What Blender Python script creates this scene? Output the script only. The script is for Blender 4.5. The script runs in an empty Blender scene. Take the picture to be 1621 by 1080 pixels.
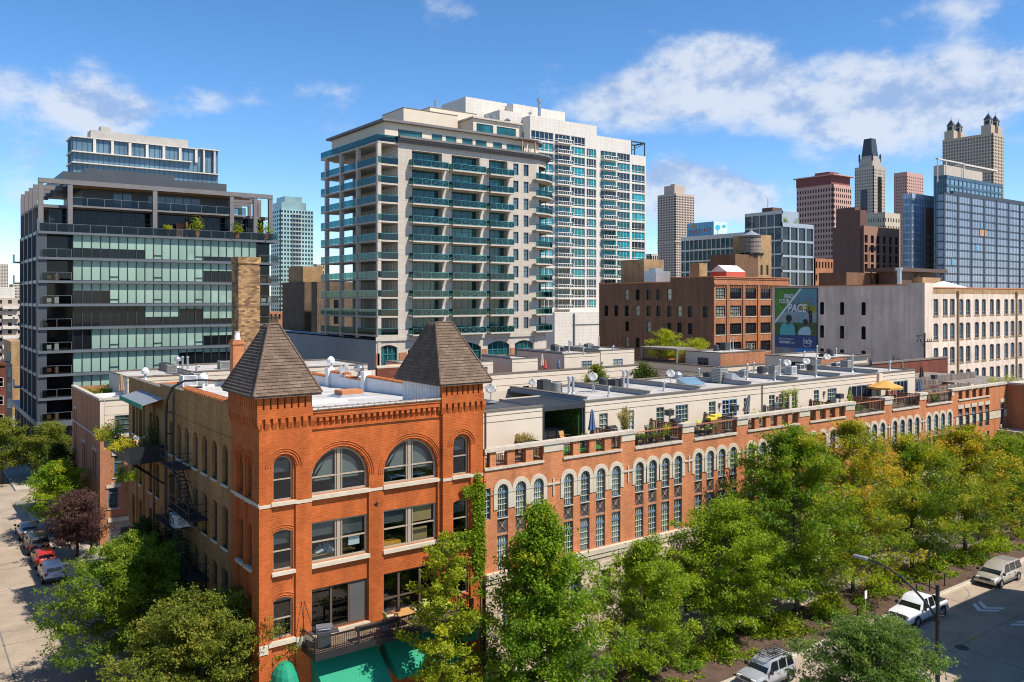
import bpy, bmesh, math, random
import numpy as np
from mathutils import Vector, Matrix
random.seed(7)
SC=bpy.context.scene
COL=SC.collection
R=math.radians
PI=math.pi
# ------------------------------------------------------------------ camera
CAM=Vector((-15.72, -44.30, 24.5))
FPX, HZ, CXP=1327.0, 473.0, 810.5
RT=Vector((0.80558, -0.59241, 0));FW=Vector((0.59241, 0.80558, 0))
cd=bpy.data.cameras.new('camera');cam=bpy.data.objects.new('camera', cd);COL.objects.link(cam)
cam.location=CAM
cam.rotation_euler=(R(90), 0, -math.atan2(FW.x, FW.y))
cd.sensor_width=36;cd.lens=FPX/1621*36;cd.shift_y=-(540-HZ)/1621
cd.clip_start=0.5;cd.clip_end=9000
SC.camera=cam
def ray(px, py):return RT*((px-CXP)/FPX)+FW+Vector((0, 0, -(py-HZ)/FPX))
def at_y(px, py, y):
 d=ray(px, py);p=CAM+d*((y-CAM.y)/d.y);return p.x, p.z
def at_x(px, py, x):
 d=ray(px, py);p=CAM+d*((x-CAM.x)/d.x);return p.y, p.z
def at_z(px, py, z=0.0):
 d=ray(px, py);p=CAM+d*((z-CAM.z)/d.z);return p.x, p.y
def at_d(px, py, dep):return CAM+ray(px, py)*dep
# ------------------------------------------------------------------ sky and sun
SUN=Vector((0.274, -0.508, 0.817)).normalized()
W=bpy.data.worlds.new("World");SC.world=W;W.use_nodes=True
def make_sky():
 nt=W.node_tree;nd=nt.nodes;ln=nt.links;nd.clear()
 def N(t, **k):
  n=nd.new(t)
  for a, b in k.items():setattr(n, a, b)
  return n
 def M(op, a, b=None, c=None):
  n=N('ShaderNodeMath', operation=op)
  for i, v in enumerate((a, b, c)):
   if v is None:continue
   if isinstance(v, (int, float)):n.inputs[i].default_value=v
   else:ln.new(v, n.inputs[i])
  return n.outputs[0]
 sky=N('ShaderNodeTexSky', sky_type='NISHITA', sun_disc=False)
 sky.sun_elevation=math.asin(SUN.z);sky.sun_rotation=math.atan2(SUN.x, SUN.y)
 sky.altitude=200;sky.air_density=0.75;sky.dust_density=0.25;sky.ozone_density=3.0
 tc=N('ShaderNodeTexCoord')
 sp=N('ShaderNodeSeparateXYZ');ln.new(tc.outputs['Generated'], sp.inputs[0])
 az=M('ARCTAN2', sp.outputs[0], sp.outputs[1])
 el=M('ARCSINE', sp.outputs[2])
 # noise lives on (azimuth, elevation), puffs a little wider than tall
 def noise(scale, det, rough, ou, ov, stretch=1.5):
  cb=N('ShaderNodeCombineXYZ')
  ln.new(M('ADD', az, ou), cb.inputs[0]);ln.new(M('MULTIPLY', M('ADD', el, ov), stretch), cb.inputs[1])
  nz=N('ShaderNodeTexNoise');nz.inputs['Scale'].default_value=scale;nz.inputs['Detail'].default_value=det
  nz.inputs['Roughness'].default_value=rough;ln.new(cb.outputs[0], nz.inputs['Vector'])
  return nz.outputs['Fac']
 n1=noise(10, 9, 0.6, 0.3, 0.0);n1b=noise(10, 9, 0.6, 0.288, -0.02)
 n2=noise(5, 5, 0.55, 2.0, 1.0, 2.2)
 tot=None
 az0=math.atan2(FW.x, FW.y)
 for(px, py, sx, sy, amp)in CLOUDS:
  a=az0+math.atan((px-CXP)/FPX);e=math.atan((HZ-py)/FPX*math.cos(math.atan((px-CXP)/FPX)))
  u=M('DIVIDE', M('SUBTRACT', az, a), sx/FPX);v=M('DIVIDE', M('SUBTRACT', el, e), sy/FPX)
  g=M('MULTIPLY', M('EXPONENT', M('MULTIPLY', M('ADD', M('MULTIPLY', u, u), M('MULTIPLY', v, v)), -1.0)), amp)
  tot=g if tot is None else M('ADD', tot, g)
 base=M('MULTIPLY', M('SUBTRACT', n2, 0.5), 0.35)
 def dens(nz):return M('ADD', M('ADD', M('MULTIPLY', M('SUBTRACT', nz, 0.5), 1.5), tot), base)
 d1=dens(n1);d2=dens(n1b)
 def ramp(v, a, b):
  n=N('ShaderNodeMapRange', interpolation_type='SMOOTHSTEP');ln.new(v, n.inputs[0])
  n.inputs[1].default_value=a;n.inputs[2].default_value=b;return n.outputs[0]
 cov=M('MULTIPLY', ramp(d1, 0.17, 0.66), 0.84)
 lit=ramp(M('SUBTRACT', d1, d2), -0.22, 0.12)
 cm=N('ShaderNodeMix', data_type='RGBA');ln.new(lit, cm.inputs[0])
 cm.inputs[6].default_value=(0.27, 0.37, 0.57, 1);cm.inputs[7].default_value=(0.56, 0.60, 0.67, 1)
 hz=ramp(el, 0.0, 0.30)
 b1=N('ShaderNodeBackground');b1.inputs[1].default_value=0.148
 hs=N('ShaderNodeHueSaturation');hs.inputs['Saturation'].default_value=1.22;ln.new(sky.outputs[0], hs.inputs['Color'])
 tn=N('ShaderNodeMix', data_type='RGBA', blend_type='MULTIPLY');tn.inputs[0].default_value=1;tn.inputs[7].default_value=(1.0, .985, .97, 1);ln.new(hs.outputs[0], tn.inputs[6]);ln.new(tn.outputs[2], b1.inputs[0])
 b2=N('ShaderNodeBackground');b2.inputs[1].default_value=1.0;ln.new(cm.outputs[2], b2.inputs[0])
 mx=N('ShaderNodeMixShader');ln.new(cov, mx.inputs[0]);ln.new(b1.outputs[0], mx.inputs[1]);ln.new(b2.outputs[0], mx.inputs[2])
 out=N('ShaderNodeOutputWorld');ln.new(mx.outputs[0], out.inputs[0])
 # where the clouds of the photograph stand in the sky (bearing and height, widths, thickness)
CLOUDS=[(70, 145, 150, 48, .5), (40, 235, 130, 40, .45), (200, 175, 110, 35, .3), (505, 150, 90, 24, .42), (545, 190, 70, 22, .36), (1100, 135, 165, 58, .8), (1180, 92, 55, 34, .36), (980, 170, 90, 36, .42), (1440, 145, 150, 58, .82), (1560, 110, 80, 40, .35), (1330, 190, 140, 40, .35), (1095, 305, 90, 45, 1.05), (1055, 268, 38, 26, .45), (1180, 322, 50, 26, .5), (715, 16, 55, 26, .42), (1520, 15, 120, 22, .3), (330, 150, 90, 22, .2), (1380, 250, 120, 40, .3), (10, 330, 60, 40, .4)]
make_sky()
sl=bpy.data.lights.new('sun', 'SUN');sl.energy=4.7;sl.angle=R(0.53);sl.color=(1.0, 0.93, 0.83)
so=bpy.data.objects.new('sun', sl);COL.objects.link(so);so.rotation_euler=SUN.to_track_quat('Z', 'Y').to_euler()
so.location=(40, -60, 120)
vs=SC.view_settings;vs.view_transform='Standard';vs.look='None';vs.exposure=0.47;vs.gamma=1.0
SC.cycles.max_bounces=5;SC.cycles.diffuse_bounces=2;SC.cycles.glossy_bounces=2;SC.cycles.transmission_bounces=3;SC.cycles.transparent_max_bounces=6
SC.cycles.use_denoising=True;SC.cycles.filter_width=1.05;SC.cycles.caustics_reflective=False;SC.cycles.caustics_refractive=False
# ------------------------------------------------------------------ materials
MATS={}
def nodes(name):
 m=bpy.data.materials.new(name);m.use_nodes=True
 nt=m.node_tree;b=nt.nodes['Principled BSDF']
 MATS[name]=m
 return m, nt, b
def _noise(nt, scale, det=4, rough=0.6, coord='Object', dist=0):
 tc=nt.nodes.new('ShaderNodeTexCoord');n=nt.nodes.new('ShaderNodeTexNoise')
 n.inputs['Scale'].default_value=scale;n.inputs['Detail'].default_value=det;n.inputs['Roughness'].default_value=rough
 n.inputs['Distortion'].default_value=dist
 nt.links.new(tc.outputs[coord], n.inputs['Vector']);return n.outputs['Fac']
def _mr(nt, v, a, b, c, d):
 n=nt.nodes.new('ShaderNodeMapRange');nt.links.new(v, n.inputs[0])
 for i, x in enumerate((a, b, c, d)):n.inputs[i+1].default_value=x
 return n.outputs[0]
def _mixc(nt, f, a, b, blend='MIX'):
 n=nt.nodes.new('ShaderNodeMix');n.data_type='RGBA';n.blend_type=blend
 if isinstance(f, (int, float)):n.inputs[0].default_value=f
 else:nt.links.new(f, n.inputs[0])
 for i, x in((6, a), (7, b)):
  if isinstance(x, tuple):n.inputs[i].default_value=(*x[:3], 1)
  else:nt.links.new(x, n.inputs[i])
 return n.outputs[2]
def _gray(nt, v):
 n=nt.nodes.new('ShaderNodeCombineColor')
 for i in range(3):nt.links.new(v, n.inputs[i])
 return n.outputs[0]
def _bump(nt, b, h, s=0.3, d=0.02):
 n=nt.nodes.new('ShaderNodeBump');n.inputs['Strength'].default_value=s;n.inputs['Distance'].default_value=d
 nt.links.new(h, n.inputs['Height']);nt.links.new(n.outputs[0], b.inputs['Normal'])
def plain(name, col, rough=0.7, var=0.15, scale=1.2, fine=9.0, metal=0.0, bump=0.0, spec=0.5, rand=0.0):
 """a colour worn and mottled by two sizes of noise"""
 m, nt, b=nodes(name)
 f1=_noise(nt, scale, 5);f2=_noise(nt, fine, 3)
 v=nt.nodes.new('ShaderNodeMath');v.operation='MULTIPLY'
 nt.links.new(_mr(nt, f1, .25, .75, 1-var, 1+var), v.inputs[0]);nt.links.new(_mr(nt, f2, .25, .75, 1-var*.6, 1+var*.6), v.inputs[1])
 val=v.outputs[0]
 if rand:
  oi=nt.nodes.new('ShaderNodeObjectInfo');v2=nt.nodes.new('ShaderNodeMath');v2.operation='MULTIPLY'
  nt.links.new(val, v2.inputs[0]);nt.links.new(_mr(nt, oi.outputs['Random'], 0, 1, 1-rand, 1+rand), v2.inputs[1]);val=v2.outputs[0]
 nt.links.new(_mixc(nt, 1.0, col, _gray(nt, val), 'MULTIPLY'), b.inputs['Base Color'])
 b.inputs['Roughness'].default_value=rough;b.inputs['Metallic'].default_value=metal
 b.inputs['Specular IOR Level'].default_value=spec
 if bump:_bump(nt, b, f2, bump, 0.02)
 return m
def brick(name, c1, c2, mortar, bw=0.23, bh=0.08, mort=0.012, stain=0.25, stainscale=0.35, offset=0.5, bump=0.25, sq=1.0, ms=0.1, streak=(0.8, 1.06)):
 m, nt, b=nodes(name)
 tc=nt.nodes.new('ShaderNodeTexCoord');br=nt.nodes.new('ShaderNodeTexBrick')
 nt.links.new(tc.outputs['UV'], br.inputs['Vector'])
 br.offset=offset
 for k, v in(('Color1', c1), ('Color2', c2), ('Mortar', mortar)):br.inputs[k].default_value=(*v, 1)
 br.inputs['Scale'].default_value=1;br.inputs['Mortar Size'].default_value=mort;br.inputs['Mortar Smooth'].default_value=ms
 br.inputs['Brick Width'].default_value=bw;br.inputs['Row Height'].default_value=bh;br.inputs['Bias'].default_value=0
 f1=_noise(nt, stainscale, 6, 0.65);f2=_noise(nt, 3.0, 4)
 v=nt.nodes.new('ShaderNodeMath');v.operation='MULTIPLY'
 nt.links.new(_mr(nt, f1, .3, .7, 1-stain, 1+stain*.6), v.inputs[0]);nt.links.new(_mr(nt, f2, .25, .75, .88, 1.12), v.inputs[1])
 tc2=nt.nodes.new('ShaderNodeTexCoord');mp=nt.nodes.new('ShaderNodeMapping');mp.inputs['Scale'].default_value=(1.1, 1.1, .09);nt.links.new(tc2.outputs['Object'], mp.inputs['Vector'])
 sn=nt.nodes.new('ShaderNodeTexNoise');sn.inputs['Scale'].default_value=1.0;sn.inputs['Detail'].default_value=6;nt.links.new(mp.outputs[0], sn.inputs['Vector'])
 v2=nt.nodes.new('ShaderNodeMath');v2.operation='MULTIPLY';nt.links.new(v.outputs[0], v2.inputs[0]);nt.links.new(_mr(nt, sn.outputs['Fac'], .32, .62, *streak), v2.inputs[1])
 nt.links.new(_mixc(nt, 1.0, br.outputs['Color'], _gray(nt, v2.outputs[0]), 'MULTIPLY'), b.inputs['Base Color'])
 b.inputs['Roughness'].default_value=0.9;b.inputs['Specular IOR Level'].default_value=0.15
 if bump:
  inv=nt.nodes.new('ShaderNodeMath');inv.operation='SUBTRACT';inv.inputs[0].default_value=1;nt.links.new(br.outputs['Fac'], inv.inputs[1])
  _bump(nt, b, inv.outputs[0], bump, 0.012)
 return m
def glass(name, col, rough=0.06, var=0.5, scale=0.35, spec=0.5, rand=0.35, coat=0.0):
 """dark window glass: a smooth dielectric over a dim room, each pane a little different"""
 m, nt, b=nodes(name)
 f=_noise(nt, scale, 3);oi=nt.nodes.new('ShaderNodeObjectInfo')
 v=nt.nodes.new('ShaderNodeMath');v.operation='MULTIPLY'
 nt.links.new(_mr(nt, f, .35, .65, 1-var, 1+var), v.inputs[0]);nt.links.new(_mr(nt, oi.outputs['Random'], 0, 1, 1-rand, 1+rand), v.inputs[1])
 nt.links.new(_mixc(nt, 1.0, col, _gray(nt, v.outputs[0]), 'MULTIPLY'), b.inputs['Base Color'])
 b.inputs['Roughness'].default_value=rough;b.inputs['Specular IOR Level'].default_value=spec
 b.inputs['IOR'].default_value=1.5
 nb=_noise(nt, 1.4, 2);_bump(nt, b, nb, 0.06, 0.02)
 return m
def seeglass(name, tint=(0.75, 0.85, 0.85), amount=0.1, rough=0.02):
 """clear glass: mostly see-through with a mirror coat that grows at grazing angles"""
 m, nt, b=nodes(name);nt.nodes.remove(b)
 out=nt.nodes['Material Output']
 t=nt.nodes.new('ShaderNodeBsdfTransparent');t.inputs[0].default_value=(*tint, 1)
 g=nt.nodes.new('ShaderNodeBsdfGlossy');g.inputs['Roughness'].default_value=rough
 fr=nt.nodes.new('ShaderNodeLayerWeight');fr.inputs[0].default_value=0.15
 mx=nt.nodes.new('ShaderNodeMixShader')
 nt.links.new(_mr(nt, fr.outputs['Fresnel'], 0, 1, amount, 0.35), mx.inputs[0])
 nt.links.new(t.outputs[0], mx.inputs[1]);nt.links.new(g.outputs[0], mx.inputs[2]);nt.links.new(mx.outputs[0], out.inputs[0])
 return m
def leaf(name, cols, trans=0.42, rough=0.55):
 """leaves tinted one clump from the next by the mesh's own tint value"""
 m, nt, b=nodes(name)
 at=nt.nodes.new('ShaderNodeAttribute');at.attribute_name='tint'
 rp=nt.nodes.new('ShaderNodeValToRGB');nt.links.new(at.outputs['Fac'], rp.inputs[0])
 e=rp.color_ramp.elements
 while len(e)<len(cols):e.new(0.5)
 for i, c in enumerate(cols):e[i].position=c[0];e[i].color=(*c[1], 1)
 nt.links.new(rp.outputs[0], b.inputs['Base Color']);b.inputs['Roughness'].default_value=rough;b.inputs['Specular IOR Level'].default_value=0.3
 tr=nt.nodes.new('ShaderNodeBsdfTranslucent');nt.links.new(_mixc(nt, 1.0, rp.outputs[0], (1.5, 1.5, 0.8), 'MULTIPLY'), tr.inputs[0])
 mx=nt.nodes.new('ShaderNodeMixShader');mx.inputs[0].default_value=trans
 nt.links.new(b.outputs[0], mx.inputs[1]);nt.links.new(tr.outputs[0], mx.inputs[2]);nt.links.new(mx.outputs[0], nt.nodes['Material Output'].inputs[0])
 return m
 # ------------------------------------------------------------------ mesh builder
class MB:
 def __init__(s):s.v=[];s.f=[];s.m=[];s.T=None
 def add(s, vs, fs, mi=0):
  o=len(s.v)
  if s.T is None:s.v+=[tuple(p)for p in vs]
  else:s.v+=[tuple(s.T@Vector(p))for p in vs]
  s.f+=[tuple(i+o for i in f)for f in fs];s.m+=[mi]*len(fs)
  return s
 def quad(s, a, b, c, d, mi=0):return s.add([a, b, c, d], [(0, 1, 2, 3)], mi)
 def box(s, x0, x1, y0, y1, z0, z1, mi=0):
  return s.add([(x0, y0, z0), (x1, y0, z0), (x1, y1, z0), (x0, y1, z0), (x0, y0, z1), (x1, y0, z1), (x1, y1, z1), (x0, y1, z1)], [(0, 3, 2, 1), (4, 5, 6, 7), (0, 1, 5, 4), (1, 2, 6, 5), (2, 3, 7, 6), (3, 0, 4, 7)], mi)
 def prism(s, poly, z0, z1, mi=0, top=None):
  n=len(poly);vs=[(p[0], p[1], z0)for p in poly]+[(p[0], p[1], z1)for p in poly]
  s.add(vs, [(i, (i+1)%n, n+(i+1)%n, n+i)for i in range(n)]+[tuple(reversed(range(n)))], mi)
  return s.add([(p[0], p[1], z1)for p in poly], [tuple(range(n))], mi if top is None else top)
 def slab(s, poly, y0, y1, mi=0):
  """polygon in the x-z plane with thickness along y (y0 is the front)"""
  n=len(poly);vs=[(p[0], y0, p[1])for p in poly]+[(p[0], y1, p[1])for p in poly]
  return s.add(vs, [tuple(range(n)), tuple(reversed(range(n, 2*n)))]+[(i, n+i, n+(i+1)%n, (i+1)%n)for i in range(n)], mi)
 def tube(s, path, r, n=6, mi=0, cap=True):
  path=[Vector(p)for p in path];k=len(path)
  rs=r if isinstance(r, (list, tuple))else[r]*k
  vs=[];prev=None
  for i, p in enumerate(path):
   d=(path[min(i+1, k-1)]-path[max(i-1, 0)]).normalized()
   if prev is None:
    a=Vector((0, 0, 1))if abs(d.z)<0.9 else Vector((1, 0, 0));e1=d.cross(a).normalized()
   else:e1=(prev-d*prev.dot(d)).normalized()
   prev=e1;e2=d.cross(e1)
   vs+=[p+(e1*math.cos(2*PI*j/n)+e2*math.sin(2*PI*j/n))*rs[i]for j in range(n)]
  fs=[(i*n+j, i*n+(j+1)%n, (i+1)*n+(j+1)%n, (i+1)*n+j)for i in range(k-1)for j in range(n)]
  if cap:fs+=[tuple(reversed(range(n))), tuple(range((k-1)*n, k*n))]
  return s.add(vs, fs, mi)
 def lathe(s, prof, cx=0, cy=0, n=12, mi=0, cap=True):
  vs=[(cx+r*math.cos(2*PI*j/n), cy+r*math.sin(2*PI*j/n), z)for r, z in prof for j in range(n)]
  k=len(prof);fs=[(i*n+j, i*n+(j+1)%n, (i+1)*n+(j+1)%n, (i+1)*n+j)for i in range(k-1)for j in range(n)]
  if cap:fs+=[tuple(reversed(range(n))), tuple(range((k-1)*n, k*n))]
  return s.add(vs, fs, mi)
 def put(s, o, T=None, mo=0):
  k=len(s.v);s.v+=[tuple(T@Vector(p))for p in o.v]if T is not None else o.v
  s.f+=[tuple(i+k for i in f)for f in o.f];s.m+=[i+mo for i in o.m];return s
 def mesh(s, name, mats, smooth=False):
  me=bpy.data.meshes.new(name);me.from_pydata(s.v, [], s.f)
  for m in mats:me.materials.append(m)
  if not s.f:return me
  me.polygons.foreach_set('material_index', s.m)
  if smooth:me.polygons.foreach_set('use_smooth', [True]*len(s.f))
  me.update()
  nf=len(s.f);nl=len(me.loops)
  nrm=np.zeros(nf*3, 'f');me.polygons.foreach_get('normal', nrm);nrm=np.abs(nrm.reshape(-1, 3))
  cnt=np.zeros(nf, 'i');me.polygons.foreach_get('loop_total', cnt)
  vi=np.zeros(nl, 'i');me.loops.foreach_get('vertex_index', vi)
  co=np.zeros(len(me.vertices)*3, 'f');me.vertices.foreach_get('co', co);co=co.reshape(-1, 3)[vi]
  n2=np.repeat(nrm, cnt, axis=0)
  flat=n2[:, 2]>0.85;side=(~flat)&(n2[:, 0]>n2[:, 1])
  uv=np.stack([np.where(flat, co[:, 0], np.where(side, co[:, 1], co[:, 0])), np.where(flat, co[:, 1], co[:, 2])], 1)
  me.uv_layers.new(name='UVMap').data.foreach_set('uv', uv.astype('f').ravel())
  return me
def link(name, me, parent=None, loc=(0, 0, 0), rz=0.0):
 o=bpy.data.objects.new(name, me);COL.objects.link(o)
 if parent is not None:o.parent=parent
 o.location=loc;o.rotation_euler=(0, 0, rz)
 return o
def ms(*n):return[MATS[x]for x in n]
def tag(o, label=None, cat=None, group=None, kind=None):
 for k, v in(('label', label), ('category', cat), ('group', group), ('kind', kind)):
  if v:o[k]=v
 return o
def thing(name, label, cat, loc=(0, 0, 0), rz=0.0, group=None):
 return tag(link(name, None, None, loc, rz), label, cat, group)
def part(name, mb, mats, parent, loc=(0, 0, 0), rz=0.0, smooth=False):
 return link(name, mb.mesh(name, ms(*mats), smooth), parent, loc, rz)
def struct(name, mb, mats, loc=(0, 0, 0)):
 return tag(link(name, mb.mesh(name, ms(*mats)), None, loc), kind='structure')
def dup(o, parent=None, loc=None, rz=None, label=None, group=None):
 c=o.copy();COL.objects.link(c)
 if parent is not None:c.parent=parent
 if loc is not None:c.location=loc
 if rz is not None:c.rotation_euler=(0, 0, rz)
 if label:c['label']=label
 if group:c['group']=group
 for ch in list(o.children):dup(ch, c)
 return c
 # ------------------------------------------------------------------ walls with openings; a wall is drawn in (u, z) seen from outside, outward = -y
def arch_pts(u0, u1, z1, kind, n=10):
 w=u1-u0;uc=(u0+u1)/2
 if kind=='a':r=w/2;zc=z1-r;a0=PI
 else:
  rise=0.14*w;r=(w*w/4+rise*rise)/(2*rise);zc=z1-r;a0=PI/2+math.asin(min(1, w/2/r))
 return[(uc+r*math.cos(a0+(PI-2*a0)*i/n), zc+r*math.sin(a0+(PI-2*a0)*i/n))for i in range(n+1)]
def shape(u0, u1, z0, z1, kind, n=10):
 """outline of an opening, counter-clockwise seen from outside"""
 if kind=='r':return[(u0, z0), (u1, z0), (u1, z1), (u0, z1)]
 return[(u0, z0), (u1, z0)]+list(reversed(arch_pts(u0, u1, z1, kind, n)))
def wall(mb, u0, u1, z0, z1, ops=(), depth=0.2, mi=0, rev=None, y=0.0):
 rev=mi if rev is None else rev
 zs=sorted({z0, z1}|{min(max(o[k], z0), z1)for o in ops for k in(2, 3)})
 for za, zb in zip(zs, zs[1:]):
  if zb-za<1e-5:continue
  bl=sorted((o[0], o[1])for o in ops if o[2]<=za+1e-6 and o[3]>=zb-1e-6)
  c=u0
  for a, b in bl+[(u1, u1)]:
   if a-c>1e-4:mb.quad((c, y, za), (a, y, za), (a, y, zb), (c, y, zb), mi)
   c=max(c, b)
 for o in ops:
  a, b, c, d, k=o[:5]
  if k!='r':
   p=arch_pts(a, b, d, k);h=len(p)//2
   for pts, cor in((p[:h+1], (a, d)), (p[h:], (b, d))):
    for q, r_ in zip(pts, pts[1:]):mb.add([(cor[0], y, cor[1]), (q[0], y, q[1]), (r_[0], y, r_[1])], [(0, 1, 2)], mi)
  sh=shape(a, b, c, d, k);n=len(sh)
  for i in range(n):
   p, q=sh[i], sh[(i+1)%n]
   mb.quad((q[0], y, q[1]), (p[0], y, p[1]), (p[0], y+depth, p[1]), (q[0], y+depth, q[1]), rev)
 return mb
def window(w, h, kind='r', fw=0.06, fd=0.06, cols=(), rows=(), mw=0.035, n=10, mm=0):
 """frame + muntins and a pane, centred on x, z from 0; frame front at y = 0"""
 F=MB();G=MB()
 o=shape(-w/2, w/2, 0, h, kind, n);i_=shape(-w/2+fw, w/2-fw, fw, h-fw, kind, n)
 k=len(o)
 for a in range(k):
  b=(a+1)%k;p, q, r_, s_=o[a], o[b], i_[b], i_[a]
  F.add([(p[0], 0, p[1]), (q[0], 0, q[1]), (r_[0], 0, r_[1]), (s_[0], 0, s_[1]), (s_[0], fd, s_[1]), (r_[0], fd, r_[1])], [(0, 1, 2, 3), (3, 2, 5, 4)])
 def top(x):
  if kind=='r':return h-fw
  P=arch_pts(-w/2+fw, w/2-fw, h-fw, kind, 24)
  for p, q in zip(P, P[1:]):
   if p[0]<=x<=q[0]:return p[1]+(q[1]-p[1])*(x-p[0])/max(1e-6, q[0]-p[0])
  return P[0][1]
 for c in cols:
  x, t=(c if isinstance(c, tuple)else(c, mw));F.box(x-t/2, x+t/2, 0.008, fd-.005, fw, top(x), mm if t<.05 else 0)
 for c in rows:
  z, t=(c if isinstance(c, tuple)else(c, mw));e=w/2-fw
  if kind=='a' and z>h-w/2:e=math.sqrt(max(0.01, (w/2-fw)**2-(z-(h-w/2))**2))
  F.box(-e, e, 0.004, fd-.008, z-t/2, z+t/2, mm if t<.05 else 0)
 G.add([(p[0], fd*.8, p[1])for p in i_], [tuple(range(len(i_)))])
 return F, G
def SILL(w, h=0.12, out=0.1, back=0.2):return MB().box(-w/2, w/2, -out, back, -h, 0)
class Many:
 """repeated parts of one thing: the 100 nearest the camera are parts of their own, the rest one part"""
 def __init__(s, root, name, cap=100):s.root=root;s.name=name;s.it=[];s.cap=cap;s.cache={}
 def put(s, key, mbs, loc, rz=0.0):s.it.append((key, mbs, Vector(loc), rz))
 def flush(s):
  base=s.root.location
  s.it.sort(key=lambda t:(t[2]-CAM).length)
  rest={}
  for k, (key, mbs, loc, rz)in enumerate(s.it):
   if k<s.cap or len(s.it)<=s.cap+8:
    if key not in s.cache:s.cache[key]=[(nm, mb.mesh(nm, ms(*mt)))for nm, mb, mt in mbs]
    par=None
    for nm, me in s.cache[key]:
     if par is None:par=link(nm, me, s.root, loc-base, rz)
     else:link(nm, me, par)
   else:
    T=Matrix.Translation(loc-base)@Matrix.Rotation(rz, 4, 'Z')
    for nm, mb, mt in mbs:
     for mi, mname in enumerate(mt):rest.setdefault(mname, None)
    rest.setdefault('_l', []).append((T, mbs))
  if '_l' in rest:
   l=rest.pop('_l');names=list(rest);B=MB()
   for T, mbs in l:
    for nm, mb, mt in mbs:
     o=len(B.v);B.v+=[tuple(T@Vector(p))for p in mb.v];B.f+=[tuple(i+o for i in f)for f in mb.f]
     B.m+=[names.index(mt[i])for i in mb.m]
   tag(part('further_'+s.name, B, names, s.root), kind='stuff')
def rot_xy(u, y, rz):c, s=math.cos(rz), math.sin(rz);return u*c-y*s, u*s+y*c
LEFT=-PI/2
# ------------------------------------------------------------------ the materials of the place
brick('red_brick', (.50, .108, .022), (.41, .078, .015), (.46, .17, .06), bw=.26, bh=.095, mort=.012, stain=.24, stainscale=.5, bump=.3)
brick('dark_red_brick', (.20, .06, .035), (.155, .045, .03), (.14, .065, .045), bw=.26, bh=.095, stain=.25)
brick('row_brick', (.55, .195, .078), (.46, .15, .055), (.53, .27, .145), bw=.3, bh=.11, mort=.012, stain=.14, bump=.2)
brick('yellow_brick', (.50, .255, .085), (.37, .165, .055), (.32, .19, .085), bw=.24, bh=.09, stain=.35, stainscale=.2)
brick('brown_brick', (.215, .12, .07), (.165, .085, .05), (.16, .1, .07), bw=.3, bh=.12, stain=.2, stainscale=.12)
brick('orange_brick', (.46, .19, .09), (.38, .15, .07), (.36, .2, .12), bw=.3, bh=.12, stain=.15)
brick('tan_brick', (.46, .30, .15), (.36, .21, .1), (.32, .22, .13), bw=.3, bh=.12, stain=.3)
brick('chimney_brick', (.50, .30, .13), (.15, .08, .045), (.2, .14, .09), bw=.42, bh=.17, stain=.35, stainscale=.6)
brick('pale_brick', (.74, .585, .455), (.69, .535, .415), (.66, .55, .46), bw=.3, bh=.12, stain=.22, stainscale=.16, bump=.15)
brick('old_brick', (.17, .12, .08), (.13, .09, .06), (.12, .09, .065), bw=.3, bh=.12, stain=.3)
brick('shingle', (.195, .135, .095), (.145, .10, .07), (.075, .052, .038), bw=.42, bh=.2, mort=.01, stain=.25, stainscale=.8, bump=.4, streak=(.95, 1.03))
brick('stone_ashlar', (.62, .495, .38), (.56, .44, .33), (.33, .27, .2), bw=.8, bh=.38, mort=.02, stain=.18, bump=.5)
brick('precast', (.53, .46, .38), (.50, .43, .355), (.36, .31, .26), bw=1.5, bh=1.02, mort=.02, stain=.08, stainscale=.06, offset=0, bump=.05, streak=(.95, 1.03))
brick('white_precast', (.66, .61, .54), (.63, .58, .51), (.5, .46, .41), bw=1.6, bh=1.0, mort=.03, stain=.06, stainscale=.05, offset=0, bump=.05, streak=(.95, 1.03))
brick('siding', (.74, .72, .69), (.7, .68, .66), (.4, .39, .38), bw=.36, bh=30, mort=.02, stain=.1, offset=0, bump=.3, streak=(.95, 1.03))
brick('planks', (.25, .18, .12), (.2, .14, .095), (.06, .045, .03), bw=3, bh=.14, mort=.012, stain=.25, stainscale=1.2, streak=(.95, 1.03))
brick('clay_tile', (.56, .205, .07), (.46, .15, .05), (.3, .1, .05), bw=.3, bh=.3, mort=.02, stain=.3, stainscale=1.5, streak=(.95, 1.03))
plain('limestone', (.54, .46, .345), .85, .14, 1.5, 9, bump=.2, spec=.2)
plain('coping_stone', (.50, .43, .34), .85, .22, 1.2, 7, bump=.3, spec=.2)
plain('cream_stucco', (.64, .54, .42), .92, .06, .5, 30, bump=.25, spec=.15)
brick('roof_membrane', (.47, .44, .40), (.43, .40, .365), (.33, .31, .28), bw=9, bh=1.3, mort=.03, stain=.28, stainscale=.45, bump=.1, streak=(.95, 1.03))
brick('silver_roof', (.53, .505, .47), (.49, .465, .435), (.38, .36, .34), bw=12, bh=1.0, mort=.03, stain=.26, stainscale=.4, bump=.1, streak=(.95, 1.03))
plain('dark_membrane', (.055, .055, .06), .85, .3, .6, 6)
plain('flashing', (.17, .135, .1), .6, .2, 1, 8)
plain('tan_frame', (.36, .29, .21), .6, .1)
plain('brown_frame', (.10, .065, .045), .6, .12)
plain('blue_frame', (.12, .175, .235), .55, .1, rand=.12)
plain('pale_muntin', (.50, .54, .46), .6, .05)
plain('bright_blue_frame', (.12, .30, .43), .5, .1)
plain('white_frame', (.75, .73, .68), .6, .08)
plain('black_metal', (.014, .014, .016), .5, .25)
plain('dark_metal', (.035, .038, .043), .45, .2)
plain('charcoal_panel', (.055, .062, .07), .5, .15, .3)
plain('slab_metal', (.105, .118, .13), .45, .12, .3)
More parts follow.
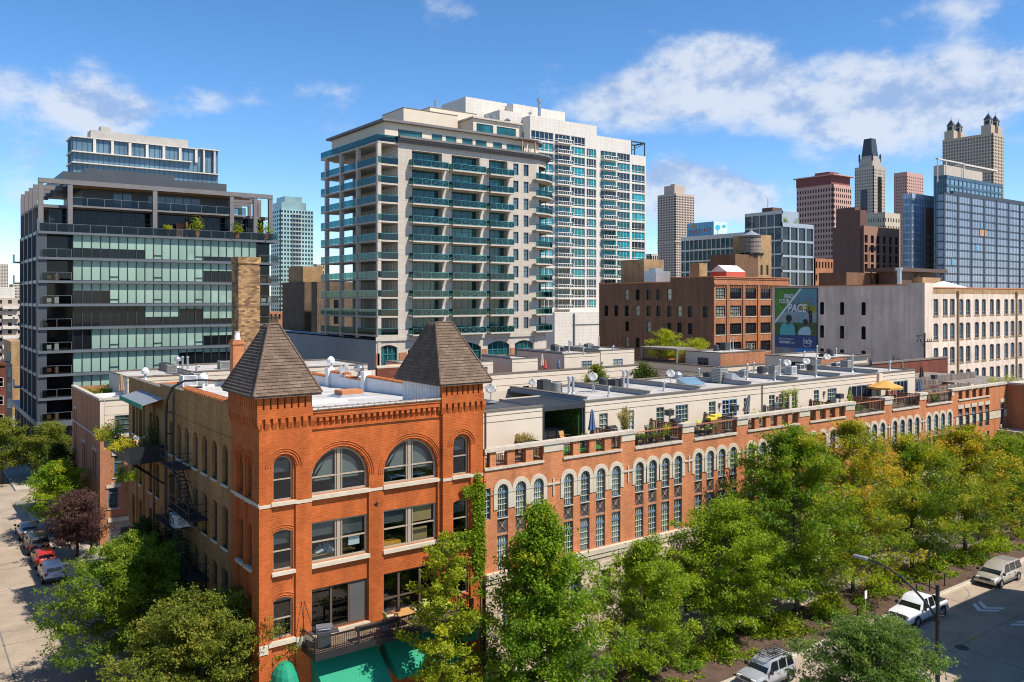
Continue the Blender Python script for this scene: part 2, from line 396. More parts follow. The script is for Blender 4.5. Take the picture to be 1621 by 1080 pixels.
plain('frame_concrete', (.16, .145, .14), .7, .2, .5)
plain('galvanised', (.46, .47, .48), .4, .15, metal=.6)
plain('gutter_metal', (.30, .26, .22), .45, .3, 2, 8, metal=.5)
plain('white_paint', (.74, .73, .71), .6, .1, 1.0, 7)
plain('bronze_panel', (.085, .055, .04), .55, .2)
plain('bronze_rib', (.25, .21, .17), .5, .15)
plain('concrete', (.40, .37, .33), .9, .15, .4, 6, bump=.15)
plain('grey_stucco', (.30, .30, .30), .9, .14, .15, 2)
plain('asphalt', (.345, .275, .205), .95, .24, .3, 5, bump=.25, spec=.2)
plain('asphalt_patch', (.17, .155, .14), .95, .2, .5, 8)
plain('sidewalk', (.42, .36, .29), .95, .12, .5, 6)
plain('kerb_stone', (.52, .45, .35), .95, .15, 1, 8)
plain('city_ground', (.20, .185, .165), .95, .25, .05, 1)
plain('mulch', (.09, .052, .034), .95, .4, 2, 14, bump=.5)
plain('gravel', (.30, .28, .26), .95, .35, 3, 20, bump=.6)
plain('white_marking', (.66, .65, .62), .8, .2, 2, 10)
plain('yellow_marking', (.52, .33, .05), .8, .2, 2, 10)
plain('canvas_green', (.004, .24, .13), .75, .1, 1)
plain('awning_green', (.01, .20, .12), .7, .1, 1)
plain('cedar', (.21, .085, .035), .75, .25, 1, 12)
plain('weathered_wood', (.22, .18, .145), .85, .25, 1, 12)
plain('oak_top', (.50, .27, .09), .5, .15, 2, 10)
plain('lime_fabric', (.42, .46, .10), .85, .1)
plain('yellow_fabric', (.75, .55, .04), .85, .1)
plain('ochre_canvas', (.58, .30, .06), .8, .1)
plain('cream_canvas', (.66, .56, .44), .85, .1)
plain('beige_canvas', (.36, .24, .13), .85, .15)
plain('blue_canvas', (.10, .17, .30), .8, .12)
plain('navy_canvas', (.02, .04, .085), .8, .12)
plain('grey_canvas', (.17, .155, .15), .85, .12)
plain('brown_canvas', (.09, .055, .04), .85, .12)
plain('red_stripe', (.55, .09, .06), .8, .1)
plain('terracotta', (.50, .19, .08), .85, .15)
plain('black_plastic', (.02, .02, .022), .4, .15)
plain('ac_beige', (.36, .345, .30), .55, .12)
plain('ac_dark', (.05, .052, .055), .6, .15)
plain('ac_white', (.70, .69, .66), .5, .1)
plain('steel', (.45, .45, .46), .3, .1, metal=.8)
plain('dish_white', (.38, .37, .35), .45, .06)
plain('bark', (.10, .075, .055), .95, .3, 3, 14, bump=.6)
plain('interior_wall', (.30, .28, .25), .9, .15)
plain('interior_dark', (.045, .045, .045), .9, .2)
plain('shade_cloth', (.20, .195, .18), .85, .06)
plain('shade_dark', (.085, .082, .08), .85, .1)
plain('paper', (.72, .71, .68), .9, .05)
plain('cardboard', (.45, .27, .11), .9, .1)
plain('orange_plastic', (.75, .30, .02), .6, .08)
plain('skin', (.46, .26, .17), .6, .08)
plain('denim_shirt', (.09, .13, .17), .85, .1)
plain('dark_trousers', (.03, .035, .045), .85, .1)
plain('tyre', (.018, .018, .018), .85, .2)
plain('rim', (.40, .40, .41), .35, .1, metal=.7)
plain('pale_tan', (.46, .37, .30), .85, .08)
plain('turf', (.05, .17, .02), .95, .3, 2, 20)
plain('ivy_wall', (.012, .05, .008), .9, .5, 3, 16)
glass('dark_glass', (.018, .022, .026))
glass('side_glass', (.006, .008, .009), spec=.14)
glass('teal_glass', (.012, .085, .09), var=.45, scale=.25)
glass('teal_light', (.045, .19, .19), var=.4, scale=.3)
glass('bright_teal', (.01, .20, .22), var=.5)
glass('navy_glass', (.012, .03, .05), var=.5)
glass('sky_glass', (.17, .28, .36), var=.25, scale=.1)
glass('slate_glass', (.075, .115, .145), var=.35, scale=.12)
glass('pale_green_glass', (.26, .375, .30), var=.2, spec=.25, rand=.12, scale=.3)
glass('mint_glass', (.32, .47, .45), var=.3, scale=.05)
glass('black_glass', (.007, .010, .013), spec=.25)
glass('lilac_glass', (.29, .34, .43), var=.18, scale=.08)
glass('row_glass', (.06, .085, .06), var=.6, scale=.9)
glass('row_glass_pale', (.30, .33, .26), var=.35, scale=1.2)
glass('mint_blind', (.30, .50, .40), var=.15)
seeglass('clear_glass')
seeglass('teal_rail', (.18, .42, .42), .05)
seeglass('grey_rail', (.5, .55, .56), .02)
# ------------------------------------------------------------------ ground
def ground():
 b=MB().box(-600, 4000, -400, 5000, -1.0, -.03);struct('ground', b, ['city_ground'])
 r=MB()
 r.quad((-60, -20.5, 0), (260, -20.5, 0), (260, -9.7, 0), (-60, -9.7, 0));struct('front_road', r, ['asphalt'])
 r=MB();r.quad((-15.5, -9.696, .001), (-3.6, -9.696, .001), (-3.6, 65.9, .001), (-15.5, 65.9, .001));struct('side_road', r, ['asphalt'])
 r=MB();r.quad((-120, 65.904, 0), (180, 65.904, 0), (180, 79, 0), (-120, 79, 0));struct('back_road', r, ['asphalt'])
 r=MB();r.quad((-15.5, 79.004, 0), (-3.6, 79.004, 0), (-3.6, 400, 0), (-15.5, 400, 0));struct('far_side_road', r, ['asphalt'])
 # block with its pavement: a real step above the road, kerb stones around it
 struct('block_pavement', MB().box(-3.42, 98, -9.5, 65.7, -.02, .13), ['sidewalk'])
 k=MB();k.box(-3.6, 98, -9.7, -9.5, -.02, .15);k.box(-3.6, -3.42, -9.5, 65.7, -.02, .15);k.box(-3.6, 98, 65.7, 65.88, -.02, .15)
 struct('kerb', k, ['kerb_stone'])
 struct('near_pavement', MB().box(-60, 200, -30, -20.7, -.02, .13), ['sidewalk'])
 struct('near_kerb', MB().box(-60, 200, -20.7, -20.5, -.02, .15), ['kerb_stone'])
 struct('west_pavement', MB().box(-40, -15.7, -9.5, 65.7, -.02, .13), ['sidewalk'])
 struct('far_pavement', MB().box(-3.4, 130, 79.2, 150, -.02, .13), ['sidewalk'])
 # planting strip with bark mulch between kerb and walk, gravel strip on the side street
 struct('planting_bed', MB().box(4, 97, -9.2, -4.4, .1, .17), ['mulch'])
 g=MB();g.box(-3.2, -1.9, 30, 39.5, .1, .16);g.box(-3.2, -1.9, 42, 58, .1, .16);struct('gravel_strip', g, ['gravel'])
 struct('driveway', MB().box(-3.55, 40, 31.6, 45.6, .05, .14), ['concrete'])
 # worn joints, patches and the manhole on the front road
 p=MB()
 for i in range(9):p.box(8+i*9.1, 8.07+i*9.1, -20.5, -9.7, .002, .005)
 p.box(-20, 200, -15.35, -15.29, .002, .005);p.box(-20, 200, -12.4, -12.36, .002, .005)
 for a, b_, w in((30.2, -9.95, .5), (31.5, -10.4, .7), (33.4, -11.2, .4), (36.5, -10.3, .8), (29.6, -11.9, .35)):
  p.prism([(a+w*math.cos(t)*1.3, b_+w*.35*math.sin(t))for t in[i*PI/5 for i in range(10)]], .001, .004)
 cr=random.Random(6)
 def crack(p, x, y, a, n, w=.035, a0=0):
  for i in range(n):
   x2, y2=x+math.cos(a)*.9, y+math.sin(a)*.9;nx, ny=-math.sin(a)*w, math.cos(a)*w
   p.add([(x-nx, y-ny, .004), (x2-nx, y2-ny, .004), (x2+nx, y2+ny, .004), (x+nx, y+ny, .004)], [(0, 1, 2, 3)]);x, y=x2, y2;a+=cr.uniform(-.6, .6)-(a-a0)*.3
 for x, y, a0, n in((40, -17, .3, 9), (46, -18.6, -.2, 8), (52, -11.8, .1, 9), (49, -19, 1.2, 4), (58, -14, -.1, 8), (35, -12.4, .2, 6), (30, -12, -.3, 7)):crack(p, x, y, a0, n, .035, a0)
 struct('road_joints', p, ['asphalt_patch'])
 p=MB()
 for i, yy in enumerate((12, 24.6, 37.5, 44, 57)):p.box(-15.5, -3.6, yy, yy+.09, .003, .006)
 p.box(-9.6, -9.5, -9, 60, .003, .006)
 for x, y, a0, n in((-8, 18, 1.4, 10), (-13, 28, .2, 9), (-7, 33, 1.9, 6), (-12, 45, 1.3, 9), (-14, 38, .4, 7)):crack(p, x, y, a0, n, .03, a0)
 struct('side_road_joints', p, ['asphalt_patch'])
 m=thing('manhole_cover', 'round dark iron manhole cover in the shaded road', 'manhole cover', (44.6, -15.6, .004))
 b=MB();b.lathe([(.46, 0), (.46, .012)], n=24);part('rim', b, ['dark_metal'], m)
 b=MB();b.lathe([(.40, .0), (.40, .016)], n=24);part('lid', b, ['black_metal'], m)
 y_=MB();y_.box(-.95, .95, -.07, .07, 0, .006);struct('centre_line', y_, ['yellow_marking'], (47.0, -15.2, .004))
 y_=MB();y_.box(-3, 3, -.06, .06, 0, .006);struct('centre_line', y_, ['yellow_marking'], (22, -15.2, .004))
 def chevron(x, y, s, w):
  c=MB()
  for q in(0, 1):
   o=q*.75
   c.add([(o, -w, 0), (o+.45, -w, 0), (o+1.15+.2, 0, 0), (o+.9, 0, 0)], [(0, 1, 2, 3)]);c.add([(o+.9, 0, 0), (o+1.35, 0, 0), (o+.45, w, 0), (o, w, 0)], [(0, 1, 2, 3)])
  c.v=[(a*s, b_, z)for a, b_, z in c.v]
  if s<0:c.f=[tuple(reversed(f))for f in c.f]
  struct('lane_chevron', c, ['white_marking'], (x, y, .006))
 chevron(55.2, -13.0, -1.2, .95);chevron(51.6, -16.7, 1.2, .95)
ground()
# ------------------------------------------------------------------ red corner building
RB=thing('red_brick_building', 'red brick corner building with two shingled tower roofs and arched windows', 'building', (0, 0, 0))
def red_building():
 BW, TW, X2, YD=14.57, 3.0, 11.55, 31.2
 CY=.22
 wins=[]
 b=MB()
 def bay(u0, u1, ztop, ybay, ops, kind='a'):
  wall(b, u0-.02, u1+.02, .3, ztop, ops, .2, y=ybay)
  # towers, front
 for x0 in(0, X2):
  bu=(x0+.70, x0+2.06)
  wall(b, x0, x0+TW+(.02 if x0 else 0), 0, 17.35, [(bu[0], bu[1], .3, 15.98, 'a')], .13)
  wc=(x0+1.38)if x0==0 else x0+1.46
  if x0:wc=x0+1.40
  o=[(wc-.56, wc+.56, 13.44, 15.88, 'a'), (wc-.56, wc+.56, 9.62, 11.85, 's'), (wc-.56, wc+.56, 5.9, 8.15, 's'), (wc-.56, wc+.56, .8, 3.6, 'r')]
  bay(*bu, 15.98, .13, o)
  for i, q in enumerate(o):wins.append((wc, q[2], 1.12, q[3]-q[2], q[4], .13+.14, 0, 'hung' if i<3 else 'hung'))
  # centre, front
 b1, b2=(2.93, 6.62), (7.58, 11.32)
 T=MB();T.T=Matrix.Translation((0, CY, 0))
 wall(T, TW, X2, 0, 17.9, [(b1[0]+.08, b1[1], 4.3, 16.02, 'a'), (b2[0], b2[1], 4.3, 16.02, 'a')], .14);b.put(T)
 for j, (u0, u1)in enumerate((b1, b2)):
  u0_=u0+(.08 if j==0 else 0);o=[(u0_+.04, u1-.04, 13.44, 15.98, 'a'), (u0_+.04, u1-.04, 9.6, 11.88, 'r'), (u0_+.04, u1-.04, 5.65, 8.12, 'r')]
  wall(b, u0_-.02, u1+.02, 4.3, 16.02, o, .16, y=CY+.14)
  uc, w=(u0_+u1)/2, u1-u0_-.08
  wins.append((uc, 13.44, w, 2.54, 'a', CY+.24, 0, 'arch'));wins.append((uc, 9.6, w, 2.28, 'r', CY+.24, 0, 'pair'))
  wins.append((uc, 5.65, w, 2.47, 'r', CY+.24, 0, 'slider' if j==0 else 'four'))
  # return faces between tower and centre
 b.quad((TW, 0, 0), (TW, CY, 0), (TW, CY, 17.35), (TW, 0, 17.35));b.quad((X2, CY, 0), (X2, 0, 0), (X2, 0, 17.35), (X2, CY, 17.35))
 # tower, side face (red brick), bays recessed like the front
 T=MB();ops=[];bays=[]
 for yc in(1.72, 3.15):bays.append((4.62-yc-.56, 4.62-yc+.56, .3, 15.9, 'a'))
 wall(T, 0, 4.62, 0, 17.35, bays, .13)
 for q in bays:
  uc=(q[0]+q[1])/2;o=[(uc-.45, uc+.45, 13.5, 15.8, 'a'), (uc-.45, uc+.45, 9.7, 11.95, 's'), (uc-.45, uc+.45, 5.9, 8.15, 's')]
  wall(T, q[0]-.02, q[1]+.02, .3, 15.9, o, .18, y=.13)
  for r_ in o:wins.append((4.62-uc, r_[2], .9, r_[3]-r_[2], r_[4], .27, LEFT, 'hung'))
 b.put(T, Matrix.Translation((0, 4.62, 0))@Matrix.Rotation(LEFT, 4, 'Z'))
 # corbelled tower heads: brackets, band, slotted frieze
 def head(u0, u1, Mx):
  T=MB();T.T=Mx;O=.14
  n=max(2, round((u1-u0)/.41));p=(u1-u0)/n
  wall(T, u0, u1, 17.35, 19.3, (), 0)
  for i in range(n+1):
   a=u0+i*p-.13;a=max(a, u0-(O if i==0 else 0));e=min(u0+i*p+.13, u1+(O if i==n else 0))
   T.add([(a, 0, 17.35), (e, 0, 17.35), (e, -O, 17.75), (a, -O, 17.75), (a, 0, 18), (e, 0, 18), (e, -O, 18), (a, -O, 18)], [(0, 1, 2, 3), (3, 2, 6, 7), (0, 3, 7, 4), (1, 5, 6, 2)])
  T.box(u0-O, u1, -O, 0, 18.0, 18.5)
  n=max(2, round((u1-u0)/.365));p=(u1-u0+O)/n
  for i in range(n):T.box(u0-O+i*p, u0-O+i*p+p-.11, -O, 0, 18.5, 19.3)
  b.put(T)
 head(0, TW, None);head(X2, X2+TW, None)
 head(0, 4.6, Matrix.Translation((0, 4.6, 0))@Matrix.Rotation(LEFT, 4, 'Z'))
 # tower sides above the roof
 b.quad((TW, CY, 17.3), (TW, 4.6, 17.3), (TW, 4.6, 19.3), (TW, CY, 19.3));b.quad((TW, 4.6, 17), (0, 4.6, 17), (0, 4.6, 19.3), (TW, 4.6, 19.3))
 b.quad((X2, .3, 17.3), (X2, -.02, 17.3), (X2, -.02, 19.25), (X2, .3, 19.25));b.quad((X2+TW, 0, 10), (X2+TW, 5.1, 10), (X2+TW, 5.1, 19.25), (X2+TW, 0, 19.25))
 b.quad((X2+TW, 5.1, 17), (X2, 5.1, 17), (X2, 5.1, 19.25), (X2+TW, 5.1, 19.25))
 # centre cornice
 T=MB()
 T.box(TW, X2, CY-.1, CY, 17.18, 17.26)
 n=23;p=(X2-TW)/n
 for i in range(n):
  a=TW+(i+.25)*p
  T.add([(a, CY, 17.32), (a+.19, CY, 17.32), (a+.19, CY-.08, 17.5), (a, CY-.08, 17.5), (a, CY-.18, 17.62), (a+.19, CY-.18, 17.62), (a, CY-.18, 17.84), (a+.19, CY-.18, 17.84), (a, CY, 17.84), (a+.19, CY, 17.84)], [(0, 1, 2, 3), (3, 2, 5, 4), (4, 5, 7, 6), (0, 3, 4, 6, 8), (1, 9, 7, 5, 2)])
  T.box(a-.05, a+.24, CY-.06, CY, 17.27, 17.32)
 T.box(TW, X2, CY-.2, CY+.3, 17.84, 18.1);T.box(TW, X2, CY-.25, CY+.3, 18.1, 18.24)
 b.put(T)
 # raised rings of brick round the arches
 def rings(uc, zc, r0, Mx, y):
  T=MB();T.T=Mx
  for q, r_ in enumerate((.06, .2, .33)):
   P=[(uc+(r0+r_)*math.cos(t), y-.015, zc+(r0+r_)*math.sin(t))for t in[PI*i/22 for i in range(23)]]
   T.tube(P, .028, 4, cap=False)
  b.put(T)
 rings(1.38, 15.98-.68, .68, None, 0);rings(X2+1.38, 15.98-.68, .68, None, 0)
 rings((b1[0]+.08+b1[1])/2, 16.02-(b1[1]-b1[0]-.08)/2, (b1[1]-b1[0]-.08)/2, None, CY);rings((b2[0]+b2[1])/2, 16.02-1.87, 1.87, None, CY)
 for yc in(1.72, 3.15):rings(4.62-yc, 15.9-.56, .56, Matrix.Translation((0, 4.62, 0))@Matrix.Rotation(LEFT, 4, 'Z'), 0)
 # segmental brick arches over the lower tower windows
 for x0 in(0, X2):
  for z in(11.85, 8.15):
   P=arch_pts(x0+.78, x0+2.0, z+.12, 's', 8)
   for q, e in enumerate((0, .14)):b.tube([(p_[0], .12, p_[1]+e)for p_ in P], .025, 4, cap=False)
   # rear and right walls
 b.quad((BW, 4.9, 0), (BW, YD, 0), (BW, YD, 17), (BW, 4.9, 17))
 part('brick_wall', b, ['red_brick'], RB)
 # yellow brick side wall
 s=MB();L=YD-4.6
 ys=[5.8, 7.85, 9.85, 11.9, 13.9, 15.85, 17.8, 21.7, 23.65, 27.0, 29.4]
 ops=[]
 for y in ys:
  u=YD-y;w=1.06 if y<25 else.9
  for(z0, z1, k)in((13.5, 15.85, 'a'), (9.75, 12.2, 's'), (5.95, 8.5, 's'), (1.9, 4.5, 's')):
   ops.append((u-w/2, u+w/2, z0, z1, k));wins.append((y, z0, w, z1-z0, k, .2, LEFT, 'side'))
 wall(s, 0, L, 0, 16.9, ops, .26)
 wall(s, 0, 10.4, 16.9, 17.93);wall(s, 10.4, 16.6, 16.9, 18.2);wall(s, 16.6, L, 16.9, 18.42)
 for u in(2.95, 5.3, 8.5):s.box(u-.22, u+.22, -.1, 0, 5.9, 16.6)
 s.box(0, L, -.05, 0, 16.3, 16.4)
 part('side_wall', s, ['yellow_brick'], RB, (0, YD, 0), LEFT)
 w=MB();w.quad((BW, YD, 0), (0, YD, 0), (0, YD, 17.2), (BW, YD, 17.2));part('rear_wall', w, ['yellow_brick'], RB)
 # stone: string course, sills
 st=MB()
 for x0 in(0, X2):
  st.box(x0, x0+.68, -.035, 0, 13.18, 13.36);st.box(x0+.66, x0+2.1, -.09, .14, 13.22, 13.42);st.box(x0+2.08, x0+TW, -.035, 0, 13.18, 13.36)
 st.box(0, .5, -.05, 0, 5.3, 5.8);st.box(2.1, 3.0, -.05, 0, 5.3, 5.8);st.box(.5, 2.1, -.1, .14, 5.62, 5.86)
 for u0, u1 in((3.0, 6.66), (7.54, 11.36)):st.box(u0, u1, CY-.1, CY+.15, 13.2, 13.42)
 st.box(6.66, 7.54, CY-.035, CY, 13.2, 13.36);st.box(11.36, X2, CY-.035, CY, 13.2, 13.36)
 for u0, u1 in((3.0, 6.66), (7.54, 11.36)):st.box(u0, u1, CY-.1, CY+.15, 9.36, 9.58);st.box(u0, u1, CY-.1, CY+.15, 5.42, 5.63)
 for u0 in(.70, X2+.74):st.box(u0, u0+1.34, -.1, .15, 9.42, 9.6)
 for yc in(1.72, 3.15):
  for z in(9.5, 5.7):st.box(-.1, .14, yc-.55, yc+.55, z, z+.18)
 st.box(-.035, 0, 0, 4.62, 13.26, 13.44)
 for yc in(1.72, 3.15):st.box(-.08, -.034, yc-.58, yc+.58, 13.24, 13.47)
 st.box(-.05, 0, 4.7, 31.1, 5.72, 5.86)
 part('stone_trim', st, ['limestone'], RB)
 # roofs of the towers: courses of thick shingles between hip caps
 def roof(x0, x1, y0, y1, rx0, rx1, ry0, ry1, z0, z1):
  n=22;f=MB()
  def rect(t):return(x0+(rx0-x0)*t, x1+(rx1-x1)*t, y0+(ry0-y0)*t, y1+(ry1-y1)*t, z0+(z1-z0)*t)
  for i in range(n):
   a=rect(i/n);c=rect((i+1)/n);e=.045
   A=(a[0]-e, a[1]+e, a[2]-e, a[3]+e, a[4])
   lo=[(A[0], A[2], A[4]), (A[1], A[2], A[4]), (A[1], A[3], A[4]), (A[0], A[3], A[4])]
   hi=[(c[0], c[2], c[4]), (c[1], c[2], c[4]), (c[1], c[3], c[4]), (c[0], c[3], c[4])]
   li=[(a[0], a[2], a[4]), (a[1], a[2], a[4]), (a[1], a[3], a[4]), (a[0], a[3], a[4])]
   for j in range(4):
    k=(j+1)%4;f.quad(lo[j], lo[k], hi[k], hi[j]);f.quad(li[j], li[k], lo[k], lo[j])
  c=rect(1);f.quad((c[0], c[2], c[4]), (c[1], c[2], c[4]), (c[1], c[3], c[4]), (c[0], c[3], c[4]))
  f.box(x0+.02, x1-.02, y0+.02, y1-.02, z0-.14, z0-.01)
  rf=part('tower_roof', f, ['shingle'], RB)
  cap=MB()
  for(a, q)in(((x0, y0), (rx0, ry0)), ((x1, y0), (rx1, ry0)), ((x0, y1), (rx0, ry1)), ((x1, y1), (rx1, ry1))):
   cap.tube([(a[0], a[1], z0+.02), (q[0], q[1], z1+.03)], .07, 5)
  cap.tube([(rx0, ry0, z1+.02), (rx1, ry0, z1+.02)], .07, 5)
  part('hip_cap', cap, ['shingle'], rf)
 roof(-.42, 3.42, -.42, 5.0, 1.3, 1.85, 2.0, 2.6, 19.3, 23.05)
 roof(11.15, 14.98, -.42, 5.5, 12.25, 13.45, 2.0, 2.9, 19.25, 22.95)
 sd=MB();sd.quad((X2-.01, 5.1, 17.2), (X2-.01, .3, 17.2), (X2-.01, .3, 19.2), (X2-.01, 5.1, 19.2));part('siding', sd, ['siding'], RB)
 # flat roof and parapets
 rf=MB();rf.quad((.34, CY, 17.72), (14.2, CY, 17.72), (14.2, YD-.3, 16.75), (.34, YD-.3, 16.75));rf=part('flat_roof', rf, ['silver_roof'], RB)
 k=MB();k.box(.6, 3.3, 6.3, 6.9, 17.3, 17.75);k.box(6.5, 9.2, 8.6, 9.3, 17.2, 17.62);k.box(3.3, 4.6, 4.2, 5.2, 17.3, 17.75);part('roof_curb', k, ['white_paint'], rf)
 p=MB()
 def dz(y):return 17.72-(y-CY)*.0313
 for y0, y1, zt in((5.1, 16, 18.3), (16, 19.5, 18.0), (19.5, 22.8, 18.22), (22.8, YD, 17.75)):p.box(14.2, BW-.01, y0, y1, 16.4, zt)
 for y0, y1, zt in((4.62, 14.6, 18.42), (14.6, 20.8, 18.2), (20.8, YD-.01, 17.93)):p.box(.012, .34, y0, y1, 16.4, zt-.002)
 p.box(.34, 14.2, YD-.3, YD-.01, 16.2, 17.2)
 for y in(16, 22.8):p.box(13.95, 14.58, y-.3, y+.3, 16.6, 18.75-(y-16)*.03)
 part('parapet', p, ['white_paint'], RB)
 def tiles(x0, y0, y1, z):
  c=MB()
  n=max(1, round((y1-y0)/.42));d=(y1-y0)/n
  for i in range(n):
   T=[(x0+(.30+.03)*math.cos(t), z+.2*math.sin(t))for t in[PI*j/6 for j in range(7)]];T2=[(x0+.27*math.cos(t), z+.17*math.sin(t))for t in[PI*j/6 for j in range(7)]]
   a=y0+i*d;e=a+d
   for j in range(6):c.quad((T[j][0], a, T[j][1]), (T2[j][0], e, T2[j][1]), (T2[j+1][0], e, T2[j+1][1]), (T[j+1][0], a, T[j+1][1]))
   c.add([(q[0], a, q[1])for q in T], [tuple(range(7))])
  part('tile_coping', c, ['clay_tile'], RB)
 tiles(14.38, 5.1, 15.7, 18.3);tiles(14.38, 16.3, 19.5, 18.0);tiles(14.38, 19.5, 22.5, 18.22);tiles(14.38, 23.1, YD, 17.75);tiles(.18, 4.7, 14.6, 18.42)
 c=MB()
 for i in range(30):c.box(.4+i*.46, .4+i*.46+.44, YD-.45, YD+.1, 17.2, 17.3+.02*(i%2))
 part('tile_coping', c, ['clay_tile'], RB)
 c=MB();c.box(-.06, .4, 14.6, 20.8, 18.2, 18.27);c.box(-.06, .4, 20.8, YD+.05, 17.93, 18.0);part('parapet_coping', c, ['flashing'], RB)
 g=MB();g.tube([(TW, CY-.22, 18.3), (X2, CY-.22, 18.3)], .1, 8);g.box(TW, X2, CY-.2, CY+.5, 18.25, 18.33)
 for i in range(12):g.box(TW+.3+i*.7, TW+.34+i*.7, CY-.34, CY+.5, 18.29, 18.36)
 part('gutter', g, ['gutter_metal'], RB)
 d=MB();d.tube([(BW+.1, -.1, 17.2), (BW+.1, -.1, 14.9)], .07, 6);part('downpipe', d, ['dark_metal'], RB)
 # windows
 cache={}
 for(u, z, w, h, k, y, rz, style)in wins:
  key=(round(w, 2), round(h, 2), k, style, rz==0, z>5)
  if key not in cache:
   if style=='hung' or style=='side':F, G=window(w, h, k, .07, .1, (), [(h*.47, .06)])
   elif style=='arch':F, G=window(w, h, k, .1, .12, [(0, .22), (-.2, .05), (.2, .05)], [(.95, .07)], n=16)
   elif style=='pair':F, G=window(w, h, k, .1, .12, [(0, .22), (-.2, .05), (.2, .05)], [(h*.5, .07)])
   elif style=='slider':F, G=window(w, h, k, .1, .12, [(-w*.13, .12), (w*.18, .1)], [])
   else:F, G=window(w, h, k, .1, .12, [(-w*.2, .14), (w*.2, .14)], [(h*.38, .06)])
   fm='tan_frame' if style in('arch', 'pair')or(style=='hung' and rz==0)else 'brown_frame'
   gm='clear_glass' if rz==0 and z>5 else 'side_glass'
   cache[key]=(F.mesh('window', ms(fm)), G.mesh('pane', ms(gm)))
  F, G=cache[key]
  loc=(u, y, z)if rz==0 else(y, u, z)
  o=link('window', F, RB, loc, rz);link('pane', G, o)
  if style=='side':
   sk=('sill', round(w, 2))
   if sk not in cache:cache[sk]=SILL(w+.16, .13, .3, -.02).mesh('sill', ms('limestone'))
   link('sill', cache[sk], o)
   # roller blinds behind the front panes
  if rz==0 and z>9:
   bl=MB();hh={'arch':h-.34, 'pair':h-.12, 'hung':h-.2}[style];z0=h*(.30 if z>13 else.55)
   if style=='arch':
    for s_ in(-1, 1):
     P=[q for q in arch_pts(-w/2+.3, w/2-.3, h-.42, 'a', 20)if q[0]*s_>.16]
     P=sorted(P, key=lambda q:q[0]);e=P[0]if s_<0 else P[-1]
     pts=[(P[0][0], max(z0, .95)), (P[-1][0], max(z0, .95))]+list(reversed(P));bl.add([(q[0], .2, q[1])for q in pts], [tuple(range(len(pts)))])
     bl.box(min(P[0][0], P[-1][0]), max(P[0][0], P[-1][0]), .3, .33, .68, .82)
     bl.box(min(P[0][0], P[-1][0]), max(P[0][0], P[-1][0]), .22, .25, .95, 1.0)
   elif style=='pair':bl.box(-w/2+.15, -.2, .2, .215, h*.62, h-.1);bl.box(.2, w/2-.15, .2, .215, h*.55, h-.1)
   else:bl.box(-w/2+.1, w/2-.1, .2, .215, h*.62, h-.3)
   part('roller_blind', bl, ['shade_cloth' if style=='arch' else 'shade_dark'], o)
  if style=='slider':
   bl=MB();bl.box(w*.2, w/2-.1, .03, .05, .1, h-.1);part('window_screen', bl, ['shade_dark'], o)
   # rooms behind the front windows
 r=MB()
 for z0, z1 in((5.3, 8.9), (9.1, 12.7), (12.9, 17.0)):
  r.quad((.3, 7, z0), (14.3, 7, z0), (14.3, 7, z1), (.3, 7, z1));r.quad((.3, .5, z0), (14.3, .5, z0), (14.3, 7, z0), (.3, 7, z0));r.quad((.3, 7, z1), (14.3, 7, z1), (14.3, .5, z1), (.3, .5, z1))
  r.quad((.3, .5, z0), (.3, 7, z0), (.3, 7, z1), (.3, .5, z1));r.quad((14.3, 7, z0), (14.3, .5, z0), (14.3, .5, z1), (14.3, 7, z1))
  r.quad((7.1, .5, z0), (7.1, 7, z0), (7.1, 7, z1), (7.1, .5, z1))
 part('interior', r, ['interior_dark'], RB)
 # shop front below the balcony
 sf=MB();sf.box(3.2, 6.5, CY+.3, CY+.36, .3, 3.9);sf.box(7.7, 11.2, CY+.3, CY+.36, .3, 3.9);part('shopfront', sf, ['dark_glass'], RB)
 sw=MB();sw.box(3.0, 11.6, CY-.06, CY, 4.0, 4.35);part('shop_lintel', sw, ['limestone'], RB)
 # star shaped anchor plate
 st=MB();P=[((.16 if i%2==0 else.06)*math.cos(PI/2+i*PI/5), (.16 if i%2==0 else.06)*math.sin(PI/2+i*PI/5))for i in range(10)]
 st.slab(P, -.04, 0);part('anchor_star', st, ['black_metal'], RB, (7.1, CY-.005, 12.4))
 # kitchen exhaust duct up the side wall with its bent head, thinner pipe beside it
 d=MB();P=[(-.45, 17.4, z)for z in(4.2, 8, 12, 16.4)]+[(-.42, 17.3, 17.4), (-.1, 17.0, 18.3), (.6, 16.6, 18.75), (1.6, 16.0, 18.8), (2.7, 15.4, 18.72)]
 d.tube(P, [.09, .09, .1, .1, .1, .09, .08, .07, .07], 8);d.tube([(-.2, 16.4, 9.5), (-.2, 16.4, 18.1)], .06, 6)
 for z in(6, 9, 12, 15, 16.5):d.box(-.46, 0, 17.3, 17.5, z, z+.06)
 part('exhaust_duct', d, ['black_metal'], RB)
 return ys
red_building()
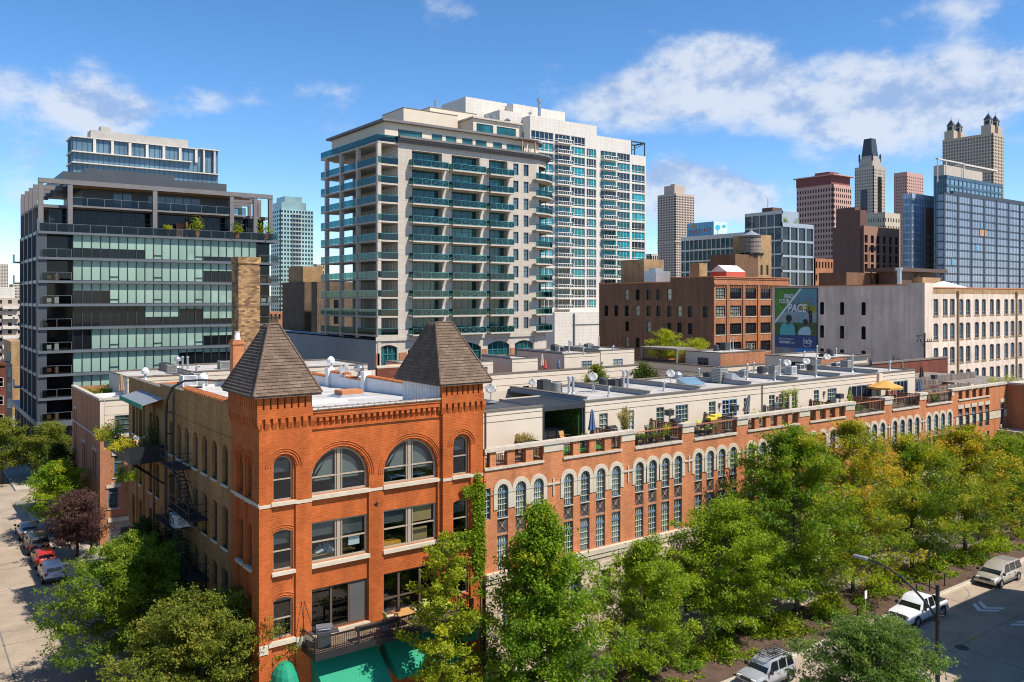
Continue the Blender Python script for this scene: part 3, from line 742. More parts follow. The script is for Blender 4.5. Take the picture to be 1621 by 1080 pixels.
# ------------------------------------------------------------------ long brick row building on the front street
RW=thing('brick_row_building', 'long orange brick row building with stone arched blue windows and roof terraces', 'building', (14.6, 0, 0))
TERR=13.5
def row_building():
 X0, X1=14.62, 88.0
 L=lambda x:x-14.6
 groups=[[14.72, 16.1, 17.57, 19.05], [21.7, 23.2, 24.68, 26.18], [28.52, 29.9, 31.28, 32.68], [34.98, 36.38, 37.77, 39.18], [41.5, 43.03, 44.53, 46.03, 47.53], [50.15, 51.63, 53.12, 54.62], [57.22, 58.66, 60.08, 61.52], [63.74, 65.13, 66.54, 67.96], [70.3, 71.76, 73.17, 74.63]]
 arch=[x for g in groups for x in g][1:]
 rect=[77.04, 78.55, 80.1, 81.65, 83.2]
 gaps=[(28.08, 33.13), (34.49, 39.65), (56.71, 61.86), (63.30, 68.47), (69.88, 75.11)]
 opn=[(14.75, 15.1), (15.59, 16.49), (17.1, 18.01), (18.62, 19.46), (21.26, 22.13), (22.75, 23.62), (24.22, 25.08), (25.72, 26.64)]+[(41.06+i*1.515, 41.97+i*1.515)for i in range(5)]+[(49.7+i*1.515, 50.6+i*1.515)for i in range(4)]+[(76.59+i*1.545, 77.5+i*1.545)for i in range(5)]
 ops=[]
 for x in arch:ops+=[(L(x)-.43, L(x)+.43, 10.27, 12.45, 'a'), (L(x)-.43, L(x)+.43, 9.2, 10.23, 'r'), (L(x)-.43, L(x)+.43, 6.86, 9.12, 'r')]
 ops.append((L(14.62), L(15.15), 10.27, 12.3, 'r'))
 for x in rect:ops+=[(L(x)-.45, L(x)+.45, 10.2, 12.6, 'r'), (L(x)-.45, L(x)+.45, 6.86, 9.6, 'r')]
 ops.append((L(86.45), L(87.35), 9.6, 12.5, 'r'))
 b=MB()
 wall(b, L(X0), L(X1), 6.6, 13.45, ops, .22)
 ptop=14.62
 cuts=[(a, c, 13.45, ptop, 'r')for a, c in gaps]+[(a, c, 13.62, 14.58, 'r')for a, c in opn]
 wall(b, L(X0), L(X1), 13.45, ptop, [(L(a), L(c), d, e, k)for a, c, d, e, k in cuts], .34)
 T=MB();wall(T, 0, X1-X0, 13.45, ptop, [(X1-c, X1-a, d, e, k)for a, c, d, e, k in cuts], .02)
 b.put(T, Matrix.Translation((L(X1), .36, 0))@Matrix.Rotation(PI, 4, 'Z'))
 # the far wing stands forward of the street front
 b.quad((L(X1), 0, 0), (L(X1), -9, 0), (L(X1), -9, 14.62), (L(X1), 0, 14.62));b.quad((L(X1), -9, 0), (L(X1)+12, -9, 0), (L(X1)+12, -9, 14.62), (L(X1), -9, 14.62))
 rf=MB();rf.quad((L(X1), -9, 14.3), (L(X1)+12, -9, 14.3), (L(X1)+12, 16, 14.3), (L(X1), 16, 14.3));part('wing_roof', rf, ['weathered_wood'], RW)
 part('brick_front', b, ['row_brick'], RW)
 # stone: ashlar ground floor with its windows, bands, arch surrounds, copings, sills
 s=MB();bo=[];bw=[]
 for x in[16.4, 18.4, 22.2, 25.0, 30.26, 31.66, 36.4, 38.2, 42.2, 45.4, 51, 54, 58, 61, 64.5, 67, 71.5, 74, 78, 82]:bo.append((L(x)-.46, L(x)+.46, 2.6, 5.3, 'r'));bw.append(x)
 for x in(20.3, 27.5, 33.9, 40.4, 48.8, 56, 62.4, 69):bo.append((L(x)-.75, L(x)+.75, .2, 5.2, 'a'))
 T=MB();T.T=Matrix.Translation((0, -.22, 0));wall(T, L(X0), L(X1), 0, 6.2, bo, .45);s.put(T)
 part('stone_base', s, ['stone_ashlar'], RW)
 for x in(20.3, 27.5, 33.9, 40.4, 48.8, 56, 62.4, 69):d=MB();d.box(L(x)-.75, L(x)+.75, .15, .2, .2, 5.2);part('entrance', d, ['dark_glass'], RW)
 c=MB()
 c.box(L(X0), L(X1), -.34, .0, 6.52, 6.84);c.box(L(X0), L(X1), -.28, 0, 6.2, 6.52)
 for x in bw:c.box(L(x)-.62, L(x)+.62, -.27, -.2, 5.3, 5.85);c.box(L(x)-.55, L(x)+.55, -.3, -.1, 2.45, 2.6)
 for x in(29.05, 35.6, 42, 21, 49.6, 57):c.box(L(x)-.2, L(x)+.2, -.55, -.2, 5.0, 6.9)
 part('stone_cornice', c, ['limestone'], RW)
 # arch surrounds
 a=MB();r0, r1=.43, .735
 P=[PI*i/14 for i in range(15)];zc=12.02
 for p, q in zip(P, P[1:]):
  A=[(r*math.cos(t), zc+r*math.sin(t))for r, t in((r0, p), (r1, p), (r1, q), (r0, q))]
  a.add([(A[i][0], -.06, A[i][1])for i in range(4)]+[(A[i][0], 0, A[i][1])for i in range(4)], [(0, 1, 2, 3), (1, 5, 6, 2), (4, 0, 3, 7)])
 for s_ in(-1, 1):
  e0, e1=sorted((s_*r0, s_*r1));a.box(e0, e1, -.055, 0, 10.84, 12.02)
 am=a.mesh('arch_surround', ms('limestone'))
 for x in arch:link('arch_surround', am, RW, (L(x), 0, 0))
 for x in rect+[86.9]:q=MB();q.box(L(x)-.58, L(x)+.58, -.06, 0, 12.6, 13.0);part('window_lintel', q, ['limestone'], RW)
 for p, q in zip([76.0]+[x+.46 for x in rect]+[87.36], [x-.46 for x in rect]+[86.44, 87.98]):b_=MB();b_.box(L(p), L(q), -.05, 0, 10.9, 11.7);part('stone_band', b_, ['limestone'], RW)
 cr=[20.33, 27.35, 33.86, 40.34, 48.85, 55.9, 62.6, 69.1]
 for x in cr:
  t=MB();t.box(L(x)-.05, L(x)+.05, -.085, 0, 11.15, 12.3);t.box(L(x)-.52, L(x)+.52, -.075, 0, 11.88, 11.99);part('stone_cross', t, ['limestone'], RW)
 sb=MB()
 prev=X0
 for x in sorted(arch)+[X1]:sb.box(L(prev), L(x-.44 if x!=X1 else X1), -.065, -.001, 11.84, 11.88);prev=x+.44
 part('string_course', sb, ['bronze_rib'], RW)
 cp=MB();prev=X0
 for g0, g1 in gaps+[(X1, X1)]:
  cp.box(L(prev), L(g0)+(0.05 if g0==X1 else.06), -.13, .46, 14.62, 14.86)
  if g0<X1:
   cp.box(L(g0), L(g1), -.1, .4, 13.42, 13.58)
  prev=g1-.06
 cp.box(L(X1)-.1, L(X1)+12, -9.1, -.13, 14.62, 14.84)
 for a0, a1 in((14.64, 19.5), (21.2, 26.7), (41.0, 48.1), (49.65, 55.2), (76.5, 83.75)):cp.box(L(a0), L(a1), -.1, 0, 13.46, 13.62)
 part('coping', cp, ['coping_stone'], RW)
 for a0, a1 in((19.5, 21.22), (26.68, 28.06), (33.15, 34.47), (39.67, 41.02), (48.1, 49.65), (55.2, 56.69), (61.88, 63.28), (68.49, 69.86), (75.13, 75.6)):pc=MB();pc.box(L(a0), L(a1), -.05, 0, 14.12, 14.62);part('pier_stone', pc, ['limestone'], RW)
 # windows
 M_=Many(RW, 'window')
 F, G=window(.86, 2.18, 'a', .05, .1, [0, (-.19, .022), (.19, .022)], [(1.62, .16), .42, .82, 1.2], mw=.026, n=12, mm=1)
 F.tube([(0, .03, 1.75), (.17, .03, 1.99)], .014, 4, 1);F.tube([(0, .03, 1.75), (-.17, .03, 1.99)], .014, 4, 1)
 F2, G2=window(.86, 2.26, 'r', .05, .1, [0, (-.19, .022), (.19, .022)], [(1.7, .16), .42, .82, 1.25], mw=.026, mm=1)
 F3, G3=window(.9, 2.4, 'r', .06, .1, [0], [(1.75, .16), .5, .95, 1.35])
 F4, G4=window(.92, 2.7, 'r', .07, .1, [0], [(1.9, .14), .6, 1.2])
 gm=lambda i:['row_glass', 'row_glass', 'row_glass', 'row_glass_pale'][i]
 rnd=random.Random(3)
 for i, x in enumerate(arch):
  pale=3 if(18<x<27 and rnd.random()<.8 or rnd.random()<.22)else 0
  if 70<x<75:pale=4
  g='mint_blind' if pale==4 else gm(pale)
  g2=gm(rnd.choice((0, 0, 3)))if pale!=4 else g
  M_.put(('a', g), [('window', F, ['blue_frame', 'pale_muntin']), ('pane', G, [g])], (x, .1, 10.27))
  M_.put(('b', g2), [('window', F2, ['blue_frame', 'pale_muntin']), ('pane', G2, [g2])], (x, .1, 6.86))
 M_.put(('a', 'row_glass'), [('window', F, ['blue_frame', 'pale_muntin']), ('pane', G, ['row_glass'])], (14.72, .1, 10.27))
 for x in rect:M_.put('r', [('window', F3, ['blue_frame']), ('pane', G3, ['row_glass'])], (x, .1, 10.2));M_.put('r2', [('window', F3, ['blue_frame']), ('pane', G3, ['row_glass'])], (x, .1, 6.9))
 M_.put('r', [('window', F3, ['blue_frame']), ('pane', G3, ['row_glass'])], (86.9, .1, 10.05))
 for x in bw:M_.put('g', [('window', F4, ['blue_frame']), ('pane', G4, ['row_glass'])], (x, .08, 2.6))
 M_.flush()
 # bronze spandrel panels with raised crosses and a boss
 sp=Many(RW, 'spandrel_panel');p=MB();p.box(-.43, .43, .06, .1, 0, 1.03, 0)
 for q in((-.43, .43), ):p.box(-.43, .43, .02, .06, 0, .07, 1);p.box(-.43, .43, .02, .06, .96, 1.03, 1);p.box(-.43, -.37, .02, .06, .07, .96, 1);p.box(.37, .43, .02, .06, .07, .96, 1)
 for s_ in(-1, 1):p.tube([(-.38*s_, .04, .08), (.38*s_, .04, .95)], .025, 4, 1)
 p.slab([(.1*math.cos(t), .515+.1*math.sin(t))for t in[i*PI/4 for i in range(8)]], 0, .05, 1)
 for x in arch:sp.put('p', [('spandrel_panel', p, ['bronze_panel', 'bronze_rib'])], (x, .05, 9.2))
 sp.flush()
 # sills under the upper windows and bronze rails
 sl_=MB()
 for x in arch:sl_.box(L(x)-.43, L(x)+.43, -.03, .2, 10.2, 10.27)
 part('window_sill', sl_, ['limestone'], RW)
 # iron railings of the open terrace gaps
 for g0, g1 in gaps:
  r=MB();n=int((g1-g0)/.13)
  for i in range(n+1):
   x=L(g0)+.03+(g1-g0-.06)*i/n;e=.022 if i%10==0 else.009
   r.box(x-e, x+e, .12-e, .12+e, 13.58, 14.62)
  for z in(13.68, 14.42, 14.6):r.box(L(g0), L(g1), .10, .14, z, z+.035)
  part('railing', r, ['black_metal'], RW)
 for a0, a1 in opn:
  pass
 r=MB()
 for a0, a1 in opn:
  for i in range(7):
   x=L(a0)+(a1-a0)*i/6;r.box(x-.008, x+.008, .16, .18, 13.62, 14.4)
  r.box(L(a0), L(a1), .15, .19, 14.38, 14.42)
  r.tube([(L(a0), .17, 13.65), (L((a0+a1)/2), .17, 14.3), (L(a1), .17, 13.65)], .012, 4)
 part('grille', r, ['black_metal'], RW)
 # terrace floor, and the set-back penthouse storey
 f=MB();f.quad((L(X0), .3, TERR), (L(X1), .3, TERR), (L(X1), 16, TERR), (L(X0), 16, TERR));part('terrace_floor', f, ['planks'], RW)
 op=[(28.18, 29.08, 'w'), (30.44, 31.93, 'd'), (34.47, 35.4, 'w'), (36.74, 38.31, 'd'), (40.92, 41.81, 'w'), (42.68, 44.68, 'd'), (45.61, 46.42, 'w'), (49.26, 50.12, 'w'), (50.75, 52.24, 'd'), (52.72, 53.58, 'w'), (56.24, 57.1, 'w'), (58.53, 60.08, 'd'), (62.71, 66.54, 's'), (70.69, 73.6, 's')]
 w=MB();PX=26.72;ZR=16.62
 ops=[(L(a), L(c), TERR+(.02 if k!='w' else.35), 15.58, 'r')for a, c, k in op]
 T=MB();T.T=Matrix.Translation((0, 4, 0));wall(T, L(PX), L(75.1), TERR, ZR, ops, .12);w.put(T)
 T=MB();T.T=Matrix.Translation((0, 4, 0));wall(T, L(14.7), L(22.58), TERR, ZR-.02);w.put(T)
 w.quad((L(22.58), 4, TERR), (L(22.58), 9.5, TERR), (L(22.58), 9.5, ZR), (L(22.58), 4, ZR));w.quad((L(PX), 9.5, TERR), (L(PX), 4, TERR), (L(PX), 4, ZR), (L(PX), 9.5, ZR))
 w.quad((L(22.58), 9.5, TERR), (L(PX), 9.5, TERR), (L(PX), 9.5, ZR), (L(22.58), 9.5, ZR))
 w.quad((L(75.1), 4, TERR), (L(75.1), 14, TERR), (L(75.1), 14, ZR), (L(75.1), 4, ZR));w.quad((L(75.1), 14, 0), (L(14.7), 14, 0), (L(14.7), 14, ZR), (L(75.1), 14, ZR))
 w.box(L(67.5), L(68.2), 3.75, 4, TERR, ZR)
 part('penthouse_wall', w, ['cream_stucco'], RW)
 j=MB()
 for a0, a1 in((PX, 75.1), (14.7, 22.58)):
  for z in(16.25, 15.8):j.box(L(a0), L(a1), 3.982, 4.0, z, z+.035)
 for x in(48.12, 48.28):j.box(L(x)-.03, L(x)+.03, 3.96, 4, TERR, ZR)
 part('stucco_joint', j, ['flashing'], RW)
 rf=MB();rf.quad((L(PX), 4.1, 16.55), (L(75), 4.1, 16.55), (L(75), 13.9, 16.55), (L(PX), 13.9, 16.55));part('roof', rf, ['roof_membrane'], RW)
 rf=MB();rf.quad((L(14.7), 4.1, 16.45), (L(22.4), 4.1, 16.45), (L(22.4), 13.9, 16.45), (L(14.7), 13.9, 16.45));part('roof', rf, ['dark_membrane'], RW)
 for x in(27.0, 33.85, 40.0, 46.9, 53.9, 61.0, 68.0):cp=MB();cp.box(L(x)-.18, L(x)+.18, 4.3, 13.9, 16.5, 16.93);part('party_parapet', cp, ['grey_stucco'], RW)
 e=MB();e.box(L(PX)-.06, L(75.1)+.06, 3.92, 4.16, ZR, ZR+.1);e.box(L(14.65), L(22.62), 3.92, 4.16, ZR-.02, ZR+.08);e.box(L(75.0), L(75.16), 4.16, 14, ZR, ZR+.1);e.box(L(PX), L(75), 13.85, 14.05, ZR, ZR+.12)
 for x in(27.0, 33.85, 40.0, 46.9, 53.9, 61.0, 68.0):e.box(L(x)-.22, L(x)+.22, 4.2, 13.85, 16.93, 16.98)
 part('roof_edge', e, ['flashing'], RW)
 # pergola roof over the recess, slats with gaps
 g=MB()
 for i in range(26):g.box(L(22.65), L(PX)-.05, 4.05+i*.21, 4.05+i*.21+.15, 16.45, 16.53)
 for x in(22.7, 24.0, 25.4, 26.6):g.box(L(x)-.05, L(x)+.05, 4, 9.5, 16.28, 16.45)
 g.box(L(22.6), L(PX), 3.95, 4.05, 16.2, 16.5);g.box(L(22.6), L(22.72), 3.95, 4.07, TERR, 16.2);g.box(L(PX)-.12, L(PX), 3.95, 4.07, TERR, 16.2)
 part('pergola', g, ['dark_metal'], RW)
 # penthouse doors and windows
 for a, c, k in op:
  wd=c-a
  if k=='w':F, G=window(wd, 1.73, 'r', .07, .1, [0], [.45, .86, 1.3], mw=.03, mm=1);z=TERR+.35
  elif k=='d':F, G=window(wd, 2.06, 'r', .08, .1, [(0, .16), -wd*.25, wd*.25], [.45, .86, 1.25, 1.65], mw=.028, mm=1);z=TERR+.02
  else:F, G=window(wd, 2.06, 'r', .1, .1, [(-wd/4, .1), (0, .16), (wd/4, .1)], []);z=TERR+.02
  o=link('window' if k=='w' else 'terrace_door', F.mesh('frame', ms('bright_blue_frame' if 42<a<47 else 'blue_frame', 'pale_muntin')), RW, (L((a+c)/2), 4.03, z));link('pane', G.mesh('pane', ms('dark_glass' if k=='s' or 42<a<45 else 'row_glass_pale' if a<34 else 'row_glass')), o)
 for x in(36.13, 42.3, 50.45, 57.9, 62.3):
  q=MB();q.box(-.07, .07, -.16, 0, .1, .35);q.box(-.11, .11, -.2, 0, .35, .4);q.box(-.05, .05, -.05, 0, -.3, .1);part('wall_lantern', q, ['beige_canvas'], RW, (L(x), 4, 15.0))
  # wing terrace and porch at the far end
 pr_=MB();pr_.box(L(85.7), L(91.5), -4.2, 0, 9.3, 9.55);pr_.box(L(86), L(91.3), -4.0, 0, 8.3, 9.3)
 for i in range(9):pr_.box(L(85.8)+i*.62, L(85.8)+i*.62+.3, -4.12, -3.9, 8.95, 9.28)
 pr_.box(L(86), L(87), -4, -3.2, 0, 8.3)
 part('porch', pr_, ['concrete'], RW)
row_building()
# ------------------------------------------------------------------ buildings of the middle distance
def shell(mb, x0, x1, y0, y1, z0, z1, skip=(), roof=True, mi=0, rmi=None):
 """plain walls of a block; faces in skip ('f' front -y, 's' side -x) are drawn elsewhere"""
 if 'f' not in skip:mb.quad((x0, y0, z0), (x1, y0, z0), (x1, y0, z1), (x0, y0, z1), mi)
 if 's' not in skip:mb.quad((x0, y1, z0), (x0, y0, z0), (x0, y0, z1), (x0, y1, z1), mi)
 mb.quad((x1, y0, z0), (x1, y1, z0), (x1, y1, z1), (x1, y0, z1), mi);mb.quad((x1, y1, z0), (x0, y1, z0), (x0, y1, z1), (x1, y1, z1), mi)
 if roof:mb.quad((x0, y0, z1), (x1, y0, z1), (x1, y1, z1), (x0, y1, z1), mi if rmi is None else rmi)
def rim(mb, x0, x1, y0, y1, z, w=.25, h=.12, o=.05):
 mb.box(x0-o, x1+o, y0-o, y0+w, z-.02, z+h);mb.box(x0-o, x1+o, y1-w, y1+o, z-.02, z+h)
 mb.box(x0-o, x0+w, y0+w, y1-w, z-.02, z+h);mb.box(x1-w, x1+o, y0+w, y1-w, z-.02, z+h)
 # --- rear row along the back street: brick corner house, then the cream terrace row
LH=thing('brick_town_house', 'brick corner town house with cream upper front and grey garage door', 'house', (.45, 46, 0))
def left_house():
 b=MB();D=16.0;Wd=9.0
 T=MB();so_=[(16-14.6, 16-14.1, 5.5, 12.2, 'a'), (16-13.7, 16-13.2, 5.5, 12.2, 'a'), (16-9.6, 16-9.0, 6.2, 9.2, 'r'), (16-8.5, 16-7.9, 6.2, 9.2, 'r'), (16-3.6, 16-3.0, 6.4, 9.2, 'r'), (16-2.4, 16-1.8, 6.4, 9.2, 'r')]
 wall(T, 0, D, 0, 14.5, so_, .15);b.put(T, Matrix.Translation((0, D, 0))@Matrix.Rotation(LEFT, 4, 'Z'))
 fo=[(1.25, 2.2, 6.75, 8.95, 'r'), (.75, 1.65, 3.75, 5.75, 'r'), (2.75, 3.7, 3.3, 5.85, 'r'), (.85, 3.6, .14, 2.35, 'r'), (3.4, 4.4, 6.3, 8.95, 'r'), (6, 7, 6.6, 8.9, 'r')]
 wall(b, 0, Wd, 0, 10.75, fo, .18)
 b.quad((Wd, 0, 0), (Wd, D, 0), (Wd, D, 14.5), (Wd, 0, 14.5));b.quad((Wd, D, 0), (0, D, 0), (0, D, 14.5), (Wd, D, 14.5))
 part('brick_wall', b, ['orange_brick'], LH)
 c=MB();T=MB();wall(T, .42, Wd, 10.95, 14.5, [(1.3, 4.2, 11.0, 12.9, 'r')], .2);c.put(T);c.box(0, .4, 0, .02, 10.95, 14.5)
 part('stucco_front', c, ['cream_stucco'], LH)
 s=MB();s.box(-.1, Wd, -.14, .05, 10.72, 10.95);s.box(-.08, 0, -.1, D, 10.75, 10.9);s.box(-.1, Wd, -.1, .3, 14.5, 14.72);s.box(-.1, .3, .3, D, 14.5, 14.72)
 s.box(1.05, 2.4, -.1, 0, 8.95, 9.3);s.box(.55, 1.85, -.1, 0, 5.78, 6.1);s.box(.7, 4, -.12, 0, 2.4, 2.8);s.box(1.1, 2.35, -.08, .1, 6.66, 6.75);s.box(.6, 1.8, -.08, .1, 3.66, 3.75)
 s.box(1.0, 1.3, -.04, 0, 6.15, 6.3);s.box(1.5, 1.8, -.04, 0, 6.15, 6.3)
 for q in so_:s.box(-.06, 0, D-q[1]-.1, D-q[0]+.1, q[3], q[3]+.3)
 s.box(.42, Wd, -.015, 0, 13.85, 13.92);s.box(.42, Wd, -.015, 0, 13.0, 13.06)
 part('stone_trim', s, ['coping_stone'], LH)
 cache={}
 for(a, e, z0, z1, k)in fo[:3]+fo[4:]+[(1.3, 4.2, 11.0, 12.9, 'r')]:
  F, G=window(e-a, z1-z0, 'r', .09, .1, [0], [(.45, .04), .9, (1.5, .12)]if z1-z0>1.95 else[.5, 1.0, 1.5])
  o=part('window', F, ['blue_frame'], LH, ((a+e)/2, .05, z0));part('pane', G, ['row_glass'], o)
 for q in so_:
  F, G=window(q[1]-q[0], q[3]-q[2], q[4], .05, .08, [], [.8, 1.6]);o=part('window', F, ['blue_frame'], LH, (.06, D-(q[0]+q[1])/2, q[2]), LEFT);part('pane', G, ['side_glass'], o)
 g=MB();g.box(.87, 3.58, .08, .12, .14, 2.33)
 for i in range(5):g.box(.87, 3.58, .06, .08, .2+i*.44, .22+i*.44+.38)
 g=part('garage_door', g, ['gravel'], LH);m=MB();m.box(1.9, 3.57, .03, .055, .9, 1.7);part('dark_panel', m, ['dark_metal'], g)
 r=MB()
 for i in range(8):r.box(2.8+i*.22, 2.82+i*.22, -1.0, -.98, 5.95, 7.0)
 r.box(2.8, 4.4, -1.02, -.97, 7.0, 7.04);r.box(2.8, 4.4, -1.0, 0, 5.85, 5.95)
 for i in range(5):r.box(2.79, 2.82, -.2*i-.02, -.2*i, 5.95, 7.0)
 part('balcony', r, ['black_metal'], LH)
 for x, z in((2.75, 8.4), (.62, 11.7)):q=MB();q.lathe([(.03, -.25), (.12, -.1), (.12, .15), (.03, .3)], n=8);part('wall_lantern', q, ['black_metal'], LH, (x, -.14, z))
 f=MB();f.quad((.3, .3, 13.5), (Wd, .3, 13.5), (Wd, D, 13.5), (.3, D, 13.5));part('terrace_floor', f, ['planks'], LH)
left_house()
CR=thing('cream_terrace_row', 'cream row of terraced houses behind the courtyard trees', 'building', (9.45, 46, 0))
def cream_row():
 o=lambda x:x-9.45
 w=MB();ops=[(o(x), o(x)+1.1, 11.1, 12.7, 'r')for x in(47, 52.5, 57, 62, 66.4, 70.5)]
 wall(w, o(9.47), o(75), 0, 14.5, ops, .15);w.quad((o(75), 0, 0), (o(75), 16, 0), (o(75), 16, 14.5), (o(75), 0, 14.5));w.quad((o(75), 16, 0), (o(9.47), 16, 0), (o(9.47), 16, 14.5), (o(75), 16, 14.5))
 part('stucco_wall', w, ['cream_stucco'], CR)
 for q in ops:F, G=window(1.1, 1.6, 'r', .07, .08, [0], [.8]);a=part('window', F, ['blue_frame'], CR, (q[0]+.55, .05, q[2]));part('pane', G, ['dark_glass'], a)
 j=MB();j.box(o(9.5), o(75), -.02, 0, 13.85, 13.9);j.box(o(9.5), o(75), -.02, 0, 12.95, 13.0);j.box(o(9.5), o(75.05), -.08, .3, 14.5, 14.68);part('coping', j, ['flashing'], CR)
 f=MB();f.quad((o(9.47), .3, 13.5), (o(75), .3, 13.5), (o(75), 16, 13.5), (o(9.47), 16, 13.5));part('terrace_floor', f, ['cedar'], CR)
 # penthouses: (x0, x1, y0, y1, top, windows on the front, wall)
 P=[(3.9, 9.3, 4.5, 14, 16.2, []), (9.6, 17.2, 1.6, 12, 16.7, []), (20.5, 30.5, 2.2, 13, 16.5, []), (36.5, 40.5, 1.2, 9, 16.2, []), (43.5, 48.3, 1.0, 9, 16.2, [(46.3, 47.4, 'd')]), (51.6, 56, 1.2, 8.6, 16.3, []), (60.8, 67.6, 1.2, 12.5, 16.6, [(64, 66, 'd')]), (67.75, 74.6, 1.2, 12.5, 16.85, [(70.2, 72.2, 'w')])]
 for(x0, x1, y0, y1, zt, wn)in P:
  b=MB();T=MB();T.T=Matrix.Translation((0, y0, 0));ops=[(o(a), o(c), 13.55 if k=='d' else 13.95, 15.5, 'r')for a, c, k in wn];wall(T, o(x0), o(x1), 13.5, zt, ops, .12);b.put(T)
  shell(b, o(x0), o(x1), y0, y1, 13.5, zt, skip=('f', ), roof=False)
  p=part('penthouse', b, ['cream_stucco'], CR)
  r=MB();r.quad((o(x0), y0, zt-.1), (o(x1), y0, zt-.1), (o(x1), y1, zt-.1), (o(x0), y1, zt-.1));part('roof', r, ['roof_membrane'], p)
  e=MB();rim(e, o(x0), o(x1), y0, y1, zt, .12, .1);e.box(o(x0), o(x1), y0-.02, y0, zt-.5, zt-.46);part('roof_edge', e, ['flashing'], p)
  if x0>50:q=MB();q.box(o(x0), o(x0)+.2, y0+.5, y1, zt, zt+.35);part('party_parapet', q, ['grey_stucco'], p)
  for(a, c, k)in wn:
   F, G=window(c-a, 1.93 if k=='d' else 1.53, 'r', .09, .1, [(0, .14), -(c-a)/4, (c-a)/4], [.5, 1.0, 1.45], mw=.03);m=part('penthouse_window', F, ['blue_frame'], p, (o((a+c)/2), y0+.03, 13.57 if k=='d' else 13.96));part('pane', G, ['row_glass_pale'], m)
   # old brick chimney shaft on the roof of this row's red neighbour is built on its own
cream_row()
ER=thing('courtyard_end_house', 'cream and brick terraced house closing the courtyard, brick penthouse on top', 'house', (82, 37.4, 0))
def end_house():
 b=MB();shell(b, 0, 13, 0, 17.5, 0, 14.3, skip=('f', 's'), roof=False);b.quad((0, 0, 0), (13, 0, 0), (13, 0, 13.1), (0, 0, 13.1));part('brick_wall', b, ['orange_brick'], ER)
 c=MB();T=MB();ops=[(2.2, 4.2, 11.6, 12.9, 'r'), (7.2, 9.4, 11.6, 12.9, 'r')];wall(T, 0, 17.5, 0, 14.3, ops, .2);c.put(T, Matrix.Translation((0, 17.5, 0))@Matrix.Rotation(LEFT, 4, 'Z'));c.box(-.03, 13, -.05, 0, 13.1, 14.3)
 part('stucco_wall', c, ['cream_stucco'], ER)
 for q in ops:F, G=window(q[1]-q[0], 1.3, 'r', .07, .08, [0], []);a=part('window', F, ['dark_metal'], ER, (.06, 17.5-(q[0]+q[1])/2, q[2]), LEFT);part('pane', G, ['side_glass'], a)
 e=MB();e.box(-.1, 13.1, -.12, .25, 14.3, 14.5);e.box(-.1, .25, .25, 17.6, 14.3, 14.5);e.box(-.04, 0, 0, 17.5, 13.3, 13.36);part('coping', e, ['flashing'], ER)
 f=MB();f.quad((.2, .2, 13.4), (13, .2, 13.4), (13, 17.5, 13.4), (.2, 17.5, 13.4));part('terrace_floor', f, ['cedar'], ER)
 p=MB();p.quad((2, 1.1, 13.4), (13, 1.1, 13.4), (13, 1.1, 16.3), (2, 1.1, 16.3));p.quad((13, 1.1, 13.4), (13, 8, 13.4), (13, 8, 16.3), (13, 1.1, 16.3));p.quad((13, 8, 13.4), (2, 8, 13.4), (2, 8, 16.3), (13, 8, 16.3));ph=part('penthouse', p, ['orange_brick'], ER)
 c=MB();T=MB();wall(T, 0, 6.9, 13.4, 16.3, [(2.4, 4.6, 13.9, 15.5, 'r')], .15);c.put(T, Matrix.Translation((2, 8, 0))@Matrix.Rotation(LEFT, 4, 'Z'));part('stucco_side', c, ['cream_stucco'], ph)
 F, G=window(2.2, 1.6, 'r', .12, .1, [(0, .14)], [.55, 1.05]);a=part('penthouse_window', F, ['blue_frame'], ph, (2.06, 8-3.5, 13.9), LEFT);part('pane', G, ['dark_glass'], a)
 r=MB();r.quad((2, 1.1, 16.2), (13, 1.1, 16.2), (13, 8, 16.2), (2, 8, 16.2));part('roof', r, ['roof_membrane'], ph)
 e=MB();rim(e, 2, 13, 1.1, 8, 16.3);part('roof_edge', e, ['flashing'], ph)
end_house()
FR=thing('courtyard_side_house', 'terraced house with low brick and cream penthouse under the billboard wall', 'house', (86, 20, 0))
def side_house():
 b=MB();shell(b, 0, 12.5, 0, 12, 0, 14.0, roof=True, rmi=1);part('brick_wall', b, ['orange_brick', 'weathered_wood'], FR)
 p=MB();p.quad((0, 2.8, 14), (6, 2.8, 14), (6, 2.8, 16.3), (0, 2.8, 16.3));ph=part('penthouse', p, ['orange_brick'], FR)
 c=MB();c.quad((0, 12, 14), (0, 2.8, 14), (0, 2.8, 16.3), (0, 12, 16.3));c.quad((6, 3.2, 14), (12, 3.2, 14), (12, 3.2, 16.4), (6, 3.2, 16.4));c.quad((12, 3.2, 14), (12, 12, 14), (12, 12, 16.3), (12, 3.2, 16.3));c.quad((12, 12, 14), (0, 12, 14), (0, 12, 16.3), (12, 12, 16.3))
 part('stucco_wall', c, ['cream_stucco'], ph)
 r=MB();r.quad((0, 2.8, 16.22), (12, 2.8, 16.22), (12, 12, 16.22), (0, 12, 16.22));part('roof', r, ['roof_membrane'], ph)
 e=MB();rim(e, 0, 12, 2.8, 12, 16.3);part('roof_edge', e, ['flashing'], ph)
 w=MB();w.box(-.05, .0, 5, 8.5, 14.3, 15.6);part('penthouse_window', w, ['side_glass'], ph)
side_house()
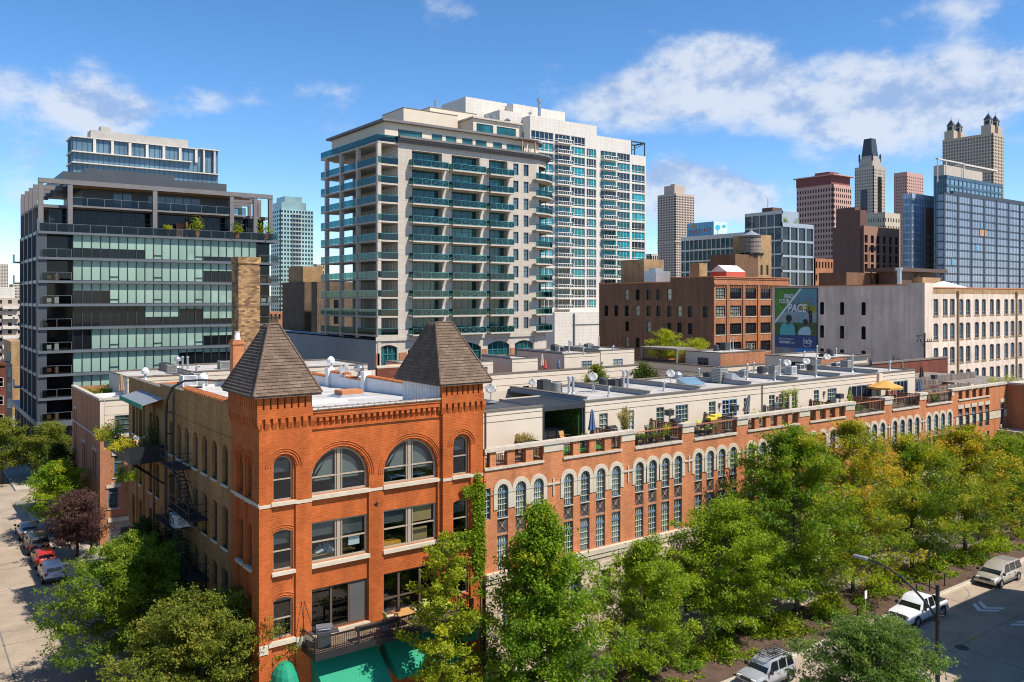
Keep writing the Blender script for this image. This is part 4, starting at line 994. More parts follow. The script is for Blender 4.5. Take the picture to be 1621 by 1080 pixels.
# --- grey stone condominium with loggias
CN=thing('condominium_tower', 'beige stone apartment block with teal glass balconies and rounded corner', 'apartment block', (51, 78.2, 0))
def condo():
 o=lambda x:x-51.0
 LV=[18.55+3.11*i for i in range(10)]
 rec=[(53.67, 59.51), (61.44, 67.27), (69.29, 73.34)];sw=[(74.66, 75.83), (77.01, 78.15)]
 ops=[(o(a), o(c), z, z+2.72, 'r')for z in LV for a, c in rec]+[(o(a), o(c), z+.5, z+2.55, 'r')for z in LV for a, c in sw]
 w=MB();wall(w, 0, o(79.35), 17.6, 50.3, ops, 1.3)
 for z in LV:
  pass
  # rounded corner: drum wall with openings left between slabs
 cx, cy, r=o(79.35), 6.0, 6.0;n=10
 def drum(mb, z0, z1, rr, a0=-PI/2, a1=0.25, k=n):
  for i in range(k):
   t, s=a0+(a1-a0)*i/k, a0+(a1-a0)*(i+1)/k
   mb.quad((cx+rr*math.cos(t), cy+rr*math.sin(t), z0), (cx+rr*math.cos(s), cy+rr*math.sin(s), z0), (cx+rr*math.cos(s), cy+rr*math.sin(s), z1), (cx+rr*math.cos(t), cy+rr*math.sin(t), z1))
 drum(w, 17.6, LV[0], r);drum(w, LV[-1]+2.6, 50.3, r)
 for a, b in zip(LV, LV[1:]):drum(w, a+2.6, b, r)
 for z in LV:
  drum(w, z, z+2.6, r, -PI/2, -PI/2+.22, 2);drum(w, z, z+2.6, r, -.55, -.45, 1);drum(w, z, z+2.6, r, .1, .25, 2)
 w.quad((0, 17, 17.6), (0, 0, 17.6), (0, 0, 50.3), (0, 17, 50.3));w.quad((13, 26, 17.6), (13, 17, 17.6), (13, 17, 50.3), (13, 26, 50.3));w.quad((13, 17, 17.6), (0, 17, 17.6), (0, 17, 50.3), (13, 17, 50.3));w.quad((cx+6, 7, 14), (cx+6, 26, 14), (cx+6, 26, 50.3), (cx+6, 7, 50.3));w.quad((cx+6, 26, 10), (13, 26, 10), (13, 26, 50.3), (cx+6, 26, 50.3))
 w.quad((0, 0, 50.3), (cx, 0, 50.3), (cx, 26, 50.3), (0, 26, 50.3));w.quad((cx, 0, 50.29), (cx+6, 6, 50.29), (cx+6, 26, 50.29), (cx, 26, 50.29))
 part('stone_wall', w, ['precast'], CN)
 # base with arched windows between brick piers
 b=MB();bays=[(47.6, 50.9), (52.9, 59.9), (61.2, 67.6), (69.0, 73.8), (75.0, 79.2)]
 wall(b, o(47.0), o(79.35), 0, 17.6, [(o(a), o(c), 12.6, 16.9, 's')for a, c in bays], .5);drum(b, 0, 17.6, r+.1)
 part('base_wall', b, ['precast'], CN)
 g=MB()
 for a, c in bays:g.quad((o(a), .4, 12.6), (o(c), .4, 12.6), (o(c), .4, 16.9), (o(a), .4, 16.9))
 part('arcade_glass', g, ['teal_glass'], CN)
 g=MB()
 for a, c in bays:
  for k in range(1, 4):u=o(a)+(c-a)*k/4;g.box(u-.08, u+.08, .3, .38, 12.6, 16.9)
  g.box(o(a), o(c), .3, .38, 15.3, 15.42)
 part('arcade_mullion', g, ['teal_light'], CN)
 for(x0, x1)in((46.9, 47.6), (51.2, 52.6), (60.0, 61.1), (67.75, 68.85), (73.95, 74.9)):q=MB();q.box(o(x0), o(x1), -.12, 0, 10, 15.6);part('brick_pier', q, ['orange_brick'], CN)
 t=MB();t.box(o(46.9), o(79.4), -.25, 0, 17.6, 18.25);t.box(o(46.9), o(79.4), -.15, 0, 11.6, 12.4);part('band_course', t, ['precast'], CN)
 # cornice
 k=MB()
 def ringband(mb, z0, z1, rin, rout, a0=-PI/2, a1=.25, kk=12):
  for i in range(kk):
   t, s=a0+(a1-a0)*i/kk, a0+(a1-a0)*(i+1)/kk
   P=[(cx+q*math.cos(v), cy+q*math.sin(v))for q, v in((rin, t), (rout, t), (rout, s), (rin, s))];mb.prism(P, z0, z1)
 for(za, zb, e)in((50.3, 50.6, .35), (50.6, 50.95, .7), (50.95, 51.3, 1.0)):k.box(o(50.9), cx, -e, 17.5, za, zb);ringband(k, za, zb, 5, 6+e)
 part('cornice', k, ['frame_concrete'], CN)
 # open loggia on the left corner: slabs, posts, rails
 ly0, ly1, lx=0.0, 22.5, o(47.35)
 for i, z in enumerate(LV+[LV[-1]+3.6]):
  q=MB();q.box(lx-.1, 0, -.15, ly1, z-.28, z);part('loggia_slab', q, ['precast'], CN)
  r_=MB();r_.box(lx-.05, 0, -.12, -.08, z+.05, z+1.05);r_.box(lx-.08, lx-.04, -.1, ly1, z+.05, z+1.05);q=part('loggia_rail', r_, ['teal_rail'], CN)
  m=MB();m.box(lx-.1, 0, -.14, -.06, z+1.05, z+1.12);m.box(lx-.1, lx-.02, -.1, ly1, z+1.05, z+1.12)
  for y in range(0, 23, 2):m.box(lx-.09, lx-.03, y-.03, y+.03, z, z+1.05)
  part('top_rail', m, ['teal_light'], q)
 for y in(0.0, 7.4, 13.9, 20.2):q=MB();q.box(lx-.12, lx+.55, y-.12, y+.5, 12, LV[-1]+3.3);part('loggia_post', q, ['precast'], CN)
 lw=Many(CN, 'loggia_window');F, G=window(2.3, 2.4, 'r', .08, .1, [0], [1.8])
 for z in LV:
  for y in(1.8, 4.6, 8.2, 11.4, 14.6):lw.put('l', [('loggia_window', F, ['white_frame']), ('pane', G, ['teal_glass'])], (50.95, 78.2+y, z+.05), LEFT)
 lw.flush()
 # window walls and balconies
 ww=Many(CN, 'window_wall');bl=Many(CN, 'balcony')
 rr=random.Random(5)
 def wwall(wd):
  F, G=window(wd, 2.72, 'r', .09, .1, [(-wd*.38, .06), (-wd*.24, .1), 0, (wd*.24, .1), (wd*.38, .06)], [(2.05, .1)], mw=.05)
  F.box(-wd*.24, wd*.24, 0, .09, 2.25, 2.3);return F, G
 def balc(wd, curved=False):
  S=MB();Rr=MB();Gl=MB();e=wd/2+.55
  S.box(-e, e, -1.35, 1.25, -.24, 0)
  Gl.box(-e+.04, e-.04, -1.31, -1.29, .08, 1.02);Gl.box(-e+.03, -e+.05, -1.3, 0, .08, 1.02);Gl.box(e-.05, e-.03, -1.3, 0, .08, 1.02)
  Rr.box(-e, e, -1.34, -1.26, 1.02, 1.09);Rr.box(-e, -e+.07, -1.26, 0, 1.02, 1.09);Rr.box(e-.07, e, -1.26, 0, 1.02, 1.09);Rr.box(-e, e, -1.33, -1.27, .04, .1)
  n=4
  for i in range(n+1):x=-e+.03+(2*e-.06)*i/n;Rr.box(x-.03, x+.03, -1.33, -1.27, 0, 1.02)
  for i in range(n):
   x0=-e+.03+(2*e-.06)*i/n;x1=x0+(2*e-.06)/n
   Rr.tube([(x0, -1.335, .1), (x1, -1.335, 1.02)], .018, 4);Rr.tube([(x0, -1.335, 1.02), (x1, -1.335, .1)], .018, 4)
   c=(x0+x1)/2;Rr.tube([(c+.2*math.cos(t), -1.335, .56+.2*math.sin(t))for t in[k_*PI/4 for k_ in range(9)]], .015, 4)
  return S, Rr, Gl
 W3={i:wwall(c-a)for i, (a, c)in enumerate(rec)};B3={i:balc(c-a)for i, (a, c)in enumerate(rec)}
 for li, z in enumerate(LV):
  for i, (a, c)in enumerate(rec):
   g='teal_light' if li==9 or rr.random()<.15 else 'teal_glass'
   ww.put((i, g), [('window_wall', W3[i][0], ['teal_glass']), ('pane', W3[i][1], [g])], ((a+c)/2, 79.38, z))
   bl.put(i, [('balcony', B3[i][0], ['precast']), ('railing', B3[i][1], ['teal_light']), ('glass_panel', B3[i][2], ['teal_rail'])], ((a+c)/2, 78.2, z))
  F, G=None, None
 swn=Many(CN, 'window');F, G=window(1.16, 2.05, 'r', .07, .1, [], [1.2])
 for z in LV:
  for a, c in sw:swn.put('s', [('window', F, ['teal_glass']), ('pane', G, ['slate_glass'])], ((a+c)/2, 78.36, z+.5))
 S, Rr, Gl=MB(), MB(), MB()
 def arc(mb, z0, z1, rin, rout, a0, a1, kk=9):
  for i in range(kk):
   t, s=a0+(a1-a0)*i/kk, a0+(a1-a0)*(i+1)/kk
   mb.prism([(q*math.cos(v), q*math.sin(v))for q, v in((rin, t), (rout, t), (rout, s), (rin, s))], z0, z1)
 a0, a1=-PI/2-.05, .2
 arc(S, -.24, 0, 4.8, 7.3, a0, a1);arc(Rr, 1.02, 1.09, 7.2, 7.28, a0, a1);arc(Rr, .04, .1, 7.21, 7.27, a0, a1);arc(Gl, .08, 1.02, 7.22, 7.25, a0, a1)
 for i in range(8):
  t=a0+(a1-a0)*i/7;c_, s_=math.cos(t)*7.24, math.sin(t)*7.24;Rr.box(c_-.03, c_+.03, s_-.03, s_+.03, 0, 1.02)
  if i<7:
   t2=a0+(a1-a0)*(i+1)/7;c2, s2=math.cos(t2)*7.24, math.sin(t2)*7.24;Rr.tube([(c_, s_, .1), (c2, s2, 1.02)], .018, 4);Rr.tube([(c_, s_, 1.02), (c2, s2, .1)], .018, 4)
 CG=MB();arc(CG, 0, 2.6, 4.9, 5.0, -PI/2, .25);CF=MB()
 for i in range(9):t=-PI/2+(.25+PI/2)*i/8;CF.box(5.02*math.cos(t)-.05, 5.02*math.cos(t)+.05, 5.02*math.sin(t)-.05, 5.02*math.sin(t)+.05, 0, 2.6)
 for z in LV:
  bl.put('c', [('balcony', S, ['precast']), ('railing', Rr, ['teal_light']), ('glass_panel', Gl, ['teal_rail'])], (79.35, 84.2, z))
  ww.put('c', [('window_wall', CF, ['teal_glass']), ('pane', CG, ['teal_glass'])], (79.35, 84.2, z))
 ww.flush();bl.flush();swn.flush()
 # rooftop: set-back storey, eave, second storey, plant rooms
 p=MB();ops=[(o(a), o(c), 51.55, 52.75, 'r')for a, c in((51.7, 56.3), (58.2, 60.3), (61, 63.2), (64.4, 66.6), (67.2, 69.6), (71, 73), (74, 78))]
 T=MB();T.T=Matrix.Translation((0, 1.2, 0));wall(T, o(49.2), o(79), 51.2, 53.7, ops, .15);p.put(T);shell(p, o(49.2), o(79), 1.2, 22, 51.2, 53.7, skip=('f', ))
 drum(p, 51.2, 53.7, 4.6)
 p=part('setback_storey', p, ['cream_stucco'], CN)
 g=MB()
 for q in ops:g.quad((q[0], 1.32, q[2]), (q[1], 1.32, q[2]), (q[1], 1.32, q[3]), (q[0], 1.32, q[3]))
 part('ribbon_glass', g, ['teal_light'], p)
 e=MB();e.box(o(48.5), o(79), .4, 23, 53.7, 54.1);ringband(e, 53.7, 54.1, 3, 5.4);part('eave', e, ['frame_concrete'], p)
 p=MB();ops=[(o(a), o(c), 54.8, 56.4, 'r')for a, c in((69.3, 73), (73.8, 78.2))];T=MB();T.T=Matrix.Translation((0, 4, 0));wall(T, o(68.6), o(79), 54.1, 57.2, ops, .15);p.put(T);shell(p, o(68.6), o(79), 4, 18, 54.1, 57.2, skip=('f', ))
 p=part('upper_storey', p, ['cream_stucco'], CN);g=MB()
 for q in ops:g.quad((q[0], 4.12, q[2]), (q[1], 4.12, q[2]), (q[1], 4.12, q[3]), (q[0], 4.12, q[3]))
 part('ribbon_glass', g, ['teal_glass'], p);e=MB();e.box(o(68.3), o(79.6), 3.6, 18.4, 57.2, 57.5);part('eave', e, ['precast'], p)
 for(x0, x1, y0, y1, z1)in((56.5, 67.8, 8, 16, 58.2), (65.5, 76, 14, 20, 60.6)):q=MB();shell(q, o(x0), o(x1), y0, y1, 54.1, z1);q=part('plant_room', q, ['cream_stucco'], CN);e=MB();rim(e, o(x0), o(x1), y0, y1, z1, .2, .12);part('roof_edge', e, ['flashing'], q)
 q=MB();q.lathe([(.35, 60), (.35, 62.6)], cx=o(68), cy=16, n=8);q.lathe([(.5, 57.4), (.5, 59.4), (.8, 59.5), (.2, 60)], cx=o(77), cy=10, n=10);q.lathe([(.45, 57.4), (.45, 59.2), (.7, 59.3), (.2, 59.7)], cx=o(80.6), cy=10, n=10);part('flue', q, ['steel'], CN)
 # terrace pergola at the rounded corner
 q=MB()
 for x in(76.5, 79.5):
  for y in(-.2, 2.6):q.box(o(x)-.1, o(x)+.1, y-.1, y+.1, 51.3, 53.6)
 for i in range(8):q.box(o(75.9)+i*.6, o(76.0)+i*.6, -.6, 3, 53.6, 53.75)
 part('roof_pergola', q, ['beige_canvas'], CN)
 # long blank parking wall beyond the loggia
 q=MB();q.quad((o(47.2), 60, 0), (o(47.2), -.01, 0), (o(47.2), -.01, 17.9), (o(47.2), 60, 17.9));q.box(o(47.2), 0, .5, 60, 17.7, 17.9);part('parking_wall', q, ['grey_stucco'], CN)
condo()
# --- dark glass building at the left
BB=thing('dark_glass_building', 'black framed glass apartment building with green blinds and planted top terrace', 'apartment block', (0, 83.2, 0))
def black_building():
 ZS=[8.04, 11.2, 14.35, 17.5, 20.65, 23.8, 26.95, 30.1, 33.55]
 gx0, gx1, xr=3.75, 29.2, 32.4
 DP=20
 core=MB();core.quad((gx0, 1.9, 0), (gx0, 1.9, 0), (gx0, 1.9, 0), (gx0, 1.9, 0));core=MB()
 core.box(.6, xr-.6, 4.2, DP, 0, 33.2);part('dark_core', core, ['charcoal_panel'], BB)
 s=MB()
 for z in ZS[1:]:s.box(-.45, xr+.3, -.35, DP, z-.34, z);
 part('floor_slab', s, ['slab_metal'], BB)
 s=MB();s.box(-.6, xr+.3, -.4, 30, 7.3, 8.04);part('podium_slab', s, ['slab_metal'], BB)
 pd=MB();pd.box(.4, xr, 1.2, 28, 0, 7.3)
 for i in range(16):pd.box(-.25, .0, 1+i*1.8, 1.4+i*1.8, 0, 7.3)
 part('podium', pd, ['charcoal_panel'], BB)
 # front panes: pale blinds, some raised over dark rooms
 M_=Many(BB, 'window_bay');rnd=random.Random(11)
 open_={7:[(0, 8, .42), (15, 20, .2)], 6:[(15, 19, .6)], 5:[(0, 4, .65)], 4:[(0, 8, 1), (8, 12, .42), (12, 15, .85), (15, 20, .3)], 3:[(0, 2, 1), (15, 20, .52)], 2:[(12, 15, .8), (15, 20, .75)], 1:[(18, 22, .5)], 0:[]}
 n=22;w=(gx1-gx0)/n
 for li in range(8):
  z0, z1=ZS[li], ZS[li+1]-.34
  h=z1-z0
  for i in range(n):
   lvl=1.0
   for a, b, f in open_.get(li, []):
    if a<=i<b:lvl=1-f
   key=(li in(7, ), round(lvl, 2), i in(4, 9, 14)and lvl==1, round(h, 2))
   F=MB();F.box(-w/2, -w/2+.07, -.06, .1, 0, h);F.box(w/2-.03, w/2, -.04, .1, 0, h);F.box(-w/2, w/2, -.02, .1, 0, .1)
   P=MB();D_=MB()
   zb=.1+(h-.1)*(1-lvl)
   if lvl>0:P.quad((-w/2+.07, .06, zb), (w/2-.03, .06, zb), (w/2-.03, .06, h), (-w/2+.07, .06, h))
   if lvl<1:D_.quad((-w/2+.07, .07, .1), (w/2-.03, .07, .1), (w/2-.03, .07, zb), (-w/2+.07, .07, zb))
   if key[2]:F.box(-w/2+.1, w/2-.05, -.03, .05, .55, .68)
   ls=[('window_bay', F, ['dark_metal'])]
   if P.f:ls.append(('blind', P, ['pale_green_glass']))
   if D_.f:ls.append(('pane', D_, ['black_glass']))
   M_.put(key, ls, (gx0+(i+.5)*w, 83.2+.15, z0))
 M_.flush()
 # corner balconies left and right
 bm=MB()
 for li in range(8):
  z0, z1=ZS[li], ZS[li+1]-.34
  for a, c in((0, gx0-.2), (gx1+.3, xr+.1)):
   q=MB();q.box(a, c, -.3, -.27, z0+.05, z0+1.1);q=part('balcony_glass', q, ['grey_rail'], BB);m=MB();m.box(a, c, -.31, -.26, z0+1.1, z0+1.15)
   for x in(a, (a+c)/2, c):m.box(x-.03, x+.03, -.31, -.26, z0, z0+1.1)
   part('balcony_rail', m, ['slab_metal'], q)
   if li%3!=1:m=MB();m.box(a+.5, a+1.2, .3, .9, z0, z0+.75);m.box(a+1.6, a+2.1, .4, .9, z0, z0+.9);part('balcony_seat', m, ['white_frame' if li%2 else 'cedar'], q)
 r=MB()
 for(a, b)in((.5, gx0), ):
  q=MB();q.quad((gx1, 2.2, 8), (xr-.4, 2.2, 8), (xr-.4, 2.2, 33.2), (gx1, 2.2, 33.2));part('recess_glass', q, ['black_glass'], BB)
  r.quad((a, 2.2, 8), (b, 2.2, 8), (b, 2.2, 33.2), (a, 2.2, 33.2))
 r.quad((gx0, .2, 8), (gx0, 2.2, 8), (gx0, 2.2, 33.2), (gx0, .2, 33.2));r.quad((.5, 4.2, 8), (.5, 2.2, 8), (.5, 2.2, 33.2), (.5, 4.2, 33.2))
 part('recess_glass', r, ['black_glass'], BB)
 # side curtain wall with deep piers
 g=MB();g.quad((-.1, DP, 8.04), (-.1, 1.0, 8.04), (-.1, 1.0, 33.2), (-.1, DP, 33.2));part('side_glass_wall', g, ['slate_glass'], BB)
 m=MB()
 for i in range(5):y=1.0+i*4.6;m.box(-.5, .1, y-.3, y+.3, 8.04, 33.5)
 for i in range(13):y=1+i*1.53;m.box(-.18, -.1, y-.04, y+.04, 8.04, 33.2)
 for z in ZS[1:]:m.box(-.4, .0, 1, DP, z-.4, z+.1)
 m.box(-.5, .6, -.1, 1.0, 8.04, 33.5)
 part('side_pier', m, ['charcoal_panel'], BB)
 for i, z in enumerate((11.2, 20.65, 26.95, 30.1)):q=MB();q.box(-1.3, -.1, DP-1.5, DP+1, z-.2, z);q.box(-1.3, -1.27, DP-1.5, DP+1, z, z+1.1);part('side_balcony', q, ['slab_metal'], BB)
 # terraces on top: two set-back storeys behind an open frame
 t=MB();t.box(1.2, 31, 2.2, DP, 33.55, 37.0);part('terrace_storey', t, ['black_glass'], BB)
 t=MB()
 for i in range(30):t.box(1.2+i, 1.28+i, 2.1, 2.2, 33.55, 36.8)
 for z in(34.6, 35.3, 36.0):t.box(1.2, 31, 2.12, 2.2, z, z+.05)
 part('mullion', t, ['charcoal_panel'], BB)
 s=MB();s.box(-.3, 31.5, 1.4, DP, 36.9, 37.3);s.box(3.2, 27.5, -.1, 1.5, 37.0, 37.25);part('upper_slab', s, ['frame_concrete'], BB)
 u=MB();u.box(5.5, 26, 3.5, DP, 37.3, 40.0);u=part('penthouse', u, ['charcoal_panel'], BB)
 g=MB()
 for a, b in((9.5, 13.2), (14.2, 22)):
  k=int((b-a)/1.25)
  for i in range(k):g.quad((a+i*1.25, 3.42, 37.5), (a+i*1.25+1.15, 3.42, 37.5), (a+i*1.25+1.15, 3.42, 39.8), (a+i*1.25, 3.42, 39.8))
 part('penthouse_glass', g, ['slate_glass'], u)
 sf=MB();sf.quad((3.5, 3.5, 39.98), (3.5, .3, 39.98), (29, .3, 39.98), (29, 3.5, 39.98));part('timber_soffit', sf, ['oak_top'], u)
 rf=MB();rf.box(3.2, 27, .2, DP, 40.0, 40.5);rf.box(3, 25.5, 3, DP, 40.5, 42.2);rf.box(6, 18, 4, DP, 42.2, 43.0);part('roof_screen', rf, ['charcoal_panel'], BB)
 f=MB()
 def beam(x0, x1, y0, y1, z0, z1):f.box(x0, x1, y0, y1, z0, z1)
 beam(-.4, 31.6, -.3, .25, 40.0, 40.65)
 for x in(-.4, 3.1, 14.0, 25.0, 28.6, 31.0):beam(x, x+.6, -.25, .3, 33.55, 40.0)
 for i in range(4):
  y=4.8+i*4.6;beam(-.4, 3.2, y, y+.5, 39.7, 40.3);beam(-.45, .1, y, y+.5, 33.3, 39.7);beam(27, 31.6, y, y+.5, 39.7, 40.3);beam(31.1, 31.6, y, y+.5, 33.3, 39.7)
 part('terrace_frame', f, ['frame_concrete'], BB)
 r=MB();r.box(-.3, xr, -.3, -.27, 33.6, 34.6);r.box(3.3, 27.4, -.05, -.02, 37.3, 38.3);r=part('terrace_glass', r, ['grey_rail'], BB)
 m=MB();m.box(-.3, xr, -.31, -.26, 34.6, 34.65);m.box(3.3, 27.4, -.06, -.01, 38.3, 38.35)
 for i in range(17):m.box(-.3+i*2.04, -.24+i*2.04, -.31, -.26, 33.55, 34.6)
 for i in range(12):m.box(3.3+i*2.19, 3.36+i*2.19, -.06, -.01, 37.25, 38.3)
 part('terrace_rail', m, ['slab_metal'], r)
 w=MB();w.box(17.6, 18.7, 1.3, 1.4, 33.6, 35.6);w.box(18.8, 19.0, .6, 1.4, 33.6, 35.8);part('timber_screen', w, ['cedar'], BB)
black_building()
def gridface(wallmb, glassmb, W, z0, z1, n, nf, pw=.35, sh=.3, dep=.3, top=0.0, T=None):
 """piers and spandrels of a regular facade standing in front of its glass, in (u, z)"""
 A=MB();G=MB();A.T=T;G.T=T
 for i in range(n+1):
  u=W*i/n;a, b=max(0, u-pw*W/n/2), min(W, u+pw*W/n/2)
  A.box(a, b, 0, dep, z0, z1)
 h=(z1-top-z0)/nf
 for k in range(nf+1):A.box(0, W, .02, dep, z0+k*h-sh*h/2 if k else z0, min(z1, z0+k*h+sh*h/2))
 if top:A.box(0, W, .01, dep, z1-top, z1)
 G.quad((0, dep*.9, z0), (W, dep*.9, z0), (W, dep*.9, z1), (0, dep*.9, z1))
 wallmb.put(A);glassmb.put(G)
def far_tower(name, label, cat, x0, x1, y0, y1, z0, z1, wall_m, glass_m, nx, ny, nf, pw=.45, sh=.45, dep=.4, top=0, group=None, glass_side=None, rmat=None):
 t=thing(name, label, cat, (x0, y0, z0), group=group);Wd, Dp=x1-x0, y1-y0;H=z1-z0
 w=MB();g=MB();gridface(w, g, Wd, 0, H, nx, nf, pw, sh, dep, top)
 g2=MB();gridface(w, g2, Dp, 0, H, ny, nf, pw, sh, dep, top, Matrix.Translation((0, Dp, 0))@Matrix.Rotation(LEFT, 4, 'Z'))
 shell(w, 0, Wd, 0, Dp, 0, H, skip=('f', 's'))
 part('facade_wall', w, [wall_m], t)
 a=part('front_windows', g, [glass_m], t);a['kind']='stuff';a=part('side_windows', g2, [glass_side or glass_m], t);a['kind']='stuff'
 return t, Wd, Dp, H
 # --- white apartment tower behind the condominium
WT=thing('white_apartment_tower', 'tall white apartment tower with teal windows and stacked balconies', 'apartment tower', (139.5, 157.5, 0))
def white_tower():
 o=lambda x:x-139.5
 tops=[(139.5, 166.6, 80.2), (166.6, 182.0, 77.2), (182.0, 188.9, 72.6)]
 cols=[(139.95, 148.6), (149.3, 155.4), (155.9, 161.6), (162.3, 166.4), (168.3, 175.2), (175.7, 181.4), (182.4, 188.4)]
 rows=[75.8-3.22*k-2.72 for k in range(17)]
 M_=Many(WT, 'window');cache={}
 def okay(ci, z):return z<(80, 80, 80, 72, 72, 72, 68)[ci]
 w=MB()
 for(x0, x1, zt)in tops:
  ops=[]
  for ci, (a, c)in enumerate(cols):
   if x0-.5<=a and c<=x1+.8:ops+=[(o(a), o(c), z, z+2.72, 'r')for z in rows if okay(ci, z)]
  wall(w, o(x0), o(x1), 0, zt, ops, .3)
  shell(w, o(x0), o(x1), 0, 16, 0, zt, skip=('f', 's'))
 T=MB();sops=[(2+i*4, 4.8+i*4, z, z+2.5, 'r')for z in rows for i in range(3)];wall(T, 0, 16, 0, 80.2, sops, .3);w.put(T, Matrix.Translation((0, 16, 0))@Matrix.Rotation(LEFT, 4, 'Z'))
 part('white_wall', w, ['white_precast'], WT)
 rr=random.Random(2)
 def W_(wd, k):
  F, G=window(wd, 2.72, 'r', .1, .1, [wd*(j/k-.5)for j in range(1, k)], [(.66, .1)], mw=.1);return F, G
 for zi, z in enumerate(rows):
  for ci, (a, c)in enumerate(cols):
   if not okay(ci, z):continue
   wd=c-a;k=5 if wd>7 else 4
   if(wd, k)not in cache:cache[(wd, k)]=W_(wd, k)
   F, G=cache[(wd, k)];g=rr.choice(['navy_glass', 'dark_glass', 'bright_teal', 'bright_teal', 'teal_glass'])
   M_.put((ci, g), [('window', F, ['white_frame']), ('pane', G, [g])], ((a+c)/2, 157.5+.18, z))
 M_.flush()
 B_=Many(WT, 'balcony');S=MB();S.box(-3.1, 3.1, -1.5, 0, -.35, 0);Rr=MB()
 Rr.box(-3.1, 3.1, -1.5, -1.42, .9, 1.05);Rr.box(-3.1, -3.0, -1.5, 0, .9, 1.05);Rr.box(3.0, 3.1, -1.5, 0, .9, 1.05)
 for i in range(9):x=-3.05+i*.7625;Rr.box(x-.05, x+.05, -1.5, -1.42, 0, .9)
 Gl=MB();Gl.box(-3.05, 3.05, -1.46, -1.44, .05, .9)
 for ci in(1, 4):
  for z in rows:
   if not okay(ci, z):continue
   B_.put('b', [('balcony', S, ['white_precast']), ('railing', Rr, ['white_frame']), ('glass_panel', Gl, ['grey_rail'])], ((cols[ci][0]+cols[ci][1])/2, 157.5, z))
 B_.flush()
 for(x0, x1, y0, y1, z1)in((131, 149, 4, 18, 81.5), (139, 160, 8, 20, 85.2), (124, 139.4, 12, 26, 86)):q=MB();shell(q, o(x0), o(x1), y0, y1, 60, z1);part('plant_room', q, ['white_precast'], WT)
 q=MB();q.lathe([(.5, 80), (.5, 86), (.8, 86), (.8, 87.2)], cx=o(147), cy=5, n=8);part('flue', q, ['steel'], WT)
 f=MB()
 for x in(182.4, 188.6):
  for y in(.3, 5):f.box(o(x)-.15, o(x)+.15, y-.15, y+.15, 72.6, 77.2)
 f.box(o(182.2), o(188.8), .1, .5, 76.9, 77.3);f.box(o(182.2), o(188.8), 4.8, 5.2, 76.9, 77.3);f.tube([(o(182.3), .3, 74), (o(188.6), .3, 77)], .14, 4);f.box(o(188.4), o(188.8), .3, 5, 76.9, 77.3)
 part('roof_frame', f, ['navy_canvas'], WT)
 q=MB();q.box(o(143), o(181), -7.5, 0, 0, 20.4);q=part('podium', q, ['white_precast'], WT);m=MB()
 for x in(150.5, 161.5):m.box(o(x)-.3, o(x)+.3, -7.8, -7.5, 4, 20)
 m.box(o(150), o(172), -7.6, -7.5, 16.4, 16.7);m.box(o(171.8), o(172.1), -7.6, -7.5, 3, 16.5);part('panel_joint', m, ['slab_metal'], q)
white_tower()
